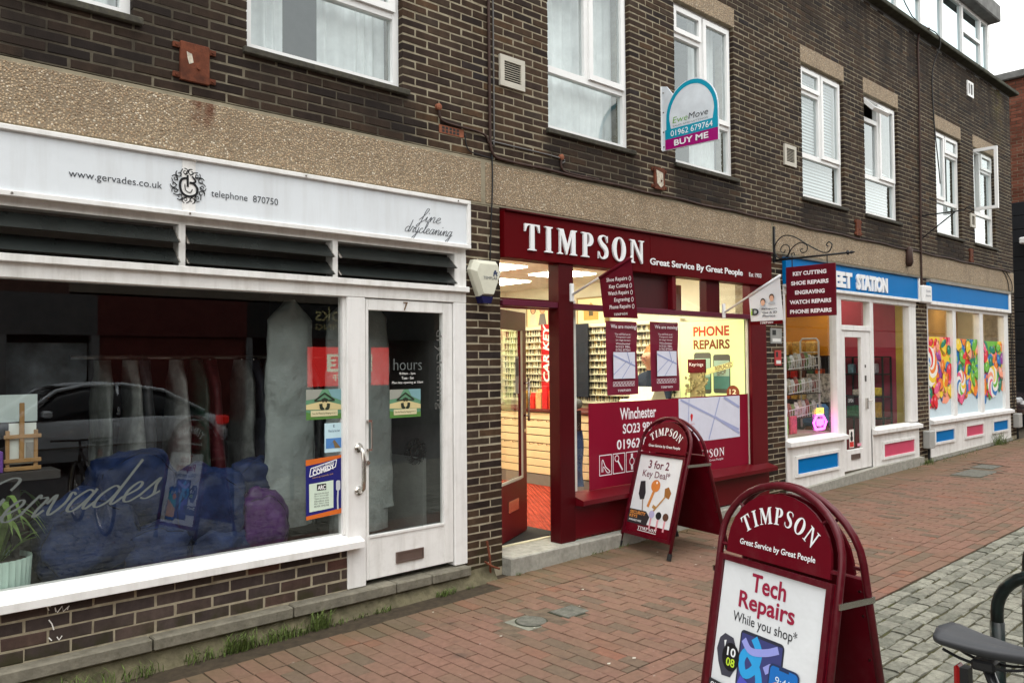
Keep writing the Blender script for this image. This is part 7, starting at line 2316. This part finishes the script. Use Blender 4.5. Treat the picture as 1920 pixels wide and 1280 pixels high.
NAVY = mat('navy_nylon', (0.011, 0.021, 0.066), 0.5, var=0.5, scale=7, spec=0.2, wrinkle=0.6)
PURP = mat('purple_bag', (0.05, 0.010, 0.085), 0.45, var=0.3, scale=9, wrinkle=0.6)
sack(1.36, 0.32, 0.72, 0.26, 0.20, 0.25, NAVY, 'rounded navy laundry sack at the front left of the window', 1.0)
sack(1.68, 0.52, 0.94, 0.27, 0.20, 0.25, NAVY, 'navy laundry sack heaped highest behind the lettering', 2.3, 0.15)
sack(1.74, 0.26, 0.60, 0.21, 0.14, 0.15, NAVY, 'low navy sack squashed under the heap', 3.1)
sack(2.09, 0.34, 0.80, 0.23, 0.19, 0.26, NAVY, 'large navy sack in the middle of the window heap', 4.7, -0.3)
sack(2.14, 0.28, 0.58, 0.19, 0.14, 0.13, NAVY, 'small navy sack at the bottom beside the purple bag', 8.2)
sack(2.50, 0.50, 0.93, 0.17, 0.14, 0.14, NAVY, 'crumpled navy sack lying on top at the right', 6.5, 0.2)
sack(2.44, 0.30, 0.66, 0.16, 0.14, 0.21, PURP, 'purple carrier bag standing at the right of the sacks', 7.4)
# plant in a ribbed pot
pl_ = thing('pot_plant', 'spider-leaved plant in a ribbed mint pot at the window edge', 'plant', (0.90, 0.28, 0.47))
POT = mat('mint_pot', (0.46, 0.60, 0.53), 0.4, var=0.04)
mb = MB()
mb.grid(96, 6, lambda u, v: (0.895 + (0.165 + 0.012 * v + 0.004 * math.cos(u * 2 * math.pi * 32)) * math.cos(u * 2 * math.pi), 0.28 + (0.165 + 0.012 * v + 0.004 * math.cos(u * 2 * math.pi * 32)) * math.sin(u * 2 * math.pi), 0.475 + 0.215 * v))
mb.build('pot', POT, pl_)
MB().lathe([(0.16, 0.66), (0.16, 0.665)], (0.895, 0.28, 0), 24).build('soil', mat('pot_soil', (0.05, 0.04, 0.03), 0.95), pl_)
LEAF = mat('leaf_green', (0.15, 0.23, 0.06), 0.5, var=0.3, scale=12)
rr = random.Random(9)
for k in range(34):
    a = rr.random() * 6.28
    ln = 0.24 + 0.18 * rr.random()
    hh = 0.10 + 0.28 * rr.random()
    st0 = Vector((0.895 + 0.03 * math.cos(a), 0.28 + 0.02 * math.sin(a), 0.66))
    dirv = Vector((math.cos(a), math.sin(a) * 0.55, 0))
    pts = [st0, st0 + dirv * ln * 0.35 + Vector((0, 0, hh)), st0 + dirv * ln * 0.7 + Vector((0, 0, hh * 0.95)), st0 + dirv * ln + Vector((0, 0, hh * 0.55))]
    P = smooth_path(pts, 4)
    mb = MB()
    sd = Vector((-dirv.y, dirv.x, 0)).normalized()
    for i in range(len(P) - 1):
        w0 = 0.017 * math.sin(math.pi * min(1, 0.12 + i / (len(P) - 1) * 0.9))
        w1 = 0.017 * math.sin(math.pi * min(1, 0.12 + (i + 1) / (len(P) - 1) * 0.9)) if i < len(P) - 2 else 0.0008
        mb.quad(P[i] - sd * w0, P[i] + sd * w0, P[i + 1] + sd * w1, P[i + 1] - sd * w1)
    mb.build('leaf', LEAF, pl_)
# little easel with cards
es = thing('table_easel', 'small wooden easel holding a card in the window', 'easel', (1.04, 0.30, 1.12))
WOOD = mat('pale_wood', (0.34, 0.19, 0.075), 0.55, var=0.15, scale=20)
for x in (0.955, 1.095):
    MB().cbox(x - 0.010, x + 0.010, 0.288, 0.308, 1.15, 1.38, 0.002).build('upright', WOOD, es)
MB().cbox(1.012, 1.036, 0.282, 0.300, 1.20, 1.535, 0.003).build('mast', WOOD, es)
for z in (1.335, 1.20, 1.155):
    MB().cbox(0.935, 1.12, 0.278, 0.290, z, z + 0.022, 0.002).build('cross_bar', WOOD, es)
cd = MB().box(0.962, 1.098, 0.300, 0.304, 1.19, 1.42).build('card', pm(214, 218, 212), es)
rect(Plane((0, 0.2995, 0), (1, 0, 0), (0, 0, 1)), 1.045, 1.085, 1.22, 1.31, pm(150, 146, 140), cd, 0.0002)
tag(MB().box(0.84, 1.115, 0.36, 0.365, 1.425, 1.58).build('white_card', pm(196, 208, 206), None), 'white card standing behind the small easel', 'card')
MB().box(0.80, 1.2, 0.20, 0.42, 1.105, 1.15).box(0.98, 1.02, 0.30, 0.34, 0.47, 1.105).build('easel_stand', DARKI, es)
tag(MB().cbox(0.80, 0.93, 0.26, 0.36, 1.15, 1.27, 0.005).build('purple_box', mat('violet_box', (0.16, 0.06, 0.30), 0.5), None), 'small violet box beside the easel at the window edge', 'box')

# ================================================================== RED BRICK BUILDING BEYOND, WITH BLACK FRONT
rb = thing('brick_building', 'red brick building with black boarded ground floor beyond the terrace', 'building', (21, -1, 0))
RX = 20.6
ritems = lay(-4.0, 0.0, 5.22, 8.05, 0.225, 0.075, 0.011, (), 0.0)
bricks(ritems, lambda a, b, d: Vector((RX + d, -a, b)), REDB, rb, 'brick', 60, (0.214, 0.064), rest='wall_bricks')
MB().box(RX + 0.005, RX + 6, 0.001, 6.0, 5.2, 8.05).build('mortar', MORTAR, rb)
MB().cbox(RX - 0.1, RX + 6.1, -0.08, 6.1, 8.05, 8.22, 0.02).build('coping', LEAD, rb)
zz = 0.3
BLKB = mat('black_board', (0.012, 0.013, 0.016), 0.5, var=0.2, scale=3)
while zz < 5.15:
    MB().cbox(RX - 0.02, RX + 0.02, 0.0, 5.95, zz, zz + 0.30, 0.008).build('board', BLKB, rb)
    zz += 0.31
MB().box(RX + 0.021, RX + 5, 0.02, 5.9, 0, 5.2).build('ground_floor', BLKB, rb)
MB().cbox(RX - 0.05, RX - 0.021, 0.05, 0.42, 2.35, 3.05, 0.01).build('white_sign', UPVC, rb)
fl_ = thing('floodlight', 'white floodlight mounted high on the black boarded wall', 'light', (RX, 0.45, 4.2))
MB().cbox(RX - 0.30, RX - 0.02, 0.20, 0.60, 4.28, 4.42, 0.02).build('housing', UPVC, fl_)
MB().lathe([(0.04, 0.0), (0.10, 0.1), (0.12, 0.16)], (RX - 0.18, 0.4, 4.08), 12).build('lamp_head', mat('grey_lamp', (0.3, 0.3, 0.3), 0.4), fl_)


# ================================================================== CARS
def car(label, cx, cy, rz, col, g):
    t = thing('parked_car', label, 'car', (0, 0, 0))
    paint = mat('car_paint_%d' % int(col[0] * 1000), col, 0.25, 0.1, var=0.03, coat=1.0)
    SX = [-2.2, -2.12, -1.9, -1.45, -0.9, -0.3, 0.4, 1.0, 1.55, 1.95, 2.15, 2.22]
    BELT = [0.62, 0.72, 0.86, 0.92, 0.95, 0.95, 0.94, 0.92, 0.84, 0.74, 0.64, 0.55]
    BOT = [0.38, 0.30, 0.25, 0.20, 0.20, 0.20, 0.20, 0.20, 0.22, 0.26, 0.30, 0.36]
    HW = [0.70, 0.80, 0.87, 0.90, 0.91, 0.91, 0.91, 0.90, 0.88, 0.84, 0.76, 0.66]

    def body(u, v):
        i = min(int(u * 11), 10)
        f = u * 11 - i
        L_ = lambda A: A[i] + (A[i + 1] - A[i]) * f
        prof = [(-0.86, 0), (-0.97, 0.25), (-1.0, 0.55), (-0.97, 0.85), (-0.90, 1.0), (-0.5, 1.035), (0, 1.05), (0.5, 1.035), (0.90, 1.0), (0.97, 0.85), (1.0, 0.55), (0.97, 0.25), (0.86, 0)]
        p = prof[min(12, int(round(v * 12)))]
        return (L_(SX), p[0] * L_(HW), L_(BOT) + (L_(BELT) - L_(BOT)) * p[1])
    bo_ = MB().grid(33, 12, body)
    n0 = len(bo_.f)
    bo_.f.append(tuple(k * 34 for k in range(13)))
    bo_.f.append(tuple(k * 34 + 33 for k in range(12, -1, -1)))
    bo_ = bo_.build('body', paint, t, smooth=True)
    GX = [-1.75, -1.05, -0.4, 0.25, 0.65, 1.25]
    GZ = [0.90, 1.30, 1.43, 1.42, 1.34, 0.93]

    def cabin(u, v):
        i = min(int(u * 5), 4)
        f = u * 5 - i
        x = GX[i] + (GX[i + 1] - GX[i]) * f
        z = GZ[i] + (GZ[i + 1] - GZ[i]) * f
        prof = [(-0.86, 0), (-0.80, 0.5), (-0.66, 0.93), (-0.4, 1.0), (0.4, 1.0), (0.66, 0.93), (0.80, 0.5), (0.86, 0)]
        p = prof[min(7, int(round(v * 7)))]
        return (x, p[0], 0.88 + (z - 0.88) * p[1])
    MB().grid(20, 7, cabin).build('windows', mat('car_glass', (0.012, 0.015, 0.017), 0.08, var=0.0), t, smooth=True)
    rf = MB()
    rf.grid(12, 3, lambda u, v: (-1.02 + 1.66 * u, -0.64 + 1.28 * v, (1.315 + 0.13 * math.sin(min(1, u * 1.25) * 1.9 + 0.12)) - 0.02 * abs(v - 0.5)))
    for s in (-1, 1):
        rf.tube([(-1.70, s * 0.84, 0.93), (-1.02, s * 0.66, 1.32), (-0.38, s * 0.63, 1.435), (0.25, s * 0.63, 1.43), (0.66, s * 0.655, 1.345), (1.24, s * 0.83, 0.94)], 0.035, 6)
        rf.tube([(-0.25, s * 0.85, 0.93), (-0.28, s * 0.64, 1.42)], 0.03, 6)
    rf.build('roof', paint, t, smooth=True)
    for s in (-1, 1):
        for x in (-1.36, 1.36):
            wh = MB().lathe([(0.30, -0.1), (0.325, -0.07), (0.325, 0.07), (0.30, 0.1)], (x, s * 0.82, 0.325), 24, 'y').build('wheel', RUBBER, t, smooth=True)
            MB().lathe([(0.03, -0.02), (0.20, -0.01), (0.215, 0.012)], (x, s * 0.925, 0.325), 18, 'y').build('rim', mat('alloy', (0.4, 0.4, 0.4), 0.3, 0.9), wh)
        MB().cbox(2.02, 2.19, s * 0.66 - 0.14, s * 0.66 + 0.14, 0.58, 0.70, 0.03).build('headlight', mat('headlight_glass', (0.5, 0.52, 0.54), 0.1), t)
        MB().cbox(-2.16, -1.92, s * 0.72 - 0.15, s * 0.72 + 0.145, 0.68, 0.83, 0.03).build('tail_light', mat('tail_lens', (0.35, 0.01, 0.01), 0.2, emit=0.5, ecol=(1, 0.03, 0.02)), t)
        MB().cbox(0.78, 0.92, s * 0.97 - 0.09, s * 0.97 + 0.09, 0.93, 1.05, 0.03).build('mirror', paint, t)
    MB().box(2.2, 2.235, -0.45, 0.45, 0.36, 0.52).build('grille', BLACK, t)
    MB().box(-2.0, 2.0, -0.925, 0.925, 0.42, 0.45).build('side_trim', mat('chrome_trim', (0.5, 0.5, 0.5), 0.2, 1.0), t)
    t.rotation_euler = (0, 0, rz)
    t.location = (cx, cy, g)


car('dark car nosing out beside the black boarded building', 19.6, 2.45, -math.pi / 2, (0.03, 0.022, 0.024), gz(19.6))
car('grey saloon car across the street, mirrored in the shop window', 4.0, -10.3, math.pi, (0.66, 0.69, 0.72), gz(4.0) - 0.03)

# ================================================================== ACROSS THE STREET (seen mirrored in the glass)
ob = thing('brick_building', 'brick building with gabled roof across the street, mirrored in the windows', 'building', (8, -12.5, 0))
OPB = mat('opposite_brick', (0.11, 0.055, 0.042), 0.9, var=0.35, scale=5)
OY = -12.4
MB().box(-14, 4.2, OY - 6, OY, 2.9, 6.2).build('upper_wall', OPB, ob)
MB().box(4.2, 90, OY - 6, OY, 3.2, 6.6).build('upper_wall', mat('opposite_render', (0.20, 0.165, 0.125), 0.9, var=0.15, scale=2), ob)  # far run added to block sky reflections; eaves lowered to let in sky light
MB().prism([(OY + 0.3, 6.2), (OY - 3, 8.6), (OY - 6.3, 6.2)], lambda u, v, d: (d, u, v), -14, 4.2).build('roof', mat('slate_roof', (0.09, 0.085, 0.085), 0.8, var=0.25), ob)
MB().prism([(4.2, 6.6), (9.8, 6.6), (7.0, 9.4)], lambda u, v, d: (u, d, v), OY - 6, OY + 0.2).build('gable', mat('opposite_render', (0.20, 0.165, 0.125), 0.9), ob)
MB().prism([(OY + 0.3, 6.6), (OY - 3, 9.4), (OY - 6.3, 6.6)], lambda u, v, d: (d, u, v), 9.8, 90).build('roof', mat('slate_roof', (0.09, 0.085, 0.085), 0.8), ob)
MB().box(-14, 90, OY - 6, OY - 0.6, 0, 3.2).build('shop_room', DARKI, ob)
for x0, x1, c in ((-14, 4.7, (0.10, 0.10, 0.10)), (4.7, 7.8, (0.11, 0.022, 0.018)), (7.8, 13.0, (0.02, 0.02, 0.02)), (13.0, 90, (0.15, 0.12, 0.09))):
    MB().box(x0, x1, OY - 0.5, OY + 0.05, 2.35, 3.15).build('shop_sign', mat('opposite_sign_%d' % int(x0 + 20), c, 0.5), ob)
    MB().box(x0, x1, OY - 0.5, OY, 0, 0.5).build('stall_riser', mat('opposite_riser', (0.06, 0.06, 0.06), 0.6), ob)
mat('opposite_red_brick', (0.13, 0.028, 0.022), 0.9, var=0.3)
MB().box(4.7, 7.8, OY - 0.5, OY - 0.02, 0.5, 2.35).build('ground_wall', MATS['opposite_red_brick'], ob)
for x in (-2.4, -0.6, 1.2, 3.0, 4.6, 7.8, 10.9, 13.0, 16, 19, 22):
    MB().box(x, x + 0.14, OY - 0.2, OY + 0.03, 0.5, 2.35).build('pilaster', mat('opposite_post', (0.20, 0.20, 0.20), 0.5), ob)
for x in (-2.3, -0.5, 1.3, 3.1):
    MB().box(x + 0.1, x + 1.5, OY - 0.32, OY - 0.3, 0.55, 2.2).build('display_board', mat('pale_display', (0.50, 0.54, 0.55), 0.6, var=0.6, scale=2.5), ob)
for x in (0.5, 3.0, 8.0, 11.0, 14.0, 17.0, 20.0):
    w_ = bars(MB(), x, x + 1.2, 4.0, 5.8, 0.08, OY - 0.02, OY + 0.04).build('window', UPVC, ob)
    MB().box(x + 0.08, x + 1.12, OY - 0.01, OY + 0.01, 4.08, 5.72).build('pane', mat('dark_pane', (0.03, 0.035, 0.04), 0.1), w_)
PO = Plane((0, OY + 0.06, 0), (-1, 0, 0), (0, 0, 1))
text(PO, 'Brooks', -10.95, -9.5, 2.78, 3.12, pm(226, 214, 150), ob, 0.004)
text(PO, 'SHOPPING', -10.95, -9.5, 2.56, 2.70, pm(226, 214, 150), ob, 0.004)
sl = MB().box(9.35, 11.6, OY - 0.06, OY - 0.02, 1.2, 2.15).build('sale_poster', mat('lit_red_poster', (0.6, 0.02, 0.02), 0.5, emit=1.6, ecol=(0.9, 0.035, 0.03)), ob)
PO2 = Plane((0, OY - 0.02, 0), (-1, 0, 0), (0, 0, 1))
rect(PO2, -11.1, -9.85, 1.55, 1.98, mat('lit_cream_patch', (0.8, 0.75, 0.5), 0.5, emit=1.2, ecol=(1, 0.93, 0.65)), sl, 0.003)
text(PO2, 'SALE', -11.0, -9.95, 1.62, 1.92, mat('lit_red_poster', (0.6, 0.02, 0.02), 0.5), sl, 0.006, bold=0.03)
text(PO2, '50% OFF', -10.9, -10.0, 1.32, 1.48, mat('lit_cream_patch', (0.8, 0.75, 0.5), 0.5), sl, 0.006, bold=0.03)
ow = thing('street_sign', 'one way street sign on a grey pole across the street', 'sign', (2.0, -9.1, 0))
MB().tube([(1.75, -8.6, -0.05), (1.75, -8.6, 3.0)], 0.04, 10).build('pole', mat('grey_pole', (0.25, 0.26, 0.25), 0.4), ow)
MB().box(1.43, 2.05, -8.56, -8.55, 1.98, 2.14).build('plate', pm(220, 222, 220), ow)
text(Plane((0, -8.55, 0), (-1, 0, 0), (0, 0, 1)), 'One way', -2.0, -1.48, 2.02, 2.10, pm(20, 20, 22), ow, 0.003)
finish_text()
